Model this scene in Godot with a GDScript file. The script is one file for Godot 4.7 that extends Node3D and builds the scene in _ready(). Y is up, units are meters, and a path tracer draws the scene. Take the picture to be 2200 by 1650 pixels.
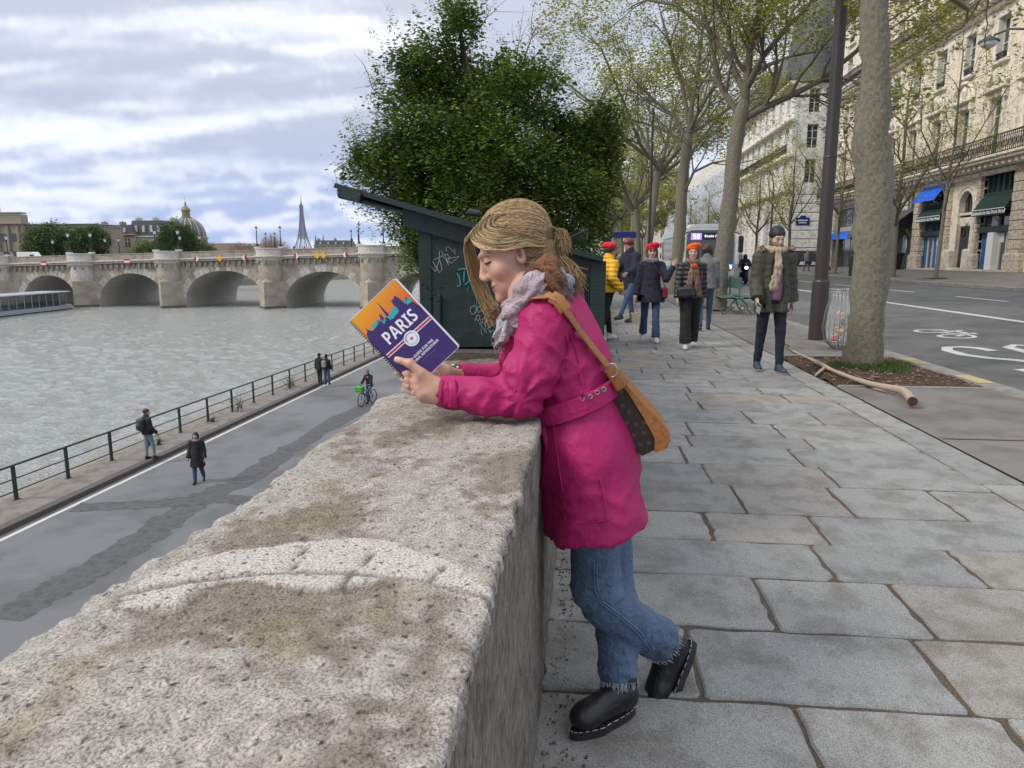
extends Node3D

var rng := RandomNumberGenerator.new()
var used := {}
var M := {}
var T := {}

func _ready():
	rng.seed = 7
	var cam := Camera3D.new()
	cam.name = "camera"
	cam.position = Vector3(0,1.4,0)
	cam.rotation = Vector3(deg_to_rad(-9.899), deg_to_rad(5.955), 0)
	cam.fov = 56.668
	cam.near = 0.05
	cam.far = 9000.0
	add_child(cam)
	var env := Environment.new()
	env.background_mode = Environment.BG_SKY
	env.sky = Sky.new()
	var pano := PanoramaSkyMaterial.new()
	pano.panorama = ImageTexture.create_from_image(sky_picture())
	env.sky.sky_material = pano
	env.background_energy_multiplier = 1.0
	env.tonemap_mode = Environment.TONE_MAPPER_LINEAR
	env.tonemap_exposure = 1.58
	env.sdfgi_enabled = true
	env.ssao_enabled = true
	env.ssil_enabled = true
	env.fog_enabled = true
	env.fog_density = 0.00005
	env.fog_light_color = Color(0.8, 0.86, 0.97)
	var we := WorldEnvironment.new()
	we.name = "environment"
	we.environment = env
	add_child(we)
	var sun := DirectionalLight3D.new()
	sun.name = "sun"
	sun.light_color = Color(1.0, 0.96, 0.89)
	sun.light_energy = 0.5
	sun.light_angular_distance = 18.0
	sun.shadow_enabled = true
	add_child(sun)
	sun.look_at_from_position(Vector3.ZERO, Vector3(0.62,-0.62,-0.33))
	make_materials()
	var t0 := Time.get_ticks_msec()
	rng.seed = 100
	build_ground()
	print("build_ground ", Time.get_ticks_msec() - t0)
	rng.seed = 101
	build_parapet()
	print("build_parapet ", Time.get_ticks_msec() - t0)
	rng.seed = 102
	build_quay()
	print("build_quay ", Time.get_ticks_msec() - t0)
	rng.seed = 103
	build_bridge()
	print("build_bridge ", Time.get_ticks_msec() - t0)
	rng.seed = 104
	build_far_bank()
	print("build_far_bank ", Time.get_ticks_msec() - t0)
	rng.seed = 105
	build_street_front()
	print("build_street_front ", Time.get_ticks_msec() - t0)
	rng.seed = 106
	build_trees()
	print("build_trees ", Time.get_ticks_msec() - t0)
	rng.seed = 107
	build_furniture()
	print("build_furniture ", Time.get_ticks_msec() - t0)
	rng.seed = 108
	build_stalls()
	print("build_stalls ", Time.get_ticks_msec() - t0)
	rng.seed = 109
	build_vehicles()
	print("build_vehicles ", Time.get_ticks_msec() - t0)
	rng.seed = 110
	build_people()
	print("build_people ", Time.get_ticks_msec() - t0)
	rng.seed = 111
	build_reader()
	print("build_reader ", Time.get_ticks_msec() - t0)
	check_counts()

func check_counts():
	var n := 0
	for m in find_children("*", "MeshInstance3D", true, false):
		var me: Mesh = m.mesh
		for s in me.get_surface_count():
			var a := me.surface_get_arrays(s)
			n += (a[Mesh.ARRAY_INDEX].size() if a[Mesh.ARRAY_INDEX] != null else a[Mesh.ARRAY_VERTEX].size()) / 3
	print("triangles ", n)

# ---------------------------------------------------------------- sky
func sky_picture() -> Image:
	var w := 1536
	var h := 768
	var big := FastNoiseLite.new()
	big.seed = 11
	big.frequency = 0.45
	big.fractal_octaves = 5
	big.fractal_gain = 0.55
	big.domain_warp_enabled = true
	big.domain_warp_amplitude = 0.7
	big.domain_warp_frequency = 0.6
	var puff := FastNoiseLite.new()
	puff.seed = 5
	puff.frequency = 2.6
	puff.fractal_octaves = 5
	var fine := FastNoiseLite.new()
	fine.seed = 23
	fine.frequency = 1.6
	fine.fractal_octaves = 4
	var im := Image.create(w, h, false, Image.FORMAT_RGBF)
	for j in h:
		var el := (0.5 - (j + 0.5) / h) * PI
		for i in w:
			var az := (float(i) / w) * TAU
			var c: Color
			var y := sin(el)
			if y <= 0.0:
				c = Color(0.3, 0.3, 0.31)
			else:
				var dx := cos(el) * sin(az)
				var dz := -cos(el) * cos(az)
				var k := 1.0 / (y + 0.13)
				var n := big.get_noise_3d(dx * k * 0.75, dz * k * 1.7, 3.0) * 1.35
				var f := fine.get_noise_3d(dx * k * 1.0, dz * k * 2.4, 9.0)
				var v := n + 0.4 * f
				var hi := smoothstep(-0.28, 0.5, v)
				var up := smoothstep(0.03, 0.45, y)
				var dark := Color(0.375, 0.42, 0.55).lerp(Color(0.47, 0.5, 0.58), up)
				var lite := Color(0.72, 0.765, 0.86).lerp(Color(0.9, 0.925, 0.96), up)
				c = dark.lerp(lite, hi)
				var blue := Color(0.29, 0.42, 0.74)
				var gap := smoothstep(0.17, 0.02, y) * smoothstep(0.3, -0.15, v)
				c = c.lerp(blue, 0.55 * gap)
				# rows of heaped cloud low over the city
				var pn := puff.get_noise_3d(dx * 3.2, y * 9.0, dz * 3.2) + 0.5 * puff.get_noise_3d(dx * 9.0, y * 22.0, dz * 9.0 + 40.0)
				var band := smoothstep(0.0, 0.03, y) * smoothstep(0.16, 0.06, y)
				c = c.lerp(Color(0.8, 0.82, 0.88), 0.75 * band * smoothstep(0.05, 0.28, pn))
				var gain := 0.90 + 0.30 * smoothstep(0.25, 1.0, y)
				c = Color(c.r * gain, c.g * gain, c.b * gain)
			im.set_pixel(i, j, c)
	return im

# ---------------------------------------------------------------- naming
func numbered(n: String, parent: Node = self) -> String:
	var key := str(parent.get_instance_id()) + "/" + n
	var k: int = used.get(key, 0)
	used[key] = k + 1
	return n if k == 0 else "%s_%03d" % [n, k]

func tag(o: Node, label := "", category := "", group := "", kind := "") -> Node:
	if label: o.set_meta("label", label)
	if category: o.set_meta("category", category)
	if group: o.set_meta("group", group)
	if kind: o.set_meta("kind", kind)
	return o

func thing(called: String, label: String, category: String, at := Vector3.ZERO, turn := 0.0, group := "") -> Node3D:
	var o := Node3D.new()
	o.name = numbered(called)
	add_child(o, true)
	o.position = at
	o.rotation.y = turn
	tag(o, label, category, group)
	return o

func structure(called: String) -> Node3D:
	var o := Node3D.new()
	o.name = numbered(called)
	add_child(o, true)
	o.set_meta("kind", "structure")
	return o

# commits a builder (or a ready mesh) as one named MeshInstance3D
func put(called: String, b, mat: Material, parent: Node = self, at := Vector3.ZERO) -> MeshInstance3D:
	var o := MeshInstance3D.new()
	o.name = numbered(called, parent)
	o.mesh = b.mesh() if b is MB else b
	if o.mesh == null: print("EMPTY MESH ", called)
	o.material_override = mat
	parent.add_child(o, true)
	o.position = at
	return o

func copy(o: Node3D, label := "") -> Node3D:
	var c: Node3D = o.duplicate()
	c.name = numbered(str(o.name).get_slice("_00", 0))
	add_child(c, true)
	if label: c.set_meta("label", label)
	return c

# ---------------------------------------------------------------- mesh builder
class MB:
	var v := PackedVector3Array()
	var n := PackedVector3Array()
	var uv := PackedVector2Array()
	var c := PackedColorArray()
	var ix := PackedInt32Array()
	var col := Color(1, 1, 1)
	var xf := Transform3D()
	func vert(p: Vector3, nn: Vector3, u := Vector2.ZERO) -> int:
		v.append(xf * p)
		n.append((xf.basis * nn).normalized())
		uv.append(u)
		c.append(col)
		return v.size() - 1
	func tri(a: int, b: int, d: int):
		var g := (v[d] - v[a]).cross(v[b] - v[a])
		if g.dot(n[a] + n[b] + n[d]) < 0.0:
			ix.append(a); ix.append(d); ix.append(b)
		else:
			ix.append(a); ix.append(b); ix.append(d)
	func quad(p0: Vector3, p1: Vector3, p2: Vector3, p3: Vector3, out: Vector3):
		var nn := (p2 - p0).cross(p1 - p0)
		if nn.length() < 1e-12: nn = (p3 - p0).cross(p2 - p0)
		nn = nn.normalized()
		if nn.dot(out) < 0.0: nn = -nn
		var a := vert(p0, nn, Vector2(0,0)); var b := vert(p1, nn, Vector2(1,0)); var d := vert(p2, nn, Vector2(1,1)); var e := vert(p3, nn, Vector2(0,1))
		tri(a, b, d); tri(a, d, e)
	# axis-aligned in xf; r = bevel
	func box(at: Vector3, s: Vector3, r := 0.0, bas := Basis()):
		var h := s * 0.5
		r = minf(r, minf(h.x, minf(h.y, h.z)) * 0.9)
		var q := func(p): return at + bas * p
		for ax in 3:
			for sg in [-1.0, 1.0]:
				var d := Vector3.ZERO; d[ax] = sg
				var u := (ax + 1) % 3
				var w := (ax + 2) % 3
				var pts := []
				for k in [[-1, -1], [1, -1], [1, 1], [-1, 1]]:
					var p := Vector3.ZERO
					p[ax] = sg * h[ax]; p[u] = k[0] * (h[u] - r); p[w] = k[1] * (h[w] - r)
					pts.append(q.call(p))
				quad(pts[0], pts[1], pts[2], pts[3], bas * d)
		if r > 0.0:
			for ax in 3:
				var u := (ax + 1) % 3
				var w := (ax + 2) % 3
				for su in [-1.0, 1.0]:
					for sw in [-1.0, 1.0]:
						var pts := []
						for k in [-1.0, 1.0]:
							var p := Vector3.ZERO
							p[ax] = k * (h[ax] - r); p[u] = su * h[u]; p[w] = sw * (h[w] - r)
							var p2 := p; p2[u] = su * (h[u] - r); p2[w] = sw * h[w]
							if k < 0: pts.append(q.call(p)); pts.append(q.call(p2))
							else: pts.append(q.call(p2)); pts.append(q.call(p))
						var o := Vector3.ZERO; o[u] = su; o[w] = sw
						quad(pts[0], pts[1], pts[2], pts[3], bas * o)
			for sx in [-1.0, 1.0]:
				for sy in [-1.0, 1.0]:
					for sz in [-1.0, 1.0]:
						var s3 := Vector3(sx, sy, sz)
						var a = q.call(Vector3(sx * h.x, sy * (h.y - r), sz * (h.z - r)))
						var b = q.call(Vector3(sx * (h.x - r), sy * h.y, sz * (h.z - r)))
						var d = q.call(Vector3(sx * (h.x - r), sy * (h.y - r), sz * h.z))
						var nn := (bas * s3).normalized()
						tri(vert(a, nn), vert(b, nn), vert(d, nn))
	# a box between two points, width across and depth
	func bar(a: Vector3, b: Vector3, wd: float, dp: float, up := Vector3.UP, r := 0.0):
		var z := (b - a).normalized()
		var x := up.cross(z)
		if x.length() < 1e-4: x = Vector3.RIGHT.cross(z)
		x = x.normalized()
		box((a + b) * 0.5, Vector3(wd, dp, (b - a).length()), r, Basis(x, z.cross(x), z))
	func tube(ps: Array, rs, sides := 8, caps := true, flat := 1.0, up := Vector3.UP, closed := false):
		var m := ps.size()
		var first := v.size()
		var x := Vector3.ZERO
		var acc := 0.0
		for i in m:
			var t: Vector3
			if closed: t = ps[(i + 1) % m] - ps[(i - 1 + m) % m]
			else: t = ps[mini(i + 1, m - 1)] - ps[maxi(i - 1, 0)]
			t = t.normalized()
			if i == 0:
				x = up.cross(t)
				if x.length() < 1e-3: x = Vector3.RIGHT.cross(t)
			x = (x - t * x.dot(t)).normalized()
			var y := t.cross(x)
			var r: float = rs[i] if rs is Array or rs is PackedFloat32Array else rs
			if i > 0: acc += (ps[i] - ps[i - 1]).length()
			for k in sides + 1:
				var an := TAU * k / sides
				var nn := x * cos(an) + y * sin(an)
				var nf := (x * cos(an) * flat + y * sin(an)).normalized() if flat != 1.0 else nn
				vert(ps[i] + x * cos(an) * r + y * sin(an) * r * flat, nf, Vector2(float(k) / sides, acc))
		var rings := m if closed else m - 1
		for i in rings:
			var b0 := first + i * (sides + 1)
			var b1 := first + ((i + 1) % m) * (sides + 1)
			for k in sides:
				tri(b0 + k, b0 + k + 1, b1 + k + 1)
				tri(b0 + k, b1 + k + 1, b1 + k)
		if caps and not closed:
			for e in 2:
				var base := first if e == 0 else first + (m - 1) * (sides + 1)
				var t: Vector3 = (ps[0] - ps[1]).normalized() if e == 0 else (ps[m - 1] - ps[m - 2]).normalized()
				var inv := xf.affine_inverse()
				var cc := vert(ps[0] if e == 0 else ps[m - 1], t)
				var ring := []
				for k in sides + 1: ring.append(vert(inv * v[base + k], t))
				for k in sides: tri(cc, ring[k], ring[k + 1])
	# profile: Vector2(radius, height) up the y axis at "at"
	func lathe(pr: Array, at := Vector3.ZERO, sides := 16, from := 0.0, to := TAU, smooth := true):
		var m := pr.size()
		for i in m - 1:
			var a: Vector2 = pr[i]
			var b: Vector2 = pr[i + 1]
			var d := (b - a)
			if d.length() < 1e-7: continue
			var base := v.size()
			for j in 2:
				var p := a if j == 0 else b
				var t := d
				if smooth:
					if j == 0 and i > 0 and (a - pr[i - 1]).normalized().dot(d.normalized()) > 0.6: t = d.normalized() + (a - pr[i - 1]).normalized()
					if j == 1 and i < m - 2 and (pr[i + 2] - b).normalized().dot(d.normalized()) > 0.6: t = d.normalized() + (pr[i + 2] - b).normalized()
				for k in sides + 1:
					var an := from + (to - from) * k / sides
					vert(at + Vector3(cos(an) * p.x, p.y, sin(an) * p.x), Vector3(cos(an) * t.y, -t.x, sin(an) * t.y), Vector2(float(k) / sides, p.y))
			for k in sides:
				tri(base + k, base + k + 1, base + sides + 2 + k)
				tri(base + k, base + sides + 2 + k, base + sides + 1 + k)
	func ball(at: Vector3, s: Vector3, seg := 12, rings := 8, bas := Basis()):
		var base := v.size()
		for j in rings + 1:
			var el := -PI / 2 + PI * j / rings
			for k in seg + 1:
				var an := TAU * k / seg
				var d := Vector3(cos(el) * cos(an), sin(el), cos(el) * sin(an))
				vert(at + bas * (d * s), bas * Vector3(d.x / s.x, d.y / s.y, d.z / s.z), Vector2(float(k) / seg, float(j) / rings))
		for j in rings:
			for k in seg:
				var a := base + j * (seg + 1) + k
				if j > 0: tri(a, a + 1, a + seg + 2)
				if j < rings - 1: tri(a, a + seg + 2, a + seg + 1)
	# flat outline in the plane of u, w; thick along u x w direction d
	func prism(poly: PackedVector2Array, o: Vector3, u: Vector3, w: Vector3, d: Vector3, sides := true):
		var big := PackedVector2Array()
		for p in poly: big.append(p * 200.0)
		var t := Geometry2D.triangulate_polygon(big)
		if t.is_empty(): print("NO TRIANGLES ", poly.size())
		var nd := d.normalized()
		for e in ([0, 1] if d.length() > 1e-9 else [1]):
			var nn := -nd if e == 0 else nd
			var off := Vector3.ZERO if e == 0 else d
			if d.length() <= 1e-9: nn = u.cross(w).normalized()
			var base := v.size()
			for p in poly: vert(o + u * p.x + w * p.y + off, nn, p)
			for k in range(0, t.size(), 3): tri(base + t[k], base + t[k + 1], base + t[k + 2])
		if sides and d.length() > 1e-9:
			var area := 0.0
			for k in poly.size(): area += poly[k].cross(poly[(k + 1) % poly.size()])
			for k in poly.size():
				var a := poly[k]
				var b := poly[(k + 1) % poly.size()]
				var e2 := (b - a)
				var on := Vector2(e2.y, -e2.x) * signf(area)
				quad(o + u * a.x + w * a.y, o + u * b.x + w * b.y, o + u * b.x + w * b.y + d, o + u * a.x + w * a.y + d, u * on.x + w * on.y)
	# grid of points [rows][cols] with smooth normals
	func grid(pts: Array, out: Vector3, cols = null, uvs := Vector2(1,1)):
		var R := pts.size()
		var Cn: int = pts[0].size()
		var base := v.size()
		for i in R:
			for j in Cn:
				var du: Vector3 = pts[i][mini(j + 1, Cn - 1)] - pts[i][maxi(j - 1, 0)]
				var dv: Vector3 = pts[mini(i + 1, R - 1)][j] - pts[maxi(i - 1, 0)][j]
				var nn := du.cross(dv).normalized()
				if out != Vector3.ZERO and nn.dot(out) < 0.0: nn = -nn
				if cols != null: col = cols[i][j]
				vert(pts[i][j], nn, Vector2(uvs.x * j / (Cn - 1), uvs.y * i / (R - 1)))
		for i in R - 1:
			for j in Cn - 1:
				var a := base + i * Cn + j
				tri(a, a + 1, a + Cn + 1); tri(a, a + Cn + 1, a + Cn)
	func add(o: MB, t := Transform3D()):
		var base := v.size()
		for i in o.v.size():
			v.append(t * o.v[i]); n.append((t.basis * o.n[i]).normalized()); uv.append(o.uv[i]); c.append(o.c[i])
		for k in o.ix: ix.append(base + k)
	func mesh() -> ArrayMesh:
		if ix.is_empty(): return null
		var a := []
		a.resize(Mesh.ARRAY_MAX)
		a[Mesh.ARRAY_VERTEX] = v; a[Mesh.ARRAY_NORMAL] = n; a[Mesh.ARRAY_TEX_UV] = uv; a[Mesh.ARRAY_COLOR] = c; a[Mesh.ARRAY_INDEX] = ix
		var m := ArrayMesh.new()
		m.add_surface_from_arrays(Mesh.PRIMITIVE_TRIANGLES, a)
		return m

# ---------------------------------------------------------------- distance fields meshed as surface nets
class Field:
	var o: Vector3
	var h: float
	var nx: int
	var ny: int
	var nz: int
	var g := PackedFloat32Array()
	func _init(lo: Vector3, hi: Vector3, cell: float):
		o = lo; h = cell
		nx = int(ceil((hi.x - lo.x) / h)) + 1; ny = int(ceil((hi.y - lo.y) / h)) + 1; nz = int(ceil((hi.z - lo.z) / h)) + 1
		g.resize(nx * ny * nz); g.fill(1.0)
	func span(lo: Vector3, hi: Vector3) -> Array:
		return [clampi(int((lo.x - o.x) / h), 0, nx - 1), clampi(int((hi.x - o.x) / h) + 1, 0, nx - 1), clampi(int((lo.y - o.y) / h), 0, ny - 1), clampi(int((hi.y - o.y) / h) + 1, 0, ny - 1), clampi(int((lo.z - o.z) / h), 0, nz - 1), clampi(int((hi.z - o.z) / h) + 1, 0, nz - 1)]
	func mixin(i: int, d: float, k: float):
		var e := g[i]
		if k <= 0.0:
			if d < e: g[i] = d
			return
		var q := maxf(k - absf(e - d), 0.0) / k
		g[i] = minf(e, d) - q * q * k * 0.25
	# tapered capsule, flattened by "sq" along unit "ax" (sq > 1 is thinner)
	func cap(a: Vector3, b: Vector3, ra: float, rb: float, k := 0.02, ax := Vector3.ZERO, sq := 1.0):
		var R := maxf(ra, rb) + k + 2.0 * h
		var s := span(a.min(b) - Vector3.ONE * R, a.max(b) + Vector3.ONE * R)
		var ab := b - a
		var l2 := maxf(ab.length_squared(), 1e-9)
		var sqz := sq != 1.0
		for z in range(s[4], s[5] + 1):
			for y in range(s[2], s[3] + 1):
				var i: int = (z * ny + y) * nx + s[0]
				var p := o + Vector3(s[0], y, z) * h
				for x in range(s[0], s[1] + 1):
					var pa := p - a
					var t := clampf(pa.dot(ab) / l2, 0.0, 1.0)
					var q := pa - ab * t
					var d: float
					if sqz:
						q += ax * (q.dot(ax) * (sq - 1.0))
						d = (q.length() - (ra + (rb - ra) * t)) / (1.0 + (sq - 1.0) * 0.4)
					else:
						d = q.length() - (ra + (rb - ra) * t)
					if d < k + 0.03: mixin(i, d, k)
					elif d < g[i]: g[i] = d
					p.x += h
					i += 1
	func ell(c: Vector3, r: Vector3, k := 0.02, bas := Basis()):
		var R := maxf(r.x, maxf(r.y, r.z)) + k + 2.0 * h
		var s := span(c - Vector3.ONE * R, c + Vector3.ONE * R)
		var inv := bas.inverse()
		var m := minf(r.x, minf(r.y, r.z))
		for z in range(s[4], s[5] + 1):
			for y in range(s[2], s[3] + 1):
				var i: int = (z * ny + y) * nx + s[0]
				var p := o + Vector3(s[0], y, z) * h - c
				for x in range(s[0], s[1] + 1):
					var q := inv * p
					var e := q / r
					var l := e.length()
					var l2 := (e / r).length()
					var d := l * (l - 1.0) / maxf(l2, 1e-6) if l > 1e-6 else -m
					if d < k + 0.03: mixin(i, d, k)
					elif d < g[i]: g[i] = d
					p.x += h
					i += 1
	# smooth removal of an ellipsoid
	func cut(c: Vector3, r: Vector3, k := 0.01, bas := Basis()):
		var R := maxf(r.x, maxf(r.y, r.z)) + k + 2.0 * h
		var s := span(c - Vector3.ONE * R, c + Vector3.ONE * R)
		var inv := bas.inverse()
		for z in range(s[4], s[5] + 1):
			for y in range(s[2], s[3] + 1):
				for x in range(s[0], s[1] + 1):
					var q := inv * (o + Vector3(x, y, z) * h - c)
					var e := q / r
					var l := e.length()
					var d := l * (l - 1.0) / maxf((e / r).length(), 1e-6)
					var i: int = (z * ny + y) * nx + x
					var a := g[i]
					var b := -d
					var w := maxf(k - absf(a - b), 0.0) / k
					g[i] = maxf(a, b) + w * w * k * 0.25
	# removal of all beyond a plane
	func chop(pt: Vector3, nn: Vector3, lo := Vector3.ONE * -1e3, hi := Vector3.ONE * 1e3):
		var s := span(lo, hi)
		for z in range(s[4], s[5] + 1):
			for y in range(s[2], s[3] + 1):
				for x in range(s[0], s[1] + 1):
					var d := (o + Vector3(x, y, z) * h - pt).dot(nn)
					var i: int = (z * ny + y) * nx + x
					if d > g[i]: g[i] = d
	func at(p: Vector3) -> float:
		var q := (p - o) / h
		var x := clampi(int(q.x), 0, nx - 2); var y := clampi(int(q.y), 0, ny - 2); var z := clampi(int(q.z), 0, nz - 2)
		var f := Vector3(clampf(q.x - x, 0, 1), clampf(q.y - y, 0, 1), clampf(q.z - z, 0, 1))
		var i := (z * ny + y) * nx + x
		var c00 := lerpf(g[i], g[i + 1], f.x); var c10 := lerpf(g[i + nx], g[i + nx + 1], f.x)
		i += nx * ny
		var c01 := lerpf(g[i], g[i + 1], f.x); var c11 := lerpf(g[i + nx], g[i + nx + 1], f.x)
		return lerpf(lerpf(c00, c10, f.y), lerpf(c01, c11, f.y), f.z)
	func slope(p: Vector3) -> Vector3:
		var e := h * 0.7
		return Vector3(at(p + Vector3(e, 0, 0)) - at(p - Vector3(e, 0, 0)), at(p + Vector3(0, e, 0)) - at(p - Vector3(0, e, 0)), at(p + Vector3(0, 0, e)) - at(p - Vector3(0, 0, e))).normalized()
	# color_of(p, n) -> Color; move(p, n) -> Vector3 offset
	func net(mb: MB, color_of = null, move = null, thin := 1.0):
		var cellv := {}
		var sx := 1
		var sy := nx
		var sz := nx * ny
		var off := [0, sx, sy, sx + sy, sz, sx + sz, sy + sz, sx + sy + sz]
		var edges := [[0, 1], [2, 3], [4, 5], [6, 7], [0, 2], [1, 3], [4, 6], [5, 7], [0, 4], [1, 5], [2, 6], [3, 7]]
		var first := mb.v.size()
		var lim := h * 1.8
		for z in nz - 1:
			for y in ny - 1:
				var i := (z * ny + y) * nx
				for x in nx - 1:
					var g0 := g[i]
					if g0 < lim and g0 > -lim:
						var mask := 0
						for k in 8:
							if g[i + off[k]] < 0.0: mask |= 1 << k
						if mask != 0 and mask != 255:
							var s := Vector3.ZERO
							var cnt := 0
							for e in edges:
								var a: int = e[0]
								var b: int = e[1]
								if ((mask >> a) ^ (mask >> b)) & 1:
									var ga := g[i + off[a]]
									var gb := g[i + off[b]]
									var t := ga / (ga - gb)
									var pa := Vector3(a & 1, (a >> 1) & 1, a >> 2)
									var pb := Vector3(b & 1, (b >> 1) & 1, b >> 2)
									s += pa + (pb - pa) * t
									cnt += 1
							var p := o + (Vector3(x, y, z) + s / cnt) * h
							cellv[i] = mb.v.size()
							mb.v.append(p)
							mb.n.append(Vector3.UP)
							mb.uv.append(Vector2(p.x - p.z, p.y))
							mb.c.append(mb.col)
					i += 1
		var nrm := PackedVector3Array()
		nrm.resize(mb.v.size() - first)
		for key in cellv:
			var i: int = key
			var x := i % nx
			var y := (i / nx) % ny
			var z := i / (nx * ny)
			for ax in 3:
				var st: int = [sx, sy, sz][ax]
				var inside := g[i] < 0.0
				if inside == (g[i + st] < 0.0): continue
				var u: int = [sy, sz, sx][ax]
				var w: int = [sz, sx, sy][ax]
				if [y, z, x][ax] == 0 or [z, x, y][ax] == 0: continue
				if not (cellv.has(i - u) and cellv.has(i - w) and cellv.has(i - u - w)): continue
				var a: int = cellv[i]
				var b: int = cellv[i - u]
				var c: int = cellv[i - u - w]
				var d: int = cellv[i - w]
				var q := [a, b, c, d] if not inside else [a, d, c, b]
				mb.ix.append(q[0]); mb.ix.append(q[1]); mb.ix.append(q[2])
				mb.ix.append(q[0]); mb.ix.append(q[2]); mb.ix.append(q[3])
				var fn: Vector3 = (mb.v[q[2]] - mb.v[q[0]]).cross(mb.v[q[1]] - mb.v[q[0]])
				var fn2: Vector3 = (mb.v[q[3]] - mb.v[q[0]]).cross(mb.v[q[2]] - mb.v[q[0]])
				for j in 4: nrm[q[j] - first] += fn + fn2
		if move != null:
			for j in nrm.size():
				var nn := nrm[j].normalized()
				mb.v[first + j] += move.call(mb.v[first + j], nn)
			nrm.fill(Vector3.ZERO)
			var k := 0
			while k < mb.ix.size():
				if mb.ix[k] >= first:
					var a := mb.ix[k]; var b := mb.ix[k + 1]; var c := mb.ix[k + 2]
					var fn := (mb.v[c] - mb.v[a]).cross(mb.v[b] - mb.v[a])
					nrm[a - first] += fn; nrm[b - first] += fn; nrm[c - first] += fn
				k += 3
		for j in nrm.size():
			var nn := nrm[j].normalized()
			mb.n[first + j] = nn
			if color_of != null: mb.c[first + j] = color_of.call(mb.v[first + j], nn)

func V(x: float, y: float, z: float) -> Vector3: return Vector3(x, y, z)
func W2(x: float, y: float) -> Vector2: return Vector2(x, y)

func mb() -> MB: return MB.new()

func vnoise(freq: float, sd: int, oct := 3) -> FastNoiseLite:
	var f := FastNoiseLite.new()
	f.seed = sd
	f.frequency = freq
	f.fractal_octaves = oct
	return f

func rnd(a: float, b: float) -> float: return rng.randf_range(a, b)

# ---------------------------------------------------------------- materials
func ramp(stops: Array) -> Gradient:
	var g := Gradient.new()
	var o := PackedFloat32Array()
	var c := PackedColorArray()
	for s in stops:
		o.append(s[0])
		c.append(s[1] if s[1] is Color else Color(s[1], s[1], s[1]))
	g.offsets = o
	g.colors = c
	return g

func ntex(n: FastNoiseLite, size: int, stops = null, skirt := 0.12) -> NoiseTexture2D:
	var t := NoiseTexture2D.new()
	t.width = size
	t.height = size
	t.seamless = true
	t.seamless_blend_skirt = skirt
	t.noise = n
	t.generate_mipmaps = false
	if stops != null: t.color_ramp = ramp(stops)
	return t

func fbm(freq: float, sd: int, oct := 4, gain := 0.5, kind := FastNoiseLite.TYPE_SIMPLEX_SMOOTH, warp := 0.0) -> FastNoiseLite:
	var f := FastNoiseLite.new()
	f.noise_type = kind
	f.seed = sd
	f.frequency = freq
	f.fractal_octaves = oct
	f.fractal_gain = gain
	if kind == FastNoiseLite.TYPE_CELLULAR:
		f.cellular_return_type = FastNoiseLite.RETURN_DISTANCE
	if warp > 0.0:
		f.domain_warp_enabled = true
		f.domain_warp_amplitude = warp
		f.domain_warp_frequency = freq * 1.5
	return f

# o: tex, bump, bs (relief in cm), tile (metres per repeat), world, rough_tex, metal, vcol, spec, detail, emit, back, coat, sheen
func mk(called: String, lin: Color, rough: float, o := {}) -> StandardMaterial3D:
	var m := StandardMaterial3D.new()
	m.resource_name = called
	m.albedo_color = lin.linear_to_srgb()
	m.roughness = rough
	if o.has("tex"): m.albedo_texture = o.tex
	if o.has("bump"):
		m.heightmap_enabled = true
		m.heightmap_texture = o.bump
		m.heightmap_scale = o.get("bs", 1.0)
	if o.has("tile"):
		m.uv1_triplanar = true
		m.uv1_world_triplanar = o.get("world", true)
		var s = o.tile
		m.uv1_scale = Vector3.ONE / s if s is float else Vector3(1.0 / s.x, 1.0 / s.y, 1.0 / s.z)
		m.uv1_triplanar_sharpness = 4.0
	if o.has("uvs"): m.uv1_scale = o.uvs
	if o.has("dtex"):
		m.detail_enabled = true
		m.detail_albedo = o.dtex
		m.detail_blend_mode = BaseMaterial3D.BLEND_MODE_MUL
		m.detail_uv_layer = BaseMaterial3D.DETAIL_UV_2
		m.uv2_triplanar = true
		m.uv2_world_triplanar = true
		m.uv2_scale = Vector3.ONE / float(o.get("dtile", 3.0))
	if o.has("rtex"): m.roughness_texture = o.rtex
	m.metallic = o.get("metal", 0.0)
	m.metallic_specular = o.get("spec", 0.5)
	if o.get("vcol", false): m.vertex_color_use_as_albedo = true
	if o.has("back"):
		m.backlight_enabled = true
		m.backlight = (o.back as Color).linear_to_srgb()
	if o.has("coat"):
		m.clearcoat_enabled = true
		m.clearcoat = o.coat
		m.clearcoat_roughness = o.get("coatr", 0.2)
	if o.has("sheen"):
		m.rim_enabled = true
		m.rim = o.sheen
	if o.has("sss"):
		m.subsurf_scatter_enabled = true
		m.subsurf_scatter_strength = o.sss
	if o.has("emit"):
		m.emission_enabled = true
		m.emission = (o.emit as Color).linear_to_srgb()
		m.emission_energy_multiplier = o.get("power", 1.0)
	M[called] = m
	return m

func glass(called: String, lin: Color, alpha: float) -> StandardMaterial3D:
	var m := StandardMaterial3D.new()
	m.resource_name = called
	var c := lin.linear_to_srgb()
	c.a = alpha
	m.albedo_color = c
	m.transparency = BaseMaterial3D.TRANSPARENCY_ALPHA
	m.roughness = 0.03
	M[called] = m
	return m

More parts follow.
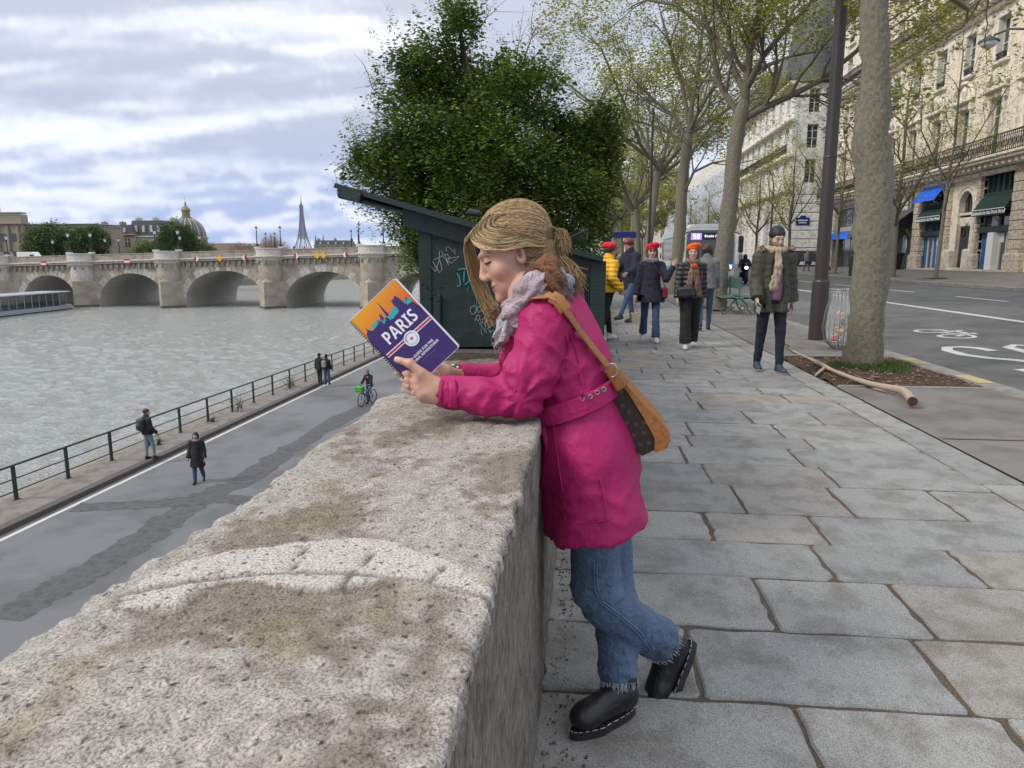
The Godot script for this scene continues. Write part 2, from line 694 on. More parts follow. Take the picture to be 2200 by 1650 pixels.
func make_materials():
	var CE := FastNoiseLite.TYPE_CELLULAR
	var VA := FastNoiseLite.TYPE_VALUE
	# shared pictures
	T.speck = ntex(fbm(0.19, 3, 3, 0.7, VA), 1024, [[0.0, 0.42], [0.36, 0.72], [0.55, 0.92], [0.72, 1.0], [0.86, 1.0]])
	T.grain = ntex(fbm(0.11, 8, 4, 0.65), 1024)
	T.stain = ntex(fbm(0.006, 4, 5, 0.6, FastNoiseLite.TYPE_SIMPLEX_SMOOTH, 30.0), 1024, [[0.0, Color(0.8, 0.78, 0.76)], [0.4, Color(0.92, 0.915, 0.91)], [0.6, Color(1, 1, 1)], [1.0, Color(1, 1, 1)]])
	T.rock = ntex(fbm(0.085, 15, 6, 0.68, FastNoiseLite.TYPE_SIMPLEX_SMOOTH, 9.0), 1024, [[0.0, Color(0.46, 0.43, 0.4)], [0.3, Color(0.7, 0.67, 0.64)], [0.46, Color(0.87, 0.855, 0.835)], [0.6, Color(0.97, 0.96, 0.95)], [1.0, Color(1, 1, 1)]])
	T.rockh = ntex(fbm(0.06, 19, 6, 0.62, FastNoiseLite.TYPE_SIMPLEX_SMOOTH, 10.0), 1024)
	T.streak = ntex(fbm(0.02, 31, 5, 0.65), 1024, [[0.0, Color(0.62, 0.6, 0.57)], [0.4, Color(0.82, 0.8, 0.78)], [0.6, Color(0.95, 0.94, 0.93)], [1.0, Color(1, 1, 1)]])
	T.tar = ntex(fbm(0.25, 41, 3, 0.75), 1024, [[0.0, 0.55], [0.45, 0.82], [0.7, 1.0], [1.0, 1.0]])
	T.wave = ntex(fbm(0.014, 51, 5, 0.55, FastNoiseLite.TYPE_SIMPLEX_SMOOTH, 18.0), 1024)
	T.weave = ntex(fbm(0.35, 61, 2, 0.6), 512)
	T.crumple = ntex(fbm(0.008, 71, 4, 0.5, FastNoiseLite.TYPE_SIMPLEX_SMOOTH, 40.0), 512)
	T.bark = ntex(fbm(0.012, 81, 3, 0.5, CE, 30.0), 1024, [[0.0, Color(0.66, 0.66, 0.6)], [0.25, Color(0.82, 0.81, 0.76)], [0.45, Color(0.95, 0.94, 0.9)], [0.6, Color(0.8, 0.79, 0.75)], [0.8, Color(0.9, 0.89, 0.85)], [1.0, Color(1, 0.99, 0.95)]])
	T.barkh = ntex(fbm(0.02, 85, 5, 0.6, FastNoiseLite.TYPE_SIMPLEX_SMOOTH, 12.0), 512)
	T.denim = ntex(fbm(0.16, 88, 4, 0.75), 512, [[0.0, 0.66], [0.4, 0.84], [0.6, 1.0], [1.0, 1.0]])
	T.soil = ntex(fbm(0.06, 91, 5, 0.7), 512, [[0.0, Color(0.35, 0.3, 0.26)], [0.5, Color(0.8, 0.72, 0.66)], [1.0, Color(1, 0.95, 0.9)]])
	var rid := fbm(0.009, 97, 4, 0.5, FastNoiseLite.TYPE_SIMPLEX_SMOOTH, 25.0)
	rid.fractal_type = FastNoiseLite.FRACTAL_RIDGED
	T.crease = ntex(rid, 512)
	T.pits = ntex(fbm(0.035, 98, 2, 0.6, CE, 16.0), 1024, [[0.0, Color(0.2, 0.18, 0.16)], [0.1, Color(0.34, 0.31, 0.28)], [0.2, Color(0.88, 0.87, 0.86)], [0.3, Color(1, 1, 1)], [1.0, Color(1, 1, 1)]])
	# paving: granite in a few tints
	var tints := [Color(0.27, 0.285, 0.285), Color(0.3, 0.305, 0.3), Color(0.24, 0.255, 0.26), Color(0.3, 0.285, 0.265), Color(0.335, 0.335, 0.325), Color(0.255, 0.25, 0.245), Color(0.33, 0.29, 0.25)]
	for i in tints.size(): mk("granite%d" % i, (tints[i] * 1.22).lerp(Color(0.33, 0.325, 0.31), 0.25), 0.72, {"tex": T.speck, "bump": T.grain, "bs": 0.12, "tile": 0.42, "dtex": T.stain, "dtile": 1.9})
	mk("granite_pink", Color(0.42, 0.31, 0.26), 0.75, {"tex": T.speck, "bump": T.grain, "bs": 0.12, "tile": 0.42, "dtex": T.stain, "dtile": 1.9})
	mk("mortar", Color(0.2, 0.18, 0.155), 0.95, {"tex": T.soil, "bump": T.grain, "bs": 0.3, "tile": 0.3})
	mk("pave_tar", Color(0.25, 0.235, 0.225), 0.9, {"tex": T.tar, "bump": T.grain, "bs": 0.15, "tile": 0.5, "dtex": T.stain, "dtile": 5.0})
	mk("road_tar", Color(0.165, 0.17, 0.17), 0.88, {"tex": T.tar, "bump": T.grain, "bs": 0.2, "tile": 0.55, "dtex": T.stain, "dtile": 7.0})
	mk("quay_tar", Color(0.215, 0.23, 0.245), 0.9, {"tex": T.tar, "bump": T.grain, "bs": 0.3, "tile": 0.8, "dtex": T.stain, "dtile": 26.0})
	mk("patch_tar", Color(0.135, 0.14, 0.15), 0.9, {"tex": T.tar, "bump": T.grain, "bs": 0.3, "tile": 0.8, "dtex": T.stain, "dtile": 2.0})
	mk("paint", Color(0.72, 0.72, 0.7), 0.8, {"tex": T.tar, "tile": 0.9})
	mk("kerb", Color(0.34, 0.33, 0.31), 0.8, {"tex": T.speck, "bump": T.grain, "bs": 0.2, "tile": 0.5, "dtex": T.stain, "dtile": 1.5})
	mk("kerb_paint", Color(0.55, 0.47, 0.26), 0.85, {"tex": T.rock, "tile": 0.35})
	mk("soil", Color(0.2, 0.135, 0.1), 1.0, {"tex": T.soil, "bump": T.grain, "bs": 1.5, "tile": 0.45})
	mk("land", Color(0.16, 0.17, 0.14), 1.0, {"tex": T.stain, "tile": 40.0})
	# parapet
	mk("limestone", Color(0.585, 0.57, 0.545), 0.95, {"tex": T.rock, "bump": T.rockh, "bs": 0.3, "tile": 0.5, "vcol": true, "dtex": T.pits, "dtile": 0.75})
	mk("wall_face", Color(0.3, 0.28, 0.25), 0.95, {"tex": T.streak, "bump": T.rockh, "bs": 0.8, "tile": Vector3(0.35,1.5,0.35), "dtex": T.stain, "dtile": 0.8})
	mk("quay_wall", Color(0.34, 0.32, 0.28), 0.95, {"tex": T.rock, "bump": T.rockh, "bs": 1.5, "tile": 2.0})
	mk("quay_stone", Color(0.3, 0.275, 0.255), 0.9, {"tex": T.tar, "tile": 0.9, "dtex": T.stain, "dtile": 4.0})
	mk("quay_kerb", Color(0.13, 0.115, 0.105), 0.9, {"tex": T.rock, "tile": 1.5})
	# water
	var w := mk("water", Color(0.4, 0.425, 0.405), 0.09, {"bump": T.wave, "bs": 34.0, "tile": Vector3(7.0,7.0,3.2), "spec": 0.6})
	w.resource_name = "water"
	# bridge and facades
	mk("bridge_stone", Color(0.6, 0.55, 0.475), 0.95, {"tex": T.streak, "bump": T.rockh, "bs": 4.0, "tile": Vector3(5.0,2.2,5.0), "dtex": T.stain, "dtile": 14.0})
	mk("bridge_stone2", Color(0.52, 0.48, 0.425), 0.95, {"tex": T.streak, "bump": T.rockh, "bs": 4.0, "tile": Vector3(4.0,2.0,4.0), "dtex": T.stain, "dtile": 11.0})
	mk("bridge_light", Color(0.58, 0.55, 0.5), 0.95, {"tex": T.stain, "bump": T.rockh, "bs": 3.0, "tile": 3.0})
	mk("bridge_dark", Color(0.2, 0.175, 0.14), 0.95, {"tex": T.streak, "bump": T.rockh, "bs": 3.0, "tile": Vector3(5.0,2.2,5.0)})
	mk("facade", Color(0.76, 0.69, 0.58), 0.9, {"tex": T.stain, "bump": T.rockh, "bs": 0.6, "tile": 3.5})
	mk("facade2", Color(0.68, 0.61, 0.51), 0.9, {"tex": T.streak, "bump": T.rockh, "bs": 0.8, "tile": 4.5})
	mk("facade_white", Color(0.74, 0.73, 0.69), 0.9, {"tex": T.stain, "bump": T.rockh, "bs": 0.6, "tile": 4.0})
	mk("trim_stone", Color(0.8, 0.735, 0.63), 0.88, {"tex": T.stain, "tile": 2.5})
	mk("old_stone", Color(0.36, 0.32, 0.26), 0.95, {"tex": T.streak, "tile": 6.0})
	mk("pale_wall", Color(0.52, 0.49, 0.44), 0.95, {"tex": T.stain, "tile": 8.0})
	mk("slate", Color(0.1, 0.115, 0.145), 0.55, {"tex": T.streak, "tile": 1.5})
	mk("zinc", Color(0.34, 0.37, 0.41), 0.5, {"tex": T.stain, "tile": 2.0})
	mk("gold", Color(0.2, 0.165, 0.1), 0.6, {"metal": 0.2})
	mk("lead", Color(0.13, 0.135, 0.15), 0.6, {"tex": T.streak, "tile": 4.0})
	mk("tower_iron", Color(0.1, 0.1, 0.11), 0.7)
	mk("pane", Color(0.045, 0.055, 0.06), 0.06, {"spec": 0.8})
	mk("pane_far", Color(0.05, 0.06, 0.07), 0.15)
	mk("window_frame", Color(0.62, 0.6, 0.56), 0.6)
	mk("shutter", Color(0.6, 0.58, 0.54), 0.7)
	mk("iron", Color(0.018, 0.02, 0.022), 0.5, {"metal": 0.3})
	mk("shop_green", Color(0.012, 0.035, 0.03), 0.45)
	mk("awning_green", Color(0.014, 0.045, 0.038), 0.85, {"bump": T.crumple, "bs": 2.0, "tile": 1.2})
	mk("awning_blue", Color(0.01, 0.13, 0.75), 0.8, {"bump": T.crumple, "bs": 2.0, "tile": 1.0})
	mk("awning_grey", Color(0.1, 0.105, 0.115), 0.85, {"bump": T.crumple, "bs": 2.0, "tile": 1.2})
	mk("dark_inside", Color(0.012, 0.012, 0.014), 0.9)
	mk("white_paint", Color(0.74, 0.74, 0.73), 0.5)
	mk("letter_white", Color(0.78, 0.79, 0.77), 0.7)
	mk("door_wood", Color(0.055, 0.05, 0.05), 0.45, {"tex": T.streak, "tile": Vector3(0.2,1.5,0.2)})
	mk("red", Color(0.42, 0.015, 0.03), 0.6)
	mk("yellow_sign", Color(0.75, 0.42, 0.015), 0.6)
	mk("blue_panel", Color(0.02, 0.12, 0.36), 0.4)
	mk("blue_sign", Color(0.01, 0.02, 0.16), 0.4)
	# trees
	mk("plane_bark", Color(0.31, 0.305, 0.265), 0.92, {"tex": T.bark, "bump": T.barkh, "bs": 1.2, "tile": Vector3(1.3,1.7,1.3), "dtex": T.rock, "dtile": 0.5})
	mk("plane_bark_dark", Color(0.18, 0.165, 0.14), 0.95, {"tex": T.bark, "bump": T.barkh, "bs": 2.0, "tile": Vector3(0.6,1.4,0.6)})
	mk("twig", Color(0.115, 0.095, 0.07), 0.95)
	mk("dead_bark", Color(0.52, 0.44, 0.36), 0.9, {"tex": T.rock, "bump": T.barkh, "bs": 0.8, "tile": 0.25, "world": false})
	mk("leaf_dark", Color(0.125, 0.19, 0.045), 0.55, {"vcol": true, "back": Color(0.5, 0.5, 0.5)})
	mk("leaf_spring", Color(0.34, 0.36, 0.075), 0.55, {"vcol": true, "back": Color(0.6, 0.6, 0.6)})
	mk("leaf_far", Color(0.075, 0.13, 0.03), 0.7, {"vcol": true, "back": Color(0.3, 0.3, 0.3)})
	mk("grass", Color(0.075, 0.14, 0.02), 0.7, {"vcol": true, "back": Color(0.4, 0.4, 0.4)})
	# painted wood and metal of the street
	mk("stall_green", Color(0.0045, 0.018, 0.0145), 0.5, {"bump": T.crumple, "bs": 0.25, "tile": 0.5, "rtex": T.stain})
	mk("stall_edge", Color(0.006, 0.022, 0.02), 0.5, {"bump": T.barkh, "bs": 0.12, "tile": Vector3(0.3,0.1,0.3)})
	mk("old_plank", Color(0.12, 0.105, 0.09), 0.9, {"tex": T.streak, "bump": T.barkh, "bs": 0.5, "tile": Vector3(0.8,0.1,0.8)})
	mk("chalk", Color(0.72, 0.74, 0.76), 0.8)
	mk("teal_spray", Color(0.03, 0.36, 0.35), 0.7)
	mk("post_brown", Color(0.042, 0.033, 0.03), 0.45, {"bump": T.barkh, "bs": 0.1, "tile": 0.4})
	mk("rail_green", Color(0.025, 0.037, 0.037), 0.5)
	mk("bench_green", Color(0.05, 0.125, 0.095), 0.5)
	mk("steel", Color(0.3, 0.3, 0.29), 0.4, {"metal": 0.7})
	mk("black_rubber", Color(0.015, 0.015, 0.016), 0.7)
	mk("black_gloss", Color(0.012, 0.012, 0.014), 0.18)
	mk("bus_blue", Color(0.06, 0.3, 0.62), 0.3, {"coat": 0.6})
	mk("bus_white", Color(0.66, 0.7, 0.7), 0.3, {"coat": 0.6})
	mk("bus_mint", Color(0.4, 0.58, 0.52), 0.35)
	mk("lamp_lit", Color(0.9, 0.9, 0.85), 0.3, {"emit": Color(1, 0.98, 0.9), "power": 1.2})
	mk("indicator_lit", Color(0.9, 0.7, 0.1), 0.3, {"emit": Color(1.0, 0.72, 0.05), "power": 1.0})
	mk("display_lit", Color(0.2, 0.12, 0.5), 0.3, {"emit": Color(0.3, 0.2, 0.85), "power": 0.9})
	mk("display_text", Color(0.7, 0.7, 0.7), 0.3, {"emit": Color(0.7, 0.72, 0.75), "power": 0.8})
	mk("lamp_glass", Color(0.7, 0.7, 0.66), 0.25)
	mk("bike_green", Color(0.05, 0.3, 0.035), 0.5)
	glass("bag_plastic", Color(0.75, 0.78, 0.8), 0.28)
	glass("boat_glass", Color(0.06, 0.08, 0.08), 0.45)

func cloth(called: String, lin: Color, rough := 0.85, o := {}) -> StandardMaterial3D:
	if M.has(called): return M[called]
	var d := {"bump": T.crumple, "bs": 0.6, "tile": 0.35, "world": false, "sheen": 0.25, "vcol": true}
	d.merge(o, true)
	return mk(called, lin, rough, d)

# ---------------------------------------------------------------- ground, pavement, road
func road_y(x: float) -> float:
	if x < 4.72: return 0.0
	if x < 9.2: return lerpf(-0.12, 0.1, (x - 4.72) / 4.48)
	if x < 15.4: return lerpf(0.1, 0.27, (x - 9.2) / 6.2)
	return lerpf(0.4, 0.8, clampf((x - 15.4) / 6.1, 0, 1))

func strip(xs: Array, lift: float, z0: float, z1: float, nz := 1) -> MB:
	var b := mb()
	for i in xs.size() - 1:
		for k in nz:
			var za := lerpf(z0, z1, float(k) / nz)
			var zb := lerpf(z0, z1, float(k + 1) / nz)
			var ya: float = xs[i][1] + lift
			var yb: float = xs[i + 1][1] + lift
			b.quad(Vector3(xs[i][0], ya, za), Vector3(xs[i + 1][0], yb, za), Vector3(xs[i + 1][0], yb, zb), Vector3(xs[i][0], ya, zb), Vector3.UP)
	return b

func on_road(x: float, z: float, lift := 0.004) -> Vector3: return Vector3(x, road_y(x) + lift, z)

# a painted shape: polygon of (x, z), laid on the road surface
func painted(called: String, poly: Array, parent: Node, mat: Material, lift := 0.006):
	var pv := PackedVector2Array(poly)
	var t := Geometry2D.triangulate_polygon(pv)
	var b := mb()
	for p in pv: b.vert(on_road(p.x, p.y, lift), Vector3.UP)
	for k in range(0, t.size(), 3): b.tri(t[k], t[k + 1], t[k + 2])
	return put(called, b, mat, parent)

func band(line: Array, wd: float) -> Array:
	var l := []
	var r := []
	for i in line.size():
		var t: Vector2 = line[mini(i + 1, line.size() - 1)] - line[maxi(i - 1, 0)]
		var nn := Vector2(-t.y, t.x).normalized() * wd * 0.5
		l.append(line[i] + nn)
		r.push_front(line[i] - nn)
	return l + r

func stripe(called: String, line: Array, wd: float, parent: Node, mat: Material, lift := 0.006):
	var b := mb()
	var k := line.size()
	for i in k:
		var t: Vector2 = line[mini(i + 1, k - 1)] - line[maxi(i - 1, 0)]
		if line[0].distance_to(line[k - 1]) < 1e-3: t = line[(i + 1) % k if i < k - 1 else 1] - line[i - 1 if i > 0 else k - 2]
		var nn := Vector2(-t.y, t.x).normalized() * wd * 0.5
		b.vert(on_road(line[i].x + nn.x, line[i].y + nn.y, lift), Vector3.UP)
		b.vert(on_road(line[i].x - nn.x, line[i].y - nn.y, lift), Vector3.UP)
	for i in k - 1:
		b.tri(i * 2, i * 2 + 1, i * 2 + 3)
		b.tri(i * 2, i * 2 + 3, i * 2 + 2)
	return put(called, b, mat, parent)

func arc(c: Vector2, rx: float, ry: float, a0: float, a1: float, n := 16) -> Array:
	var o := []
	for i in n + 1:
		var a := lerpf(a0, a1, float(i) / n)
		o.append(c + Vector2(cos(a) * rx, sin(a) * ry))
	return o

func build_ground():
	var g := structure("ground")
	put("ground_sheet", strip([[-0.2, -0.009], [2.8, -0.009], [2.84, -0.03], [4.5, -0.03], [4.7, -0.16], [9.2, 0.06], [15.3, 0.20], [15.5, 0.3], [21.5, 0.72], [60, 0.78], [900, 0.78]], 0, 40, -900), M.mortar, g)
	var road := structure("road")
	put("asphalt", strip([[4.7, -0.12], [9.2, 0.10], [15.42, 0.272]], 0, 40, -420), M.road_tar, road)
	# repaired lanes, a little darker or paler than the rest
	put("repair", strip([[5.6, road_y(5.6)], [7.4, road_y(7.4)]], 0.004, -20, -70), M.quay_tar, road)
	var side := structure("far_pavement")
	put("asphalt", strip([[15.66, 0.417], [21.6, 0.807]], 0, 40, -69), M.pave_tar, side)
	put("asphalt", strip([[15.66, 0.417], [21.6, 0.807]], 0, -80, -300), M.pave_tar, side)
	put("asphalt", strip([[15.44, 0.276], [60.6, 0.807]], 0, -69, -80), M.road_tar, side)
	var pave := structure("pavement")
	put("asphalt", strip([[2.8, 0.0], [4.45, 0.0]], 0.0, 6, -8.2), M.pave_tar, pave)
	put("asphalt", strip([[2.8, 0.0], [4.45, 0.0]], 0.0, -10.75, -160), M.pave_tar, pave)
	put("far_paving", strip([[-0.12, 0.0], [2.8, 0.0]], -0.003, -42, -160), M.granite1, pave)
	# a thin seam where the asphalt was cut
	put("seam", strip([[2.82, 0.0], [4.42, 0.0]], 0.004, -5.8, -5.83), M.mortar, pave)
	# kerb stones
	for sidek in 2:
		var z := 4.0
		var k := 0
		while z > -110.0:
			var len := rnd(0.95, 1.35)
			var b := mb()
			if sidek == 0: b.box(Vector3(4.585, -0.06, z - len / 2), Vector3(0.27, 0.13, len - 0.012), 0.012)
			else: b.box(Vector3(15.54, 0.34, z - len / 2), Vector3(0.25, 0.16, len - 0.012), 0.02)
			put("kerb_stone", b, M.kerb, pave if sidek == 0 else side)
			z -= len
	for zz in [-4.9, -6.9, -8.55, -10.1, -12.3]:
		put("paint_dash", strip([[4.48, 0.0], [4.68, 0.0]], 0.009, zz, zz - 0.6, 1), M.kerb_paint, pave)
	# granite slabs, one by one
	var z := 1.3
	var row := 0
	while z > -42.0:
		var dz := rnd(0.34, 0.52)
		if row % 5 == 2: dz = rnd(0.48, 0.6)
		var x := -0.14
		var first := true
		while x < 2.46:
			var w := rnd(0.52, 1.0)
			if first and row % 2 == 0: w *= 0.55
			if x + w > 2.10: w = 2.50 - x
			slab(pave, x, x + w, z, z - dz, -1)
			x += w
			first = false
		z -= dz
		row += 1
	z = 1.0
	while z > -42.0:
		var len := rnd(0.9, 1.5)
		var kind := -1
		if z < -5.0 and z - len > -7.2 and z > -5.3:
			len = 0.82
			kind = 7
		slab(pave, 2.5, 2.785, z, z - len, kind)
		z -= len
	# bare earth round the near plane tree
	var soil := structure("soil_bed")
	var rows := []
	var ns := vnoise(2.5, 5, 4)
	for i in 40:
		var r := []
		for j in 30:
			var px := lerpf(2.83, 4.44, j / 29.0)
			var pz := lerpf(-8.2, -10.75, i / 39.0)
			r.append(Vector3(px, -0.012 + 0.035 * ns.get_noise_2d(px, pz) + 0.02 * ns.get_noise_2d(px * 5, pz * 5), pz))
		rows.append(r)
	var sb := mb()
	sb.grid(rows, Vector3.UP)
	put("earth", sb, M.soil, soil)
	var eb := mb()
	eb.box(Vector3(3.63,0.003,-8.2), Vector3(1.62,0.03,0.045), 0.01)
	put("edging", eb, M.kerb, soil)
	var eb2 := mb()
	eb2.box(Vector3(3.63,0.006,-10.77), Vector3(1.62,0.04,0.05), 0.01)
	put("edging", eb2, M.kerb, soil)
	# litter of small stones, bark and leaves on the bed
	var crumbs := mb()
	for i in 420:
		var p := Vector3(rnd(2.9, 4.4), 0.012, rnd(-10.6, -8.3))
		var s := rnd(0.006, 0.022)
		crumbs.col = Color(1, 1, 1) * rnd(0.4, 1.8)
		crumbs.ball(p, Vector3(s, s * 0.6, s * rnd(0.6, 1.6)), 5, 3)
	tag(put("crumbs", crumbs, cloth("crumb", Color(0.22, 0.16, 0.12), 1.0, {"sheen": 0.0}), soil), "", "", "", "stuff")
	grass_patch("grass", Vector3(3.8,0.0,-9.75), 0.5, 0.42, 1100, "tuft of green grass growing round the foot of the near plane tree")
	# road paint
	var lines := structure("road_markings")
	var y0 := 9.2
	stripe("bus_lane_line", [Vector2(y0, 20), Vector2(y0, -60)], 0.2, lines, M.paint)
	stripe("bus_lane_line", [Vector2(y0, -60), Vector2(y0, -150)], 0.2, lines, M.paint)
	for k in 8:
		var za := -16.3 - 6.1 * k + 12.2
		stripe("lane_dash", [Vector2(12.3, za), Vector2(12.3, za - 3.0)], 0.14, lines, M.paint)
	# cycle symbol and the letters of the bus lane
	draw_cycle(lines)
	draw_letters(lines)

func draw_cycle(lines: Node):
	# a bicycle lying along the lane, head towards -z
	var o := Vector2(6.95,-14.55)
	var s := 0.6
	var P := func(u: float, w: float): return Vector2(o.x + w * s, o.y - u * s * 1.15)
	for c in [-0.72, 0.72]:
		var ring := []
		for p in arc(Vector2.ZERO, 1, 1, 0, TAU, 18): ring.append(P.call(c + p.x * 0.46, -0.1 + p.y * 0.46))
		stripe("cycle_wheel", ring, 0.09, lines, M.paint)
	for seg in [[[-0.72, -0.1], [-0.25, 0.55]], [[-0.25, 0.55], [0.5, 0.5]], [[0.5, 0.62], [0.72, -0.1]], [[-0.25, 0.55], [0.1, -0.1]], [[0.1, -0.1], [0.5, 0.5]], [[0.5, 0.62], [0.68, 0.78]], [[-0.42, 0.66], [-0.1, 0.66]]]:
		stripe("cycle_frame", [P.call(seg[0][0], seg[0][1]), P.call(seg[1][0], seg[1][1])], 0.11, lines, M.paint)

func draw_letters(lines: Node):
	# long road letters read by drivers coming towards -z
	var curve := []
	for p in arc(Vector2(0,0), 1, 1, PI * 0.55, PI * 1.55, 12): curve.append(p)
	var S := [Vector2(0.42,0.3), Vector2(0.36,0.44), Vector2(0.12,0.5), Vector2(-0.2,0.48), Vector2(-0.4,0.34), Vector2(-0.36,0.16), Vector2(-0.1,0.03), Vector2(0.2,-0.06), Vector2(0.4,-0.2), Vector2(0.38,-0.38), Vector2(0.15,-0.5), Vector2(-0.15,-0.5), Vector2(-0.38,-0.42), Vector2(-0.42,-0.3)]
	var U := [Vector2(-0.4,0.5), Vector2(-0.4,-0.2), Vector2(-0.32,-0.42), Vector2(0,-0.5), Vector2(0.32,-0.42), Vector2(0.4,-0.2), Vector2(0.4,0.5)]
	var Bv := [Vector2(-0.4,-0.5), Vector2(-0.4,0.5), Vector2(0.1,0.5), Vector2(0.36,0.36), Vector2(0.34,0.14), Vector2(0.08,0.03), Vector2(-0.3,0.02), Vector2(0.1,0.0), Vector2(0.42,-0.14), Vector2(0.4,-0.38), Vector2(0.1,-0.5), Vector2(-0.36,-0.49)]
	var at := [[S, 6.15, 0.72], [U, 7.1, 0.72], [Bv, 8.05, 0.72]]
	for a in at:
		var pts := []
		for p in a[0]: pts.append(Vector2(a[1] - p.x * a[2], -11.1 + p.y * 3.0))
		stripe("road_letter", pts, 0.17, lines, M.paint)

func slab(parent: Node, x0: float, x1: float, z0: float, z1: float, kind: int):
	var gap := rnd(0.004, 0.011)
	var cx := (x0 + x1) / 2
	var cz := (z0 + z1) / 2
	var hx := (x1 - x0) / 2 - gap
	var hz := absf(z1 - z0) / 2 - gap * 0.8
	var ring := []
	var near := z0 > -14.0
	var per := 7 if near else 2
	var cornr := rnd(0.012, 0.05) if near else 0.01
	for e in 4:
		var along := hx if e % 2 == 0 else hz
		for k in per:
			var lip := k == 0 or k == per - 1
			var t := -1.0 + 2.0 * (k + 0.5) / per
			if lip: t = signf(t) * (1.0 - rnd(0.008, cornr + 0.004) / along)
			var p := [Vector2(t, -1), Vector2(1, t), Vector2(-t, 1), Vector2(-1, -t)][e] as Vector2
			var q := Vector2(p.x * hx, p.y * hz)
			var wob := 0.0 if lip else (rnd(-0.006, 0.004) if rng.randf() > 0.12 else rnd(-0.018, -0.004))
			if e % 2 == 0: q.y += signf(p.y) * wob
			else: q.x += signf(p.x) * wob
			ring.append(q)
	var b := mb()
	var tilt := Vector2(rnd(-0.004, 0.004), rnd(-0.005, 0.005))
	var y := rnd(-0.002, 0.004)
	var top := []
	var bev := rnd(0.005, 0.009)
	var N := ring.size()
	var Y := func(q: Vector2): return y + q.x * tilt.x + q.y * tilt.y
	var c0 := b.vert(Vector3(cx, Y.call(Vector2.ZERO), cz), Vector3.UP)
	for q in ring: top.append(b.vert(Vector3(cx + q.x * (1 - bev / hx), Y.call(q), cz + q.y * (1 - bev / hz)), Vector3.UP))
	for k in N: b.tri(c0, top[k], top[(k + 1) % N])
	for k in N:
		var q: Vector2 = ring[k]
		var r: Vector2 = ring[(k + 1) % N]
		var outq := Vector3(q.x, 0.3, q.y).normalized()
		var d0 := Vector3(0, -bev * 0.9, 0)
		var A: Vector3 = b.v[top[k]]
		var B: Vector3 = b.v[top[(k + 1) % N]]
		var C := Vector3(cx + r.x, Y.call(r), cz + r.y) + d0
		var D := Vector3(cx + q.x, Y.call(q), cz + q.y) + d0
		b.quad(A, B, C, D, Vector3(q.x / hx, 1.0, q.y / hz))
		if near: b.quad(D, C, C + Vector3(0,-0.03,0), D + Vector3(0,-0.03,0), Vector3(q.x / hx, 0, q.y / hz))
	var pick := kind
	if kind < 0:
		pick = rng.randi() % 6
		if rng.randf() < 0.06: pick = 6
	put("paving_slab", b, M["granite_pink"] if pick == 7 else M["granite%d" % pick], parent)

func blade_mesh() -> MB:
	var b := mb()
	for k in 5:
		var a := rnd(0, TAU)
		var r := rnd(0, 0.02)
		var o := Vector3(cos(a) * r, 0, sin(a) * r)
		var d := Vector3(cos(a * 3), 0, sin(a * 3))
		var hgt := rnd(0.05, 0.11)
		var lean := Vector3(rnd(-0.04, 0.04), hgt, rnd(-0.04, 0.04))
		b.col = Color(1, 1, 1) * rnd(0.7, 1.2)
		var i0 := b.vert(o - d * 0.003, Vector3.UP); var i1 := b.vert(o + d * 0.003, Vector3.UP)
		var i2 := b.vert(o + lean * 0.6 + d * 0.002, Vector3.UP); var i3 := b.vert(o + lean, Vector3.UP)
		b.tri(i0, i1, i2); b.tri(i0, i2, i3)
	return b

func grass_patch(called: String, at: Vector3, rx: float, rz: float, n: int, label: String):
	var mm := MultiMesh.new()
	mm.transform_format = MultiMesh.TRANSFORM_3D
	mm.mesh = blade_mesh().mesh()
	mm.instance_count = n
	for i in n:
		var a := rnd(0, TAU)
		var r := sqrt(rng.randf()) * (1.0 + 0.25 * sin(a * 3 + at.x))
		var bas := Basis(Vector3.UP, rnd(0, TAU)).scaled(Vector3.ONE * rnd(0.6, 1.25) * (1.15 - 0.5 * r))
		mm.set_instance_transform(i, Transform3D(bas, at + Vector3(cos(a) * rx * r, 0, sin(a) * rz * r)))
	var o := MultiMeshInstance3D.new()
	o.name = numbered(called)
	o.multimesh = mm
	o.material_override = M.grass
	add_child(o, true)
	tag(o, label, "grass", "", "stuff")

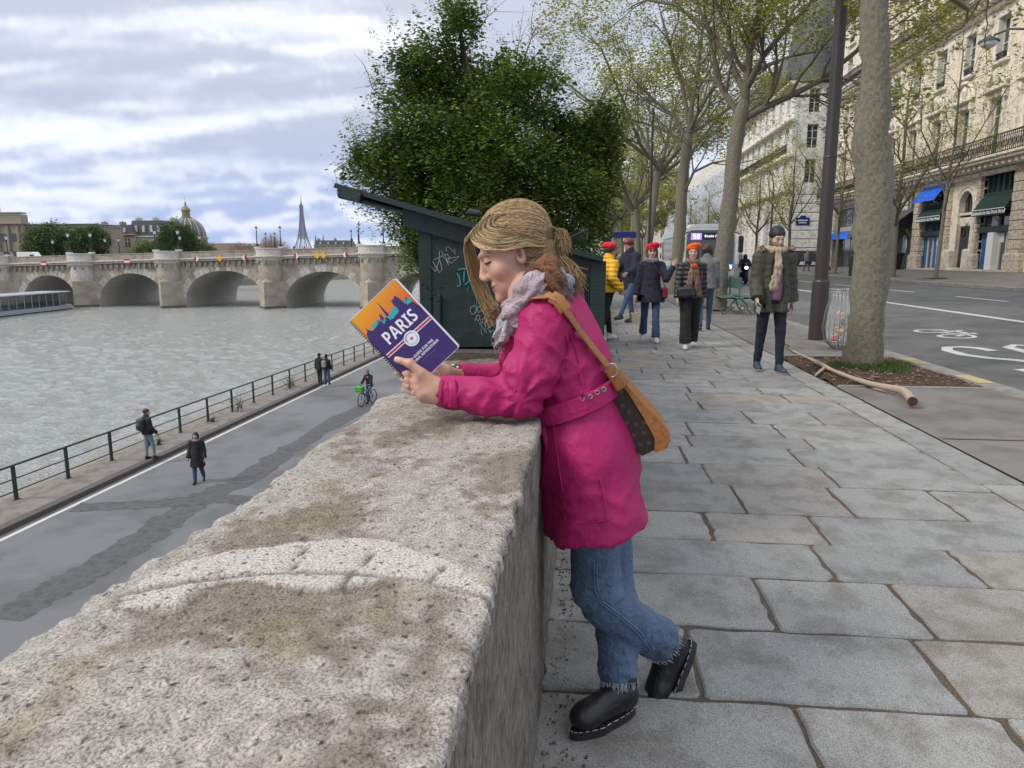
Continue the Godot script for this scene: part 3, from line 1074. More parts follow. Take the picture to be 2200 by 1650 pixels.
# ---------------------------------------------------------------- parapet
func build_parapet():
	var w := thing("parapet", "long weathered limestone parapet with a pale cracked mortar patch across its top", "wall")
	var patch := PackedVector2Array([Vector2(-0.6,-0.807),Vector2(-0.619,-0.88),Vector2(-0.59,-0.949),Vector2(-0.54,-0.993),Vector2(-0.488,-1.011),Vector2(-0.452,-1.036),Vector2(-0.371,-1.067),Vector2(-0.3,-1.065),Vector2(-0.259,-1.023),Vector2(-0.211,-1.002),Vector2(-0.166,-0.95),Vector2(-0.119,-0.904),Vector2(-0.11,-0.84),Vector2(-0.154,-0.879),Vector2(-0.227,-0.916),Vector2(-0.262,-0.924),Vector2(-0.306,-0.914),Vector2(-0.332,-0.891),Vector2(-0.417,-0.886),Vector2(-0.465,-0.9),Vector2(-0.502,-0.892),Vector2(-0.529,-0.868),Vector2(-0.532,-0.827),Vector2(-0.569,-0.804)])
	var groove := PackedVector2Array([Vector2(-0.607,-0.847),Vector2(-0.552,-0.884),Vector2(-0.497,-0.91),Vector2(-0.402,-0.933),Vector2(-0.299,-0.934),Vector2(-0.228,-0.922),Vector2(-0.116,-0.88)])
	var cracks := [PackedVector2Array([Vector2(-0.437,-1.021),Vector2(-0.427,-0.985),Vector2(-0.425,-0.956),Vector2(-0.419,-0.931)]), PackedVector2Array([Vector2(-0.328,-1.022),Vector2(-0.321,-0.991),Vector2(-0.325,-0.962),Vector2(-0.33,-0.934),Vector2(-0.331,-0.889)]), PackedVector2Array([Vector2(-0.521,-0.93),Vector2(-0.517,-0.905)]), PackedVector2Array([Vector2(-0.202,-0.975),Vector2(-0.212,-0.927),Vector2(-0.224,-0.906)])]
	var zs := []
	var z := 0.7
	while z > -46.0:
		zs.append(z)
		z -= 0.0065 if z > -1.35 else (0.011 if z > -2.9 else (0.05 if z > -6.0 else 1.0))
	var cuts := [-1.02, -2.62, -4.1, -6.0, -12.0, -20.0, -30.0]
	var nb := vnoise(3.2, 3, 4)
	var nm := vnoise(14.0, 9, 4)
	var nf := vnoise(48.0, 21, 3)
	var pit := FastNoiseLite.new()
	pit.noise_type = FastNoiseLite.TYPE_CELLULAR
	pit.cellular_return_type = FastNoiseLite.RETURN_DISTANCE
	pit.frequency = 30.0
	pit.seed = 4
	var pit2 := FastNoiseLite.new()
	pit2.noise_type = FastNoiseLite.TYPE_CELLULAR
	pit2.cellular_return_type = FastNoiseLite.RETURN_DISTANCE
	pit2.frequency = 9.0
	pit2.seed = 14
	var tint := vnoise(1.7, 33, 4)
	var us := []
	for k in 7: us.append(-0.075 * (1.0 - k / 7.0) - 1.0)
	for k in 59: us.append(-1.0 + k / 29.0)
	for k in range(1, 8): us.append(1.0 + 29.0 / 29.0 * 0.0345 + 0.075 * k / 7.0)
	var rows := []
	var cols := []
	var ci := 0
	var hw := 0.265
	for zi in zs.size():
		var zz: float = zs[zi]
		var r := []
		var cr := []
		var chipL := 0.018 * nm.get_noise_2d(zz * 1.3, 2.0) + 0.03 * nb.get_noise_2d(zz, 70.0)
		var chipR := 0.008 * nm.get_noise_2d(zz * 1.6, 20.0)
		var bulge := smoothstep(-0.85, -0.4, zz) * 0.14
		for u in us:
			var uu: float = u
			var x := -0.395 + clampf(uu, -1.0, 1.0) * hw
			var y := 0.952
			if zz < -2.45: y += 0.012 * (1.0 - pow(absf(clampf(uu, -1, 1)), 3.0)) * smoothstep(-2.6, -2.75, zz)
			var edge := 0.0
			if uu < -1.0:
				var t := (-1.0 - uu) / 0.075
				x -= 0.02 * sin(t * PI / 2) + bulge * t
				y -= 0.075 * t * t + bulge * t * 0.9
				edge = t
			elif uu > 1.0:
				var t := (uu - 1.0) / 0.11
				x += 0.009 * sin(t * PI / 2)
				y -= 0.022 * t * t
				edge = t
			if uu < -0.86: y -= (-0.86 - uu) * (0.10 + 0.5 * bulge)
			x += (chipL if uu < -0.9 else 0.0) + (chipR if uu > 0.93 else 0.0)
			var p2 := Vector2(x, zz)
			var c := Color(0.7, 0.69, 0.675)
			var relief := 0.011 * nb.get_noise_2d(x * 1.5, zz) + 0.0055 * nm.get_noise_2d(x * 0.9, zz * 1.6) + 0.0022 * nf.get_noise_2d(x, zz)
			var tn := tint.get_noise_2d(x * 1.6, zz)
			var brown := smoothstep(0.0, 0.35, tn + 0.5 * nm.get_noise_2d(x + 9.0, zz))
			c = c.lerp(Color(0.36, 0.315, 0.27), brown * 0.85)
			var moss := smoothstep(0.22, 0.5, tint.get_noise_2d(x * 2.0 + 40.0, zz * 1.6))
			c = c.lerp(Color(0.4, 0.375, 0.24), moss * 0.5)
			c = c * (1.0 + 0.42 * nm.get_noise_2d(x * 2.2 + 5.0, zz * 2.2))
			# worn pits, with the stone colour set darker inside them
			var d1 := pit.get_noise_2d(x, zz * 1.4 + x * 0.3) + 1.0
			var hole := smoothstep(0.22, 0.05, d1) * step_if(nm.get_noise_2d(x * 0.5 + 3.0, zz * 0.5) > -0.05)
			var d2 := pit2.get_noise_2d(x, zz * 1.3) + 1.0
			var hole2 := smoothstep(0.13, 0.03, d2)
			relief -= 0.006 * hole + 0.009 * hole2
			var pit_tone := maxf(hole * 0.55, hole2 * 0.8)
			c = c.lerp(Color(0.17, 0.15, 0.135), pit_tone)
			if zz < -0.66 and zz > -1.2:
				if Geometry2D.is_point_in_polygon(p2, patch):
					relief = 0.0035 + 0.0022 * nm.get_noise_2d(x, zz) + 0.0012 * nf.get_noise_2d(x, zz) - 0.003 * hole2
					c = Color(0.96, 0.96, 0.95) * (1.0 + 0.10 * nm.get_noise_2d(x * 3.0, zz * 3.0))
					var dg := 1.0
					for k in groove.size() - 1: dg = minf(dg, Geometry2D.get_closest_point_to_segment(p2, groove[k], groove[k + 1]).distance_to(p2))
					var gr := smoothstep(0.009, 0.003, dg)
					var dc := 1.0
					for cc in cracks:
						for k in cc.size() - 1: dc = minf(dc, Geometry2D.get_closest_point_to_segment(p2, cc[k], cc[k + 1]).distance_to(p2 + Vector2(0.004 * nf.get_noise_2d(x * 2, zz * 2), 0)))
					gr = maxf(gr * 0.75, smoothstep(0.0055, 0.0015, dc))
					relief -= 0.006 * gr
					c = c.lerp(Color(0.26, 0.24, 0.22), gr)
			for cut in cuts:
				if zz < -2.0 and absf(zz - cut) < 0.03:
					var q := smoothstep(0.02, 0.004, absf(zz - cut))
					relief -= 0.012 * q
					c = c.lerp(Color(0.28, 0.26, 0.24), q * 0.7)
			r.append(Vector3(x, y + relief * (1.0 - 0.3 * edge), zz))
			c.a = 1.0
			cr.append(c)
		rows.append(r)
		cols.append(cr)
		if ci < cuts.size() and zz <= cuts[ci] and rows.size() > 1:
			var b := mb()
			b.grid(rows, Vector3.UP, cols)
			put("coping_stone", b, M.limestone, w)
			rows = [r]
			cols = [cr]
			ci += 1
	var lb := mb()
	lb.grid(rows, Vector3.UP, cols)
	put("coping_stone", lb, M.limestone, w)
	# the two faces below the coping
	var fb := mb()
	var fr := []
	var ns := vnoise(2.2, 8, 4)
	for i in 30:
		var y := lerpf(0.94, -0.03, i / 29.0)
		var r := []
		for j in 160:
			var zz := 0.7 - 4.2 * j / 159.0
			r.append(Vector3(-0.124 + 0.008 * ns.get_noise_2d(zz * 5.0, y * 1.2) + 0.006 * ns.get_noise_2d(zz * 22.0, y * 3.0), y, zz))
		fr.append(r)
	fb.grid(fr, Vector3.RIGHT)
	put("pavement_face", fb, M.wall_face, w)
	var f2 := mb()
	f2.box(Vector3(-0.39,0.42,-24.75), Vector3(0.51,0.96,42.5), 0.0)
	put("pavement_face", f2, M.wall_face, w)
	var f3 := mb()
	f3.box(Vector3(-0.42,0.4,-1.4), Vector3(0.5,0.98,4.15), 0.0)
	put("river_face", f3, M.quay_wall, w)
	# grit and leaf litter where wall and pavement meet
	var gb := mb()
	for i in 500:
		var s := rnd(0.002, 0.007)
		gb.col = Color(1, 1, 1) * rnd(0.3, 1.6)
		gb.ball(Vector3(-0.10 + absf(rng.randfn(0, 0.05)), 0.004, rnd(-5.5, 0.2)), Vector3(s, s * 0.6, s * 1.5), 4, 3)
	var grit := put("grit", gb, M.crumb)
	tag(grit, "line of dark grit and leaf crumbs along the foot of the parapet", "grit", "", "stuff")

func step_if(v: bool) -> float: return 1.0 if v else 0.0

# ---------------------------------------------------------------- lower quay and river
const QY := -5.6

func build_quay():
	var q := structure("quay_road")
	put("asphalt", strip([[-14.9, QY], [-0.7, QY]], 0, 60, -135, 1), M.quay_tar, q)
	var ns := vnoise(0.5, 2, 3)
	var trench := [[W2(-11.427,-11.953),W2(-11.289,-13.289),W2(-11.136,-14.499),W2(-11.167,-16.039),W2(-11.269,-17.882),W2(-11.332,-19.476),W2(-10.867,-20.9),W2(-10.96,-23.923),W2(-10.845,-28.293),W2(-10.511,-36.338)], [W2(-14.513,-18.115),W2(-12.42,-18.612),W2(-10.806,-19.317),W2(-8.751,-18.914)]]
	for k in 2:
		var line := []
		for i in trench[k].size() - 1:
			for j in 8: line.append((trench[k][i] as Vector2).lerp(trench[k][i + 1], j / 8.0))
		var b := mb()
		for i in line.size():
			var t: Vector2 = (line[mini(i + 1, line.size() - 1)] - line[maxi(i - 1, 0)]).normalized()
			var nn := W2(-t.y, t.x) * (0.55 if k == 0 else 0.42)
			var a: Vector2 = line[i] + nn * (0.9 + 0.5 * ns.get_noise_1d(i * 3.1))
			var c: Vector2 = line[i] - nn * (0.9 + 0.5 * ns.get_noise_1d(i * 3.1 + 500.0))
			b.vert(V(a.x, QY + 0.005 + 0.002 * k, a.y), Vector3.UP)
			b.vert(V(c.x, QY + 0.005 + 0.002 * k, c.y), Vector3.UP)
		for i in line.size() - 1:
			b.tri(i * 2, i * 2 + 1, i * 2 + 3)
			b.tri(i * 2, i * 2 + 3, i * 2 + 2)
		put("asphalt_patch", b, M.patch_tar, q)
	put("edge_line", strip([[-14.72, QY], [-14.58, QY]], 0.004, 40, -130), M.paint, q)
	var wk := structure("quay_walkway")
	put("walkway", strip([[-16.75, QY + 0.14], [-15.2, QY + 0.14]], 0, 60, -135), M.quay_stone, wk)
	var z := 6.0
	while z > -110.0:
		var len := rnd(1.5, 2.1)
		var b := mb()
		b.box(V(-15.06, QY - 0.03, z - len / 2), V(0.3, 0.36, len - 0.015), 0.012)
		put("kerb_stone", b, M.quay_kerb, wk)
		z -= len
	var wl := thing("embankment_wall", "stone embankment wall dropping from the lower quay to the river", "wall")
	var b := mb()
	b.box(V(-16.95,-7.2,-37.5), V(0.5,3.4,195), 0.0)
	put("face", b, M.quay_wall, wl)
	var rw := thing("retaining_wall", "tall stone retaining wall under the parapet down to the lower quay", "wall")
	b = mb()
	b.box(V(-0.46,-2.87,-37.5), V(0.44,5.5,195), 0.0)
	put("face", b, M.quay_wall, rw)
	var r := thing("quay_railing", "dark green railing of flat posts and three rails along the river", "railing")
	var X := func(zz: float): return -16.55 + 0.0225 * (-zz - 10.0)
	var k := 0
	z = -12.05
	while z > -100.0:
		var pb := mb()
		var x: float = X.call(z)
		pb.box(V(x, QY + 0.14 + 0.5, z), V(0.05,1.0,0.13), 0.006)
		pb.box(V(x, QY + 0.15, z), V(0.12,0.02,0.2), 0.004)
		put("post", pb, M.rail_green, r)
		z -= 2.05
	for y in [1.02, 0.62, 0.26]:
		var pts := []
		for i in 12: pts.append(V(X.call(-9.0 - 8.3 * i) + 0.0, QY + 0.14 + y, -9.0 - 8.3 * i))
		var tb := mb()
		tb.tube(pts, 0.034 if y > 1.0 else 0.02, 6, true)
		put("rail", tb, M.rail_green, r)
	for i in 6:
		weed(V(-16.35 + 0.0225 * 20, QY + 0.14, [-31.0, -36.4, -37.0, -24.5, -28.4, -30.6][i]), [0.9, 0.7, 0.5, 0.25, 0.2, 0.6][i], ["bare twiggy weed against the quay railing, farther of a pair", "leafy green weed at the foot of the quay railing, taller one", "low leafy weed right beside the taller one at the railing", "small yellowish weed at the quay edge behind the man with the backpack", "tiny weed tuft at the quay edge left of the twiggy weeds", "bare twiggy weed against the quay railing, nearer of a pair"][i], i)
	var riv := structure("river")
	b = mb()
	var nw := vnoise(0.35, 77, 4)
	var rows := []
	for i in 240:
		var row := []
		var zz := -10.0 - 125.0 * pow(i / 239.0, 1.25)
		for j in 170:
			var xx := -17.2 - 105.0 * pow(j / 169.0, 1.35)
			var fade := 1.0 if (i > 0 and i < 239 and j > 0 and j < 169) else 0.0
			row.append(V(xx, -7.6 + fade * (0.16 * nw.get_noise_2d(xx * 1.2, zz * 2.8) + 0.05 * nw.get_noise_2d(xx * 4.0, zz * 9.0)), zz))
		rows.append(row)
	b.grid(rows, Vector3.UP)
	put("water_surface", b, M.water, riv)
	b = mb()
	b.quad(V(-420,-7.62,140), V(-16.8,-7.62,140), V(-16.8,-7.62,-1000), V(-420,-7.62,-1000), Vector3.UP)
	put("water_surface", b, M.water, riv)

func weed(at: Vector3, h: float, label: String, i: int):
	var b := mb()
	var lf := mb()
	for k in 9:
		var p := at
		var d := V(rnd(-0.5, 0.5), 1.0, rnd(-0.9, 0.9)).normalized()
		var pts := [p]
		for s in 4:
			p += d * h * 0.27
			d = (d + V(rnd(-0.3, 0.3), 0.05, rnd(-0.3, 0.3))).normalized()
			pts.append(p)
			if i in [1, 2, 3, 4, 5]:
				for q in 4: leaf(lf, p + V(rnd(-0.06, 0.06), rnd(-0.05, 0.05), rnd(-0.06, 0.06)), 0.07, 1.0)
		b.tube(pts, [0.008, 0.007, 0.006, 0.005, 0.003], 4, false)
	var t := thing("weed", label, "weed", Vector3.ZERO, 0.0, "weeds along the quay edge")
	put("stems", b, M.twig, t)
	if not lf.ix.is_empty(): put("leaves", lf, M.leaf_far, t)

func leaf(b: MB, p: Vector3, s: float, tint: float):
	var a := rnd(0, TAU)
	var d := V(cos(a), rnd(-0.7, 0.4), sin(a)).normalized()
	var w := d.cross(V(rnd(-0.4, 0.4), 1, rnd(-0.4, 0.4))).normalized()
	var n := w.cross(d).normalized()
	if n.y < 0: n = -n
	b.col = Color(tint, tint, tint) * rnd(0.65, 1.3)
	var i0 := b.vert(p, n)
	var i1 := b.vert(p + d * s * 0.5 + w * s * 0.36, (n + w * 0.4))
	var i2 := b.vert(p + d * s, n)
	var i3 := b.vert(p + d * s * 0.5 - w * s * 0.36, (n - w * 0.4))
	b.tri(i0, i1, i2)
	b.tri(i0, i2, i3)

const BZ := -130.0
var far_lamps := 0
func rise(x: float) -> float: return clampf((x + 60.0) * 0.026, -1.7, 0.6)

func build_bridge():
	var br := thing("stone_bridge", "long pale stone bridge of round arches with half-round bays over its piers", "bridge", V(0,0,0))
	var open := [[-131.0, -118.5, -2.0], [-109.9, -98.7, -1.55], [-93.9, -80.4, -1.15], [-76.4, -60.5, -0.60], [-56.5, -41.0, -0.75], [-37.2, -24.0, -1.0]]
	var turret := [-114.1, -96.9, -79.2, -59.1, -39.5]
	var depth := 20.0
	var base := -8.0
	var top := 1.55
	var poly := PackedVector2Array()
	poly.append(W2(-150, base))
	for o in open:
		var c: float = (o[0] + o[1]) / 2
		var rx: float = (o[1] - o[0]) / 2
		poly.append(W2(o[0], base))
		var pts := []
		for i in 25:
			var a := PI - PI * i / 24.0
			pts.append(W2(c + cos(a) * rx, -6.9 + pow(maxf(sin(a), 0.0), 0.92) * (o[2] + 6.9)))
		poly.append_array(PackedVector2Array(pts))
		poly.append(W2(o[1], base))
		var vb := mb()
		var full := [W2(o[0], base)] + pts + [W2(o[1], base)]
		for i in full.size() - 1:
			var p: Vector2 = full[i]
			var r: Vector2 = full[i + 1]
			var mid := (p + r) / 2
			vb.quad(V(p.x, p.y, BZ - 0.02), V(r.x, r.y, BZ - 0.02), V(r.x, r.y, BZ - depth + 0.02), V(p.x, p.y, BZ - depth + 0.02), V(c - mid.x, -6.5 - mid.y, 0))
		put("vault", vb, M.bridge_light, br)
		var nv := 23
		for i in nv:
			var vs := mb()
			var a0 := PI - PI * (i + 0.04) / nv
			var a1 := PI - PI * (i + 0.96) / nv
			var thick := 1.15 + (0.3 if i == nv / 2 else (0.12 if i % 2 == 0 else 0.0))
			var q := []
			for a in [a0, a1]:
				var e := W2(c + cos(a) * rx, -6.9 + pow(maxf(sin(a), 0.0), 0.92) * (o[2] + 6.9))
				var n2 := W2(cos(a) / rx, sin(a) / (o[2] + 6.9)).normalized()
				q.append(e)
				q.append(e + n2 * thick)
			if q[0].y < -6.6 or q[2].y < -6.6: continue
			var pz := V(0,0,1)
			vs.prism(PackedVector2Array([q[0], q[1], q[3], q[2]]), V(0, 0, BZ - 0.3), Vector3.RIGHT, Vector3.UP, V(0, 0, 0.3 + rnd(0.05, 0.11)))
			put("voussoir", vs, M.bridge_light if rng.randf() < 0.55 else M.bridge_stone, br)
	poly.append(W2(-12, base))
	for i in 20:
		var x := lerpf(-12, -150, i / 19.0)
		poly.append(W2(x, top + rise(x)))
	var sp := mb()
	sp.prism(poly, V(0, 0, BZ), Vector3.RIGHT, Vector3.UP, Vector3.ZERO, false)
	for i in sp.n.size(): sp.n[i] = V(0,0,1)
	put("spandrel", sp, M.bridge_stone, br)
	var sb := mb()
	sb.prism(poly, V(0, 0, BZ - depth), Vector3.RIGHT, Vector3.UP, Vector3.ZERO, false)
	put("spandrel", sb, M.bridge_stone, br)
	var secs := []
	var x := -150.0
	while x < -12.0:
		var x1 := minf(x + 6.0, -12.0)
		secs.append([x, x1])
		x = x1
	for s in secs:
		var xm: float = (s[0] + s[1]) / 2
		var L: float = s[1] - s[0]
		var y := rise(xm)
		var sl := Basis(V(0,0,1), atan2(rise(s[1]) - rise(s[0]), L))
		var d := mb()
		d.box(V(xm, y + 1.55, BZ - depth / 2), V(L + 0.01, 0.3, depth), 0.0, sl)
		put("deck", d, M.bridge_dark, br)
		var c := mb()
		c.box(V(xm, y + 1.62, BZ + 0.3), V(L - 0.02, 0.3, 0.7), 0.05, sl)
		c.box(V(xm, y + 1.95, BZ + 0.45), V(L - 0.02, 0.3, 1.0), 0.06, sl)
		put("cornice_stone", c, M.bridge_light, br)
		for pz in [BZ + 0.15, BZ - depth - 0.1]:
			var p := mb()
			p.box(V(xm, y + 2.62, pz), V(L - 0.03, 1.05, 0.5), 0.03, sl)
			p.box(V(xm, y + 3.2, pz), V(L - 0.03, 0.16, 0.66), 0.03, sl)
			put("parapet_stone", p, M.bridge_stone2, br)
	x = -131.0
	while x < -20.0:
		var near := false
		for t in turret:
			if absf(x - t) < 2.9: near = true
		if not near:
			var cb := mb()
			cb.box(V(x, 1.05 + rise(x), BZ + 0.24), V(0.42,0.62,0.5), 0.05)
			cb.ball(V(x, 0.66 + rise(x), BZ + 0.22), V(0.22,0.38,0.25), 7, 5)
			put("corbel", cb, M.bridge_stone2, br)
		x += 1.12
	for t in turret:
		var yy := rise(t)
		var hwid := 2.55 if t > -100 else 2.3
		var cut := mb()
		var tri := PackedVector2Array([W2(-hwid, 0), W2(0,3.4), W2(hwid, 0)])
		for k in 2:
			var a := tri[k]
			var b := tri[k + 1]
			cut.quad(V(t + a.x, base, BZ + a.y), V(t + b.x, base, BZ + b.y), V(t + b.x, -2.65, BZ + b.y), V(t + a.x, -2.65, BZ + a.y), V(signf(k - 0.5), 0, 0.8))
			var i0 := V(t + a.x, -2.65, BZ + a.y)
			var i1 := V(t + b.x, -2.65, BZ + b.y)
			var i2 := V(t, -1.2, BZ + 0.4)
			cut.quad(i0, i1, i2, i2 + V(0.001,0,0), V(signf(k - 0.5), 0.6, 0.5))
		put("cutwater", cut, M.bridge_stone, br)
		var foot := mb()
		for k in 2:
			var a := tri[k] * 1.06
			var b := tri[k + 1] * 1.06
			foot.quad(V(t + a.x, base, BZ + a.y), V(t + b.x, base, BZ + b.y), V(t + b.x, -7.15, BZ + b.y), V(t + a.x, -7.15, BZ + a.y), V(signf(k - 0.5), 0, 0.8))
		put("wet_foot", foot, M.bridge_dark, br)
		var tb := mb()
		tb.lathe([W2(hwid - 0.5, -2.7), W2(hwid - 0.35, -2.4), W2(hwid - 0.35, -0.2 + yy), W2(hwid - 0.35, 1.05 + yy)], V(t, 0, BZ), 18, 0.0, PI)
		put("bay_wall", tb, M.bridge_light if int(t) % 2 == 0 else M.bridge_stone, br)
		var cb := mb()
		cb.lathe([W2(hwid - 0.35, 1.0 + yy), W2(hwid + 0.02, 1.35 + yy), W2(hwid + 0.1, 1.75 + yy), W2(hwid + 0.4, 1.85 + yy), W2(hwid + 0.42, 2.12 + yy), W2(hwid + 0.1, 2.16 + yy), W2(hwid - 0.05, 2.2 + yy), W2(hwid - 0.05, 3.3 + yy), W2(hwid + 0.08, 3.34 + yy), W2(hwid + 0.08, 3.52 + yy), W2(hwid - 0.5, 3.54 + yy), W2(hwid - 0.5, 1.7 + yy)], V(t, 0, BZ), 18, 0.0, PI, false)
		put("bay_parapet", cb, M.bridge_light, br)
		for k in 5:
			var a := PI * (k + 0.5) / 5
			var kb := mb()
			kb.ball(V(t + cos(a) * (hwid - 0.15), 0.85 + yy, BZ + sin(a) * (hwid - 0.15)), V(0.24,0.42,0.24), 7, 5)
			put("corbel", kb, M.bridge_stone2, br)
		for sd in [-1, 1]:
			bridge_lamp(V(t + sd * (hwid - 0.25), 3.5 + yy, BZ + 0.2), br, 0.62, t, sd)
	for xx in [-118.5, -106.0, -102.8, -88.5, -84.0, -69.0, -67.0, -50.0, -48.5]:
		bridge_lamp(V(xx, 3.3 + rise(xx), BZ - depth - 0.1), br, 0.6, xx, 0)
	for s in [[-104.2, 0], [-87.0, 0]]:
		var sg := thing("river_sign", "red and white striped no-entry board hung over the %s" % ("leftmost arch behind the glass boat" if s[0] < -100 else "second arch from the left"), "sign", V(s[0], 1.75 + rise(s[0]), BZ + 1.0), 0.0, "river traffic signs on the bridge")
		for k in 3:
			var q := mb()
			q.box(V(0, (k - 1) * 0.34, 0), V(1.1,0.338,0.05), 0.004)
			put("stripe", q, M.red if k != 1 else M.white_paint, sg)
	var dn := ["over the left half of the third arch", "over the right half of the third arch", "over the left half of the fourth arch", "over the right half of the fourth arch"]
	for k in 4:
		var xx: float = [-73.1, -63.6, -53.6, -44.2][k]
		var sg := thing("river_sign", "red and white split diamond board hung " + dn[k], "sign", V(xx, 1.9 + rise(xx), BZ + 1.0), 0.0, "river traffic signs on the bridge")
		for h in 2:
			var q := mb()
			q.prism(PackedVector2Array([W2(0,-0.66), W2(0,0.66), W2(-0.52 if h == 0 else 0.52, 0)]), Vector3.ZERO, Vector3.RIGHT, Vector3.UP, V(0,0,0.05))
			put("half", q, M.red if (h == 0) == (k % 2 == 0) else M.white_paint, sg)
	for k in 3:
		var xx: float = [-68.5, -49.6, -48.4][k]
		var sg := MeshInstance3D.new()
		var q := mb()
		q.prism(PackedVector2Array([W2(0,-0.66), W2(0.58,0), W2(0,0.66), W2(-0.58,0)]), Vector3.ZERO, Vector3.RIGHT, Vector3.UP, V(0,0,0.05))
		var o := put("river_sign", q, M.yellow_sign, self, V(xx, 1.9 + rise(xx), BZ + 1.0))
		tag(o, ["single yellow diamond board hung over the middle of the third arch", "left one of two yellow diamond boards over the fourth arch", "right one of two yellow diamond boards over the fourth arch"][k], "sign", "river traffic signs on the bridge")
	var at := [-55.5, -53.0, -50.9, -46.8, -45.9, -45.0, -44.1, -42.3, -63.8, -64.6, -70.5, -36.5, -83.2, -103.4, -90.4]
	for k in at.size():
		var pb := mb()
		var hh := rnd(1.6, 1.8)
		pb.col = [Color(0.05, 0.05, 0.06), Color(0.03, 0.03, 0.04), Color(0.09, 0.1, 0.16), Color(0.12, 0.05, 0.04), Color(0.2, 0.19, 0.18)][k % 5]
		pb.tube([V(0,0,0), V(0, hh * 0.48, 0), V(0, hh * 0.62, 0), V(0, hh * 0.8, 0), V(0, hh * 0.86, 0)], [0.14, 0.17, 0.19, 0.22, 0.09], 8, true, 0.7, V(0,0,1))
		pb.col = Color(0.3, 0.18, 0.13) if k % 3 else Color(0.06, 0.04, 0.03)
		pb.ball(V(0, hh * 0.93, 0), V(0.09,0.125,0.11), 8, 6)
		pb.col = Color(0.04, 0.03, 0.025)
		pb.ball(V(0, hh * 0.955, -0.02), V(0.098,0.11,0.115), 8, 6)
		var o := put("person", pb, cloth("far_person", Color(1, 1, 1)), self, V(at[k], 1.72 + rise(at[k]) + rnd(0.25, 0.45), BZ - rnd(1.2, 3.0)))
		tag(o, "tiny far-off person on the bridge, %s" % ["left of the willow", "between two bay lamps", "third from the right arch", "right of the paired yellow diamonds", "first of the close four near the stall", "second of the close four near the stall", "third of the close four near the stall", "last of the close four near the stall", "nearest the iron tower", "just left of the one nearest the tower", "under the bare willow", "half hidden by the stall", "below the dome", "leftmost, by the dark trees", "above the second pier"][k], "person", "people crossing the bridge")

func bridge_lamp(at: Vector3, br: Node, s: float, x: float, sd: int):
	var where := "at the left end of the bay" if sd < 0 else ("at the right end of the bay" if sd > 0 else "on the far side of the bridge")
	var names := {-114: "at the far left edge", -96: "by the dark tree", -79: "below the domed building", -59: "left of the iron tower", -39: "nearest the book stall"}
	var lab := "bridge lamp %s %s" % [where, names.get(int(x), "")]
	if sd == 0: lab = "black lamp on the far side of the bridge, %s from the left" % ["first", "second", "third", "fourth", "fifth", "sixth", "seventh", "eighth", "ninth"][int(far_lamps) % 9]
	if sd == 0: far_lamps += 1
	var t := thing("bridge_lamp", lab, "street lamp", at, 0.0, "lamps along the bridge")
	var b := mb()
	b.box(V(0,0.14,0), V(1.1,0.28,0.7), 0.05)
	put("plinth", b, M.bridge_light, t)
	b = mb()
	b.lathe([W2(0.3,0.28), W2(0.3,0.5), W2(0.14,0.75), W2(0.1,1.2), W2(0.075,2.9), W2(0.13,3.0), W2(0.06,3.15)], Vector3.ZERO, 8)
	put("pole", b, M.iron, t)
	b = mb()
	b.lathe([W2(0.16,3.15), W2(0.3,3.7)], Vector3.ZERO, 8)
	put("lantern", b, M.lamp_glass, t)
	b = mb()
	b.lathe([W2(0.34,3.7), W2(0.2,3.88), W2(0.1,3.92), W2(0.05,4.1), W2(0,4.15)], Vector3.ZERO, 8)
	put("cap", b, M.iron, t)

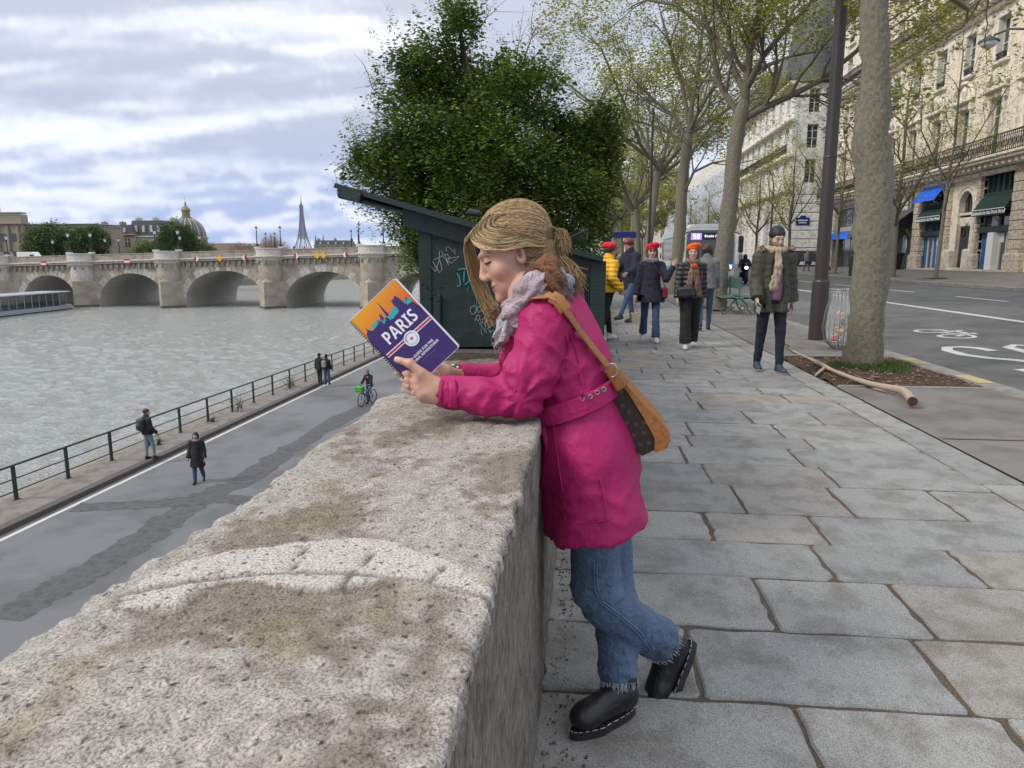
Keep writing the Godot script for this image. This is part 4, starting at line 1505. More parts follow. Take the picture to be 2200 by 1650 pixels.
func build_far_bank():
	var l := structure("far_land")
	var b := mb()
	var edge := PackedVector2Array([W2(-3200,90), W2(-140,90), W2(-137,-120), W2(-150,-175), W2(-133,-260), W2(-122,-330), W2(-140,-520), W2(-210,-700), W2(-120,-705), W2(-20,-560), W2(-14,-300), W2(-14,-135), W2(-0.5,-135), W2(-0.5,-900), W2(2500,-900), W2(2500,-6500), W2(-4500,-6500)])
	b.prism(edge, V(0,-9.0,0), Vector3.RIGHT, V(0,0,1), V(0,7.4,0))
	for i in b.n.size():
		if absf(b.n[i].y) > 0.5: b.n[i] = Vector3.UP
	put("bank", b, M.land, l)
	var q := structure("far_quay")
	b = mb()
	for s in [[W2(-137,-160), W2(-124.5,-258)], [W2(-124.5,-258), W2(-116,-330)], [W2(-116,-330), W2(-132,-520)]]:
		b.bar(V(s[0].x, -6.6, s[0].y), V(s[1].x, -6.6, s[1].y), 6.0, 2.6)
		b.bar(V(s[0].x - 5, -3.4, s[0].y), V(s[1].x - 5, -3.4, s[1].y), 3.0, 5.5)
	put("quay_wall", b, M.old_stone, q)
	var m := thing("palace", "long grey brown stone palace with a raised attic block at the left edge", "building")
	block(m, -230.0, -260.0, -165.0, -2.0, 12.4, 14.0, M.old_stone, 3, 18, 1.5)
	b = mb()
	b.box(V(-203,7.2,-229.4), V(25.5,18.6,3.0), 0.2)
	b.box(V(-203,13.6,-229.0), V(26.5,0.7,4.0), 0.1)
	b.box(V(-203,17.0,-229.2), V(24.5,0.5,3.6), 0.1)
	put("pavilion", b, M.old_stone, m)
	for k in 7:
		b = mb()
		b.tube([V(-214 + k * 3.7, 4.6, -227.6), V(-214 + k * 3.7, 12.6, -227.6)], [0.55, 0.48], 8)
		put("column", b, M.old_stone, m)
	for k in 6:
		for r in 2:
			b = mb()
			b.box(V(-212.2 + k * 3.7, 2.6 + r * 6.2, -227.82), V(1.6, 3.2 - r * 0.6, 0.1))
			put("window", b, M.pane_far, m)
	b = mb()
	b.box(V(-212,13.3,-236), V(94,0.35,14), 0.1)
	put("roof", b, M.zinc, m)
	var fl := thing("flag", "small tricolour flag on a pole above the palace roof", "flag", V(-199.5,17.2,-230))
	b = mb()
	b.tube([V(0,0,0), V(0,4.2,0)], 0.07, 5)
	put("pole", b, M.iron, fl)
	var fc := [Color(0.02, 0.04, 0.25), Color(0.75, 0.75, 0.75), Color(0.5, 0.02, 0.03)]
	for k in 3:
		b = mb()
		b.col = fc[k]
		b.box(V(-0.45 - k * 0.7, 3.1 - k * 0.12, 0.1 * k), V(0.72,1.6,0.06), 0.0, Basis(V(0,1,0), 0.3 * k))
		put("stripe", b, cloth("far_person", Color(1, 1, 1)), fl)
	house("grey mansard house with small chimneys just right of the large dark tree", -181, -165, -250, 10.2, 14.0, M.old_stone, 3, 2)
	house("white gabled house with a tall slate mansard, tallest of the group", -168.5, -153.5, -252, 9.6, 15.6, M.pale_wall, 4, 2)
	house("low slate-roofed house between the white house and the domed building", -155.5, -146.5, -248, 7.0, 11.0, M.pale_wall, 3, 2)
	var d := thing("domed_building", "grey ribbed dome with a gilded lantern rising behind a green tree", "building", V(-190.5,-2,-330))
	b = mb()
	b.box(V(0,5,0), V(64,12,22), 0.3)
	b.box(V(0,8,10), V(16,15,8), 0.3)
	put("wing", b, M.old_stone, d)
	b = mb()
	b.lathe([W2(8.6,8), W2(8.6,13.2), W2(9.2,13.4), W2(9.2,14.0), W2(8.3,14.2)], Vector3.ZERO, 24)
	put("drum", b, M.old_stone, d)
	var prof := []
	for i in 12:
		var a := lerpf(0.0, 1.36, i / 11.0)
		prof.append(W2(cos(a) * 8.2, 14.2 + sin(a) * 9.0))
	b = mb()
	b.lathe(prof, Vector3.ZERO, 32)
	put("dome_shell", b, M.lead, d)
	for k in 16:
		var a := TAU * k / 16
		var ps := []
		for p in prof: ps.append(V(cos(a) * (p.x + 0.08), p.y, sin(a) * (p.x + 0.08)))
		b = mb()
		b.tube(ps, 0.22, 5, false)
		put("rib", b, M.pale_wall, d)
	for k in 8:
		b = mb()
		var a := TAU * k / 8
		b.box(V(cos(a) * 8.65, 11, sin(a) * 8.65), V(0.3,3.4,1.8), 0.0, Basis(Vector3.UP, -a))
		put("window", b, M.pane_far, d)
	b = mb()
	b.lathe([W2(2.6,22.4), W2(2.6,23.3), W2(1.9,23.4), W2(1.8,26.2), W2(2.3,26.4), W2(1.9,27.2), W2(1.1,28.2), W2(0.5,28.6), W2(0.35,29.6), W2(0.5,30.0), W2(0.1,30.5), W2(0.05,33.0)], Vector3.ZERO, 12)
	put("lantern", b, M.gold, d)
	iron_tower()
	var k := 0
	for s in [[-151, -141, -300, 7.2, M.pale_wall], [-141.5, -131, -320, 5.6, M.pale_wall], [-129, -119, -330, 6.0, M.old_stone], [-118.5, -112, -340, 5.4, M.pale_wall], [-163, -141, -420, 12.8, M.old_stone], [-142, -128, -430, 8.0, M.pale_wall], [-128, -106, -440, 7.0, M.zinc], [-106, -84, -445, 7.6, M.pale_wall], [-84, -60, -450, 6.8, M.zinc], [-60, -36, -455, 8.0, M.pale_wall]]:
		k += 1
		var desc: String = ["pale low house right of the domed building", "white low house with flat roof left of the bare willow", "grey low house behind the bare willow", "pale house right of the bare willow", "brown grey building at the foot of the iron tower", "pale building just right of the iron tower", "zinc-roofed house under the twin spires", "pale house between the spires and the bridge lamp", "zinc-roofed house behind the bridge lamp near the stall", "pale far house half hidden by the stall"][k - 1]
		house(desc, s[0], s[1], s[2], s[3] - 3.2, s[3], s[4], 4, 1)
	for i in 2:
		b = mb()
		b.lathe([W2(5,0), W2(5,36), W2(3.6,38), W2(0.2,60)], Vector3.ZERO, 6)
		var o := put("church_spire", b, M.tower_iron, self, V(-586 + i * 17, -4, -1520))
		tag(o, ["left one of the tiny twin church spires on the skyline", "right one of the tiny twin church spires on the skyline"][i], "church", "twin church spires")
	var v := thing("white_van", "white van crossing the bridge at the left edge", "van", V(-114.6, 1.9 + rise(-114), -139))
	b = mb()
	b.prism(PackedVector2Array([W2(-2.6,0.3), W2(2.4,0.3), W2(2.5,1.0), W2(1.7,1.25), W2(1.0,2.2), W2(0.7,2.5), W2(-2.6,2.5)]), V(0,0,-0.9), Vector3.RIGHT, Vector3.UP, V(0,0,1.9))
	put("body", b, M.white_paint, v)
	b = mb()
	b.box(V(0.75,1.65,1.02), V(0.9,0.6,0.03), 0.0)
	put("window", b, M.pane_far, v)
	for wx in [-1.6, 1.6]:
		b = mb()
		b.tube([V(wx, 0.35, 0.8), V(wx, 0.35, 1.04)], 0.35, 12)
		put("wheel", b, M.black_rubber, v)

func block(m: Node, z: float, x0: float, x1: float, y0: float, y1: float, dep: float, mat: Material, rows: int, cols: int, ww: float):
	var b := mb()
	b.box(V((x0 + x1) / 2, (y0 + y1) / 2, z - dep / 2), V(x1 - x0, y1 - y0, dep), 0.1)
	b.box(V((x0 + x1) / 2, y1 + 0.2, z - dep / 2 + 0.2), V(x1 - x0 + 0.4, 0.5, dep + 0.8), 0.1)
	put("wall", b, mat, m)
	for r in rows:
		for c in cols:
			var x := lerpf(x0, x1, (c + 0.5) / cols)
			var y := lerpf(y0, y1, (r + 0.55) / rows)
			var hh := (y1 - y0) / rows * 0.5
			b = mb()
			b.box(V(x, y, z + 0.02), V(ww, hh, 0.1))
			var w := put("window", b, M.pane_far, m)
			b = mb()
			b.box(V(x, y, z + 0.08), V(0.12, hh, 0.06))
			b.box(V(x, y + hh * 0.2, z + 0.085), V(ww, 0.1, 0.06))
			put("frame", b, M.window_frame, w)

func house(label: String, x0: float, x1: float, z: float, eave: float, ridge: float, mat: Material, cols: int, rows: int):
	var h := thing("town_house", label, "house")
	block(h, z, x0, x1, -2.0, eave, 12.0, mat, rows, cols, (x1 - x0) / cols * 0.36)
	var b := mb()
	var dx := minf(1.6, (x1 - x0) * 0.12)
	b.prism(PackedVector2Array([W2(x0, eave + 0.45), W2(x1, eave + 0.45), W2(x1 - dx, ridge), W2(x0 + dx, ridge)]), V(0, 0, z - 12), Vector3.RIGHT, Vector3.UP, V(0,0,11.6))
	var roof := put("roof", b, M.slate, h)
	for c in cols:
		b = mb()
		var x := lerpf(x0 + dx, x1 - dx, (c + 0.5) / cols)
		b.box(V(x, lerpf(eave, ridge, 0.5), z - 0.3), V(1.0, (ridge - eave) * 0.4, 0.5))
		put("dormer", b, M.pale_wall, h)
	for c in 3:
		b = mb()
		var x := lerpf(x0 + 0.8, x1 - 0.8, c / 2.0)
		b.box(V(x, ridge + 0.5, z - 6), V(0.9,1.6,3.0), 0.05)
		b.box(V(x, ridge + 1.5, z - 6), V(0.3,0.5,0.3))
		put("chimney", b, mat, roof)

func iron_tower():
	var t := thing("iron_tower", "tall tapering iron lattice tower far away on the skyline", "tower", V(-1456,-4,-3600))
	var prof := [[0.0, 62.0], [57.0, 34.0], [115.0, 18.5], [160.0, 12.0], [200.0, 8.6], [240.0, 6.4], [276.0, 5.2]]
	var wd := func(y: float) -> float:
		for i in prof.size() - 1:
			if y <= prof[i + 1][0]: return lerpf(prof[i][1], prof[i + 1][1], (y - prof[i][0]) / (prof[i + 1][0] - prof[i][0]))
		return 5.0
	var legs := mb()
	var lat := mb()
	for sx in [-1, 1]:
		for sz in [-1, 1]:
			var inner := []
			var outer := []
			for i in 21:
				var y := 276.0 * i / 20.0
				var w: float = wd.call(y)
				var lw := lerpf(24.0, 2.0, smoothstep(0, 150, y)) * 0.5
				outer.append(V(sx * w, y, sz * w))
				inner.append(V(sx * maxf(w - lw * 2, 0.2), y, sz * w))
			legs.tube(outer, 2.0, 5, false)
			legs.tube(inner, 1.5, 5, false)
	for i in 34:
		var y := 276.0 * pow(i / 34.0, 0.92)
		var y2 := 276.0 * pow((i + 1) / 34.0, 0.92)
		var w: float = wd.call(y)
		var w2: float = wd.call(y2)
		if y < 40: continue
		for f in 4:
			var R := Basis(Vector3.UP, f * PI / 2)
			if y > 115:
				lat.bar(R * V(-w, y, w), R * V(w2, y2, w2), 1.25, 1.25)
				lat.bar(R * V(w, y, w), R * V(-w2, y2, w2), 1.25, 1.25)
				lat.bar(R * V(-w, y, w), R * V(w, y, w), 1.25, 1.25)
			else:
				var a := w - 20.0 * (1.0 - smoothstep(0, 150, y))
				for s in [-1, 1]:
					lat.bar(R * V(s * w, y, w), R * V(s * a, y2, w2), 1.25, 1.25)
					lat.bar(R * V(s * a, y, w), R * V(s * w2, y2, w2), 1.25, 1.25)
	put("legs", legs, M.tower_iron, t)
	put("lattice", lat, M.tower_iron, t)
	for p in [[57, 37, 6], [115, 21, 5], [276, 8.5, 6]]:
		var b := mb()
		b.box(V(0, p[0], 0), V(p[1] * 2, p[2], p[1] * 2), 0.5)
		put("platform", b, M.tower_iron, t)
	var b := mb()
	b.lathe([W2(6,279), W2(6,286), W2(3.5,292), W2(2,300), W2(1.6,312), W2(1.0,327)], Vector3.ZERO, 8)
	put("spire", b, M.tower_iron, t)

const FX := Transform3D(Basis(Vector3(0,0,1), Vector3(0,1,0), Vector3(-1,0,0)), Vector3(21.5,0,0))

func fb(x := FX) -> MB:
	var b := mb()
	b.xf = x
	return b

func wall_with(parent: Node, x: Transform3D, x0: float, x1: float, y0: float, y1: float, holes: Array, dep: float, mat: Material, called := "wall"):
	var at := x0
	var b := fb(x)
	for h in holes:
		if h[0] > at + 0.01: b.box(V((at + h[0]) / 2, (y0 + y1) / 2, -dep / 2), V(h[0] - at, y1 - y0, dep))
		if h[2] > y0 + 0.01: b.box(V((h[0] + h[1]) / 2, (y0 + h[2]) / 2, -dep / 2 - 0.004), V(h[1] - h[0], h[2] - y0, dep))
		if h[3] < y1 - 0.01: b.box(V((h[0] + h[1]) / 2, (h[3] + y1) / 2, -dep / 2 - 0.004), V(h[1] - h[0], y1 - h[3], dep))
		at = h[1]
	if at < x1 - 0.01: b.box(V((at + x1) / 2, (y0 + y1) / 2, -dep / 2), V(x1 - at, y1 - y0, dep))
	put(called, b, mat, parent)

func french_window(parent: Node, x: Transform3D, cx: float, y0: float, y1: float, w: float, open := false) -> MeshInstance3D:
	var b := fb(x)
	var zz := -0.28
	b.box(V(cx - w / 2 + 0.04, (y0 + y1) / 2, zz), V(0.08, y1 - y0, 0.08), 0.01)
	b.box(V(cx + w / 2 - 0.04, (y0 + y1) / 2, zz), V(0.08, y1 - y0, 0.08), 0.01)
	b.box(V(cx, y1 - 0.04, zz + 0.003), V(w - 0.1, 0.08, 0.08), 0.01)
	b.box(V(cx, (y0 + y1) / 2, zz + 0.006), V(0.09, y1 - y0, 0.08), 0.01)
	for f in [0.42, 0.72]: b.box(V(cx, lerpf(y0, y1, f), zz + 0.001), V(w - 0.1, 0.045, 0.06))
	var o := put("window", b, M.window_frame, parent)
	for s in [-1, 1]:
		b = fb(x)
		b.box(V(cx + s * w / 4, (y0 + y1) / 2, zz - 0.03), V(w / 2, y1 - y0, 0.02))
		put("pane", b, M.pane, o)
	return o

func iron_rail(parent: Node, x: Transform3D, x0: float, x1: float, y: float, zz: float, h := 0.95, called := "balcony_railing"):
	var b := fb(x)
	b.box(V((x0 + x1) / 2, y + h, zz), V(x1 - x0, 0.06, 0.07))
	b.box(V((x0 + x1) / 2, y + 0.08, zz), V(x1 - x0, 0.04, 0.04))
	b.box(V((x0 + x1) / 2, y + h - 0.16, zz), V(x1 - x0, 0.03, 0.03))
	var n := int((x1 - x0) / 0.17)
	for k in n:
		var px := lerpf(x0, x1, (k + 0.5) / n)
		b.box(V(px, y + h / 2, zz), V(0.03, h, 0.03))
		if k % 2 == 0:
			var ring := []
			for p in arc(W2(px, y + h * 0.45), 0.1, 0.2, 0, TAU, 8): ring.append(V(p.x, p.y, zz))
			b.tube(ring, 0.018, 3, false, 1.0, V(0,0,1), true)
	put(called, b, M.iron, parent)

func build_street_front():
	var A := thing("apartment_building", "cream stone apartment building with balconies, pediments and shops, nearest on the right", "building")
	var x0 := -69.0
	var x1 := -28.8
	var wins := []
	var c := -42.3 - 3.3 * 8
	while c < x1 - 0.8:
		if c > x0 + 0.9: wins.append(c)
		c += 3.3
	var floors := [[6.55, 11.3, 6.62, 9.9, 1.25], [11.3, 14.95, 11.75, 13.95, 1.15], [15.25, 18.7, 15.3, 17.8, 1.15], [18.7, 21.6, 19.0, 20.9, 1.1]]
	for f in floors.size():
		var fl: Array = floors[f]
		var holes := []
		for w in wins: holes.append([w - fl[4] / 2, w + fl[4] / 2, fl[2], fl[3]])
		wall_with(A, FX, x0, x1, fl[0], fl[1], holes, 0.45, M.facade)
		for w in wins:
			var o: MeshInstance3D = french_window(A, FX, w, fl[2], fl[3], fl[4])
			if f > 0:
				for s in [-1, 1]:
					var b := fb()
					b.box(V(w + s * (fl[4] / 2 - 0.025), (fl[2] + fl[3]) / 2, -0.1), V(0.04, fl[3] - fl[2] - 0.04, 0.3))
					put("shutter", b, M.shutter, o)
				var sb := fb()
				sb.box(V(w, fl[2] - 0.09, 0.06), V(fl[4] + 0.5, 0.16, 0.34), 0.02)
				put("sill", sb, M.trim_stone, o)
				if f != 2: iron_rail(o, FX, w - fl[4] / 2, w + fl[4] / 2, fl[2], 0.02, 0.4, "guard")
			var t := fb()
			for s in [-1, 1]: t.box(V(w + s * (fl[4] / 2 + 0.11), (fl[2] + fl[3]) / 2, 0.03), V(0.2, fl[3] - fl[2], 0.1), 0.02)
			t.box(V(w, fl[3] + 0.12, 0.035), V(fl[4] + 0.44, 0.22, 0.12), 0.02)
			put("surround", t, M.trim_stone, o)
	for i in wins.size():
		var w: float = wins[i]
		var b := fb()
		b.box(V(w, 10.32, 0.17), V(2.3,0.2,0.42), 0.03)
		for s in [-1, 1]:
			b.box(V(w + s * 0.92, 9.98, 0.12), V(0.24,0.5,0.3), 0.05)
		if i % 2 == 0:
			var pts := []
			for p in arc(W2(w, 10.35), 1.18, 0.98, 0, PI, 16): pts.append(V(p.x, p.y, 0.2))
			b.tube(pts, 0.12, 6)
			var fan := PackedVector2Array()
			for p in arc(W2(w, 10.42), 1.08, 0.88, 0, PI, 16): fan.append(p)
			b.prism(fan, Vector3.ZERO, Vector3.RIGHT, Vector3.UP, V(0,0,0.1))
			b.ball(V(w, 10.85, 0.14), V(0.28,0.34,0.12), 10, 6)
		else:
			for s in [-1, 1]:
				b.bar(V(w + s * 1.18, 10.45, 0.2), V(w + s * 0.3, 11.2, 0.2), 0.3, 0.2, V(0,0,1))
			b.ball(V(w, 10.95, 0.16), V(0.3,0.42,0.16), 10, 6)
		put("pediment", b, M.trim_stone, A)
	for i in wins.size() - 1:
		var px: float = (wins[i] + wins[i + 1]) / 2
		var b := fb()
		b.box(V(px, 10.5, 0.05), V(0.78,7.7,0.14), 0.02)
		for k in 4: b.box(V(px - 0.24 + k * 0.16, 10.2, 0.135), V(0.07,6.4,0.05), 0.01)
		b.box(V(px, 13.95, 0.16), V(1.0,0.28,0.3), 0.04)
		b.ball(V(px - 0.3, 13.75, 0.2), V(0.16,0.2,0.14), 8, 5)
		b.ball(V(px + 0.3, 13.75, 0.2), V(0.16,0.2,0.14), 8, 5)
		put("pilaster", b, M.trim_stone, A)
	for lv in [[6.12, 0.95], [14.75, 0.75]]:
		var y: float = lv[0]
		var pr: float = lv[1]
		var b := fb()
		b.box(V((x0 + x1) / 2, y - 0.13, 0.1), V(x1 - x0, 0.26, 0.24), 0.03)
		b.box(V((x0 + x1) / 2, y + 0.36, pr / 2 + 0.02), V(x1 - x0 + 0.3, 0.16, pr + 0.1), 0.03)
		b.box(V((x0 + x1) / 2, y + 0.5, pr / 2 + 0.07), V(x1 - x0 + 0.5, 0.14, pr + 0.24), 0.03)
		put("cornice", b, M.trim_stone, A)
		var k := x0 + 0.3
		while k < x1:
			b = fb()
			b.box(V(k, y + 0.15, pr * 0.42 + 0.05), V(0.24, 0.24, pr * 0.8), 0.04)
			put("modillion", b, M.trim_stone, A)
			k += 0.55
		k = x0
		while k < x1 - 0.1:
			var k1 := minf(k + 3.3, x1)
			iron_rail(A, FX, k + 0.03, k1 - 0.03, y + 0.57, pr)
			k = k1
	var b := fb()
	b.box(V((x0 + x1) / 2, 21.8, 0.3), V(x1 - x0, 0.4, 0.9), 0.05)
	put("cornice", b, M.trim_stone, A)
	b = fb()
	b.prism(PackedVector2Array([W2(0.2,22.0), W2(-1.4,25.6), W2(-6,27.0), W2(-14,27.0), W2(-14,0.8), W2(-0.46,0.8), W2(-0.46,22.0)]), V(x0 + 0.02, 0, 0), V(0,0,1), Vector3.UP, V(x1 - x0 - 0.04, 0, 0))
	put("roof", b, M.slate, A)
	for w in wins:
		b = fb()
		b.box(V(w, 23.4, -0.5), V(1.5,2.3,1.2), 0.05)
		var o := put("dormer", b, M.trim_stone, A)
		b = fb()
		b.box(V(w, 23.4, 0.11), V(1.0,1.8,0.05))
		put("pane", b, M.pane, o)
	shops(A)
	var B := thing("corner_building", "white stone corner building with tall shop bays and slate roof past the side street", "building")
	var bx0 := -112.0
	var bx1 := -82.0
	for i in 8:
		var bz := bx1 - 2.0 - i * 3.7
		for lv in [[0.8, 4.6], [4.9, 8.2]]:
			b = fb()
			b.box(V(bz - 1.0, (lv[0] + lv[1]) / 2, -0.35), V(2.5, lv[1] - lv[0], 0.1))
			var o := put("window", b, M.pane, B)
			b = fb()
			for s in [-0.42, 0.42]: b.box(V(bz - 1.0 + s, (lv[0] + lv[1]) / 2, -0.25), V(0.07, lv[1] - lv[0], 0.08))
			b.box(V(bz - 1.0, lv[0] + 0.55, -0.22), V(2.5,1.0,0.06))
			put("frame", b, M.iron, o)
		for k in 8:
			b = fb()
			b.box(V(bz + 0.8, 1.25 + k * 0.94, 0.05), V(1.15,0.88,0.5), 0.05)
			put("stone_block", b, M.facade_white, B)
	wall_with(B, FX, bx0, bx1, 0.8, 8.6, [], 0.3, M.facade_white)
	var holes := []
	for f in 3:
		holes = []
		for i in 9: holes.append([bx0 + 1.2 + i * 3.25, bx0 + 2.4 + i * 3.25, 9.6 + f * 3.6, 12.0 + f * 3.6])
		wall_with(B, FX, bx0, bx1, 8.9 + f * 3.6, 12.5 + f * 3.6, holes, 0.4, M.facade_white)
		for h in holes: french_window(B, FX, (h[0] + h[1]) / 2, h[2], h[3], 1.2)
	b = fb()
	for y in [8.75, 12.4, 16.0, 19.7]: b.box(V((bx0 + bx1) / 2, y, 0.25), V(bx1 - bx0 + 0.8, 0.4, 0.8), 0.06)
	put("cornice", b, M.trim_stone, B)
	for k in 4:
		iron_rail(B, FX, bx1 - 7.4 * (k + 1), bx1 - 7.4 * k, 19.9, 0.5)
		iron_rail(B, FX, bx1 - 7.4 * (k + 1), bx1 - 7.4 * k, 12.6, 0.5)
	var SX := Transform3D(Basis(), V(0, 0, bx1))
	for k in 9:
		b = fb(SX)
		b.box(V(26.0, 1.25 + k * 0.94, 0.02), V(8.6,0.88,0.3), 0.05)
		put("stone_block", b, M.facade_white, B)
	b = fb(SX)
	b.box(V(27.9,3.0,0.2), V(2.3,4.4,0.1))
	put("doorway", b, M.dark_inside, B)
	b = fb(SX)
	b.box(V(27.9,7.0,0.2), V(2.2,2.6,0.1))
	put("window", b, M.pane, B)
	for f in 3:
		var hs := []
		for i in 3: hs.append([23.0 + i * 3.2, 24.2 + i * 3.2, 9.6 + f * 3.6, 12.0 + f * 3.6])
		wall_with(B, SX, 21.5, 44.0, 8.9 + f * 3.6, 12.5 + f * 3.6, hs, 0.4, M.facade_white)
		for h in hs: french_window(B, SX, (h[0] + h[1]) / 2, h[2], h[3], 1.2)
	wall_with(B, SX, 30.3, 44.0, 0.8, 8.9, [], 0.4, M.facade_white)
	b = mb()
	b.box(V(21.72, 10.3, bx1 - 0.22), V(0.5,19.0,0.5), 0.03)
	put("corner_pier", b, M.facade_white, B)
	b = fb()
	b.prism(PackedVector2Array([W2(0.1,19.9), W2(-1.6,25.0), W2(-4,26.5), W2(-20,26.5), W2(-20,0.9), W2(-0.41,0.9), W2(-0.41,19.9)]), V(bx0, 0, 0), V(0,0,1), Vector3.UP, V(bx1 - bx0 - 0.42, 0, 0))
	put("roof", b, M.slate, B)
	b = mb()
	b.lathe([W2(3.4,19.9), W2(3.2,20.2), W2(3.1,23.0), W2(2.6,26.5), W2(1.9,28.2), W2(0.3,29.0)], V(24.3,0,-84.6), 8, 0.0, TAU, false)
	put("corner_roof", b, M.slate, B)
	var pl := thing("street_plaque", "blue arched street name plaque on the side wall of the white corner building", "sign", V(23.1, 5.55, bx1 + 0.2))
	b = mb()
	var pp := PackedVector2Array([W2(-0.7,-0.45), W2(0.7,-0.45), W2(0.7,0.3), W2(0.35,0.35), W2(0.25,0.55), W2(-0.25,0.55), W2(-0.35,0.35), W2(-0.7,0.3)])
	b.prism(pp, Vector3.ZERO, Vector3.RIGHT, Vector3.UP, V(0,0,0.04))
	put("plate", b, M.blue_sign, pl)
	b = mb()
	b.box(V(0,0.05,0.045), V(1.0,0.1,0.01))
	b.box(V(0,-0.2,0.045), V(0.8,0.1,0.01))
	put("lettering", b, M.letter_white, pl)
	var C := thing("wrapped_building", "distant building under pale lavender sheeting behind the tree trunks", "building")
	b = fb()
	b.box(V(-160,9.5,-6), V(92,18,12), 0.2)
	put("wall", b, M.facade_white, C)
	var sheet := cloth("sheeting", Color(0.52, 0.55, 0.68), 0.7, {"bs": 20.0, "tile": 6.0})
	for k in 11:
		b = fb()
		b.box(V(-118 - k * 8.0, 8.5, 0.3), V(7.8,14.0,0.15), 0.03)
		put("sheet", b, sheet, C)
	for k in 2:
		var D := thing("far_building", ["cream far building closing the street behind the trees", "grey far building beyond the cream one at the end of the street"][k], "building")
		block(D, -330.0 - 60 * k, [-6.0, -40.0][k], [46.0, 10.0][k], 0.7, [19.0, 15.0][k], 12.0, [M.facade, M.facade_white][k], 4, 10, 1.4)
		b = mb()
		b.prism(PackedVector2Array([W2([-6, -40][k], [19.4, 15.4][k]), W2([46, 10][k], [19.4, 15.4][k]), W2([44, 8][k], [23, 19][k]), W2([-4, -38][k], [23, 19][k])]), V(0, 0, -342 - 60 * k), Vector3.RIGHT, Vector3.UP, V(0,0,11))
		put("roof", b, M.slate, D)

func label_text(text: String, parent: Node, x: Transform3D, at: Vector3, size: float, mat: Material, called := "lettering", font := "Droid Serif", bold := 700, depth := 0.012) -> MeshInstance3D:
	var tm := TextMesh.new()
	tm.text = text
	var sf := SystemFont.new()
	sf.font_names = PackedStringArray([font])
	sf.font_weight = bold
	tm.font = sf
	tm.font_size = 48
	tm.pixel_size = size / 48.0
	tm.depth = depth
	tm.curve_step = 2.0
	var o := MeshInstance3D.new()
	o.name = numbered(called, parent)
	o.mesh = tm
	o.material_override = mat
	parent.add_child(o, true)
	o.transform = x * Transform3D(Basis(), at)
	return o

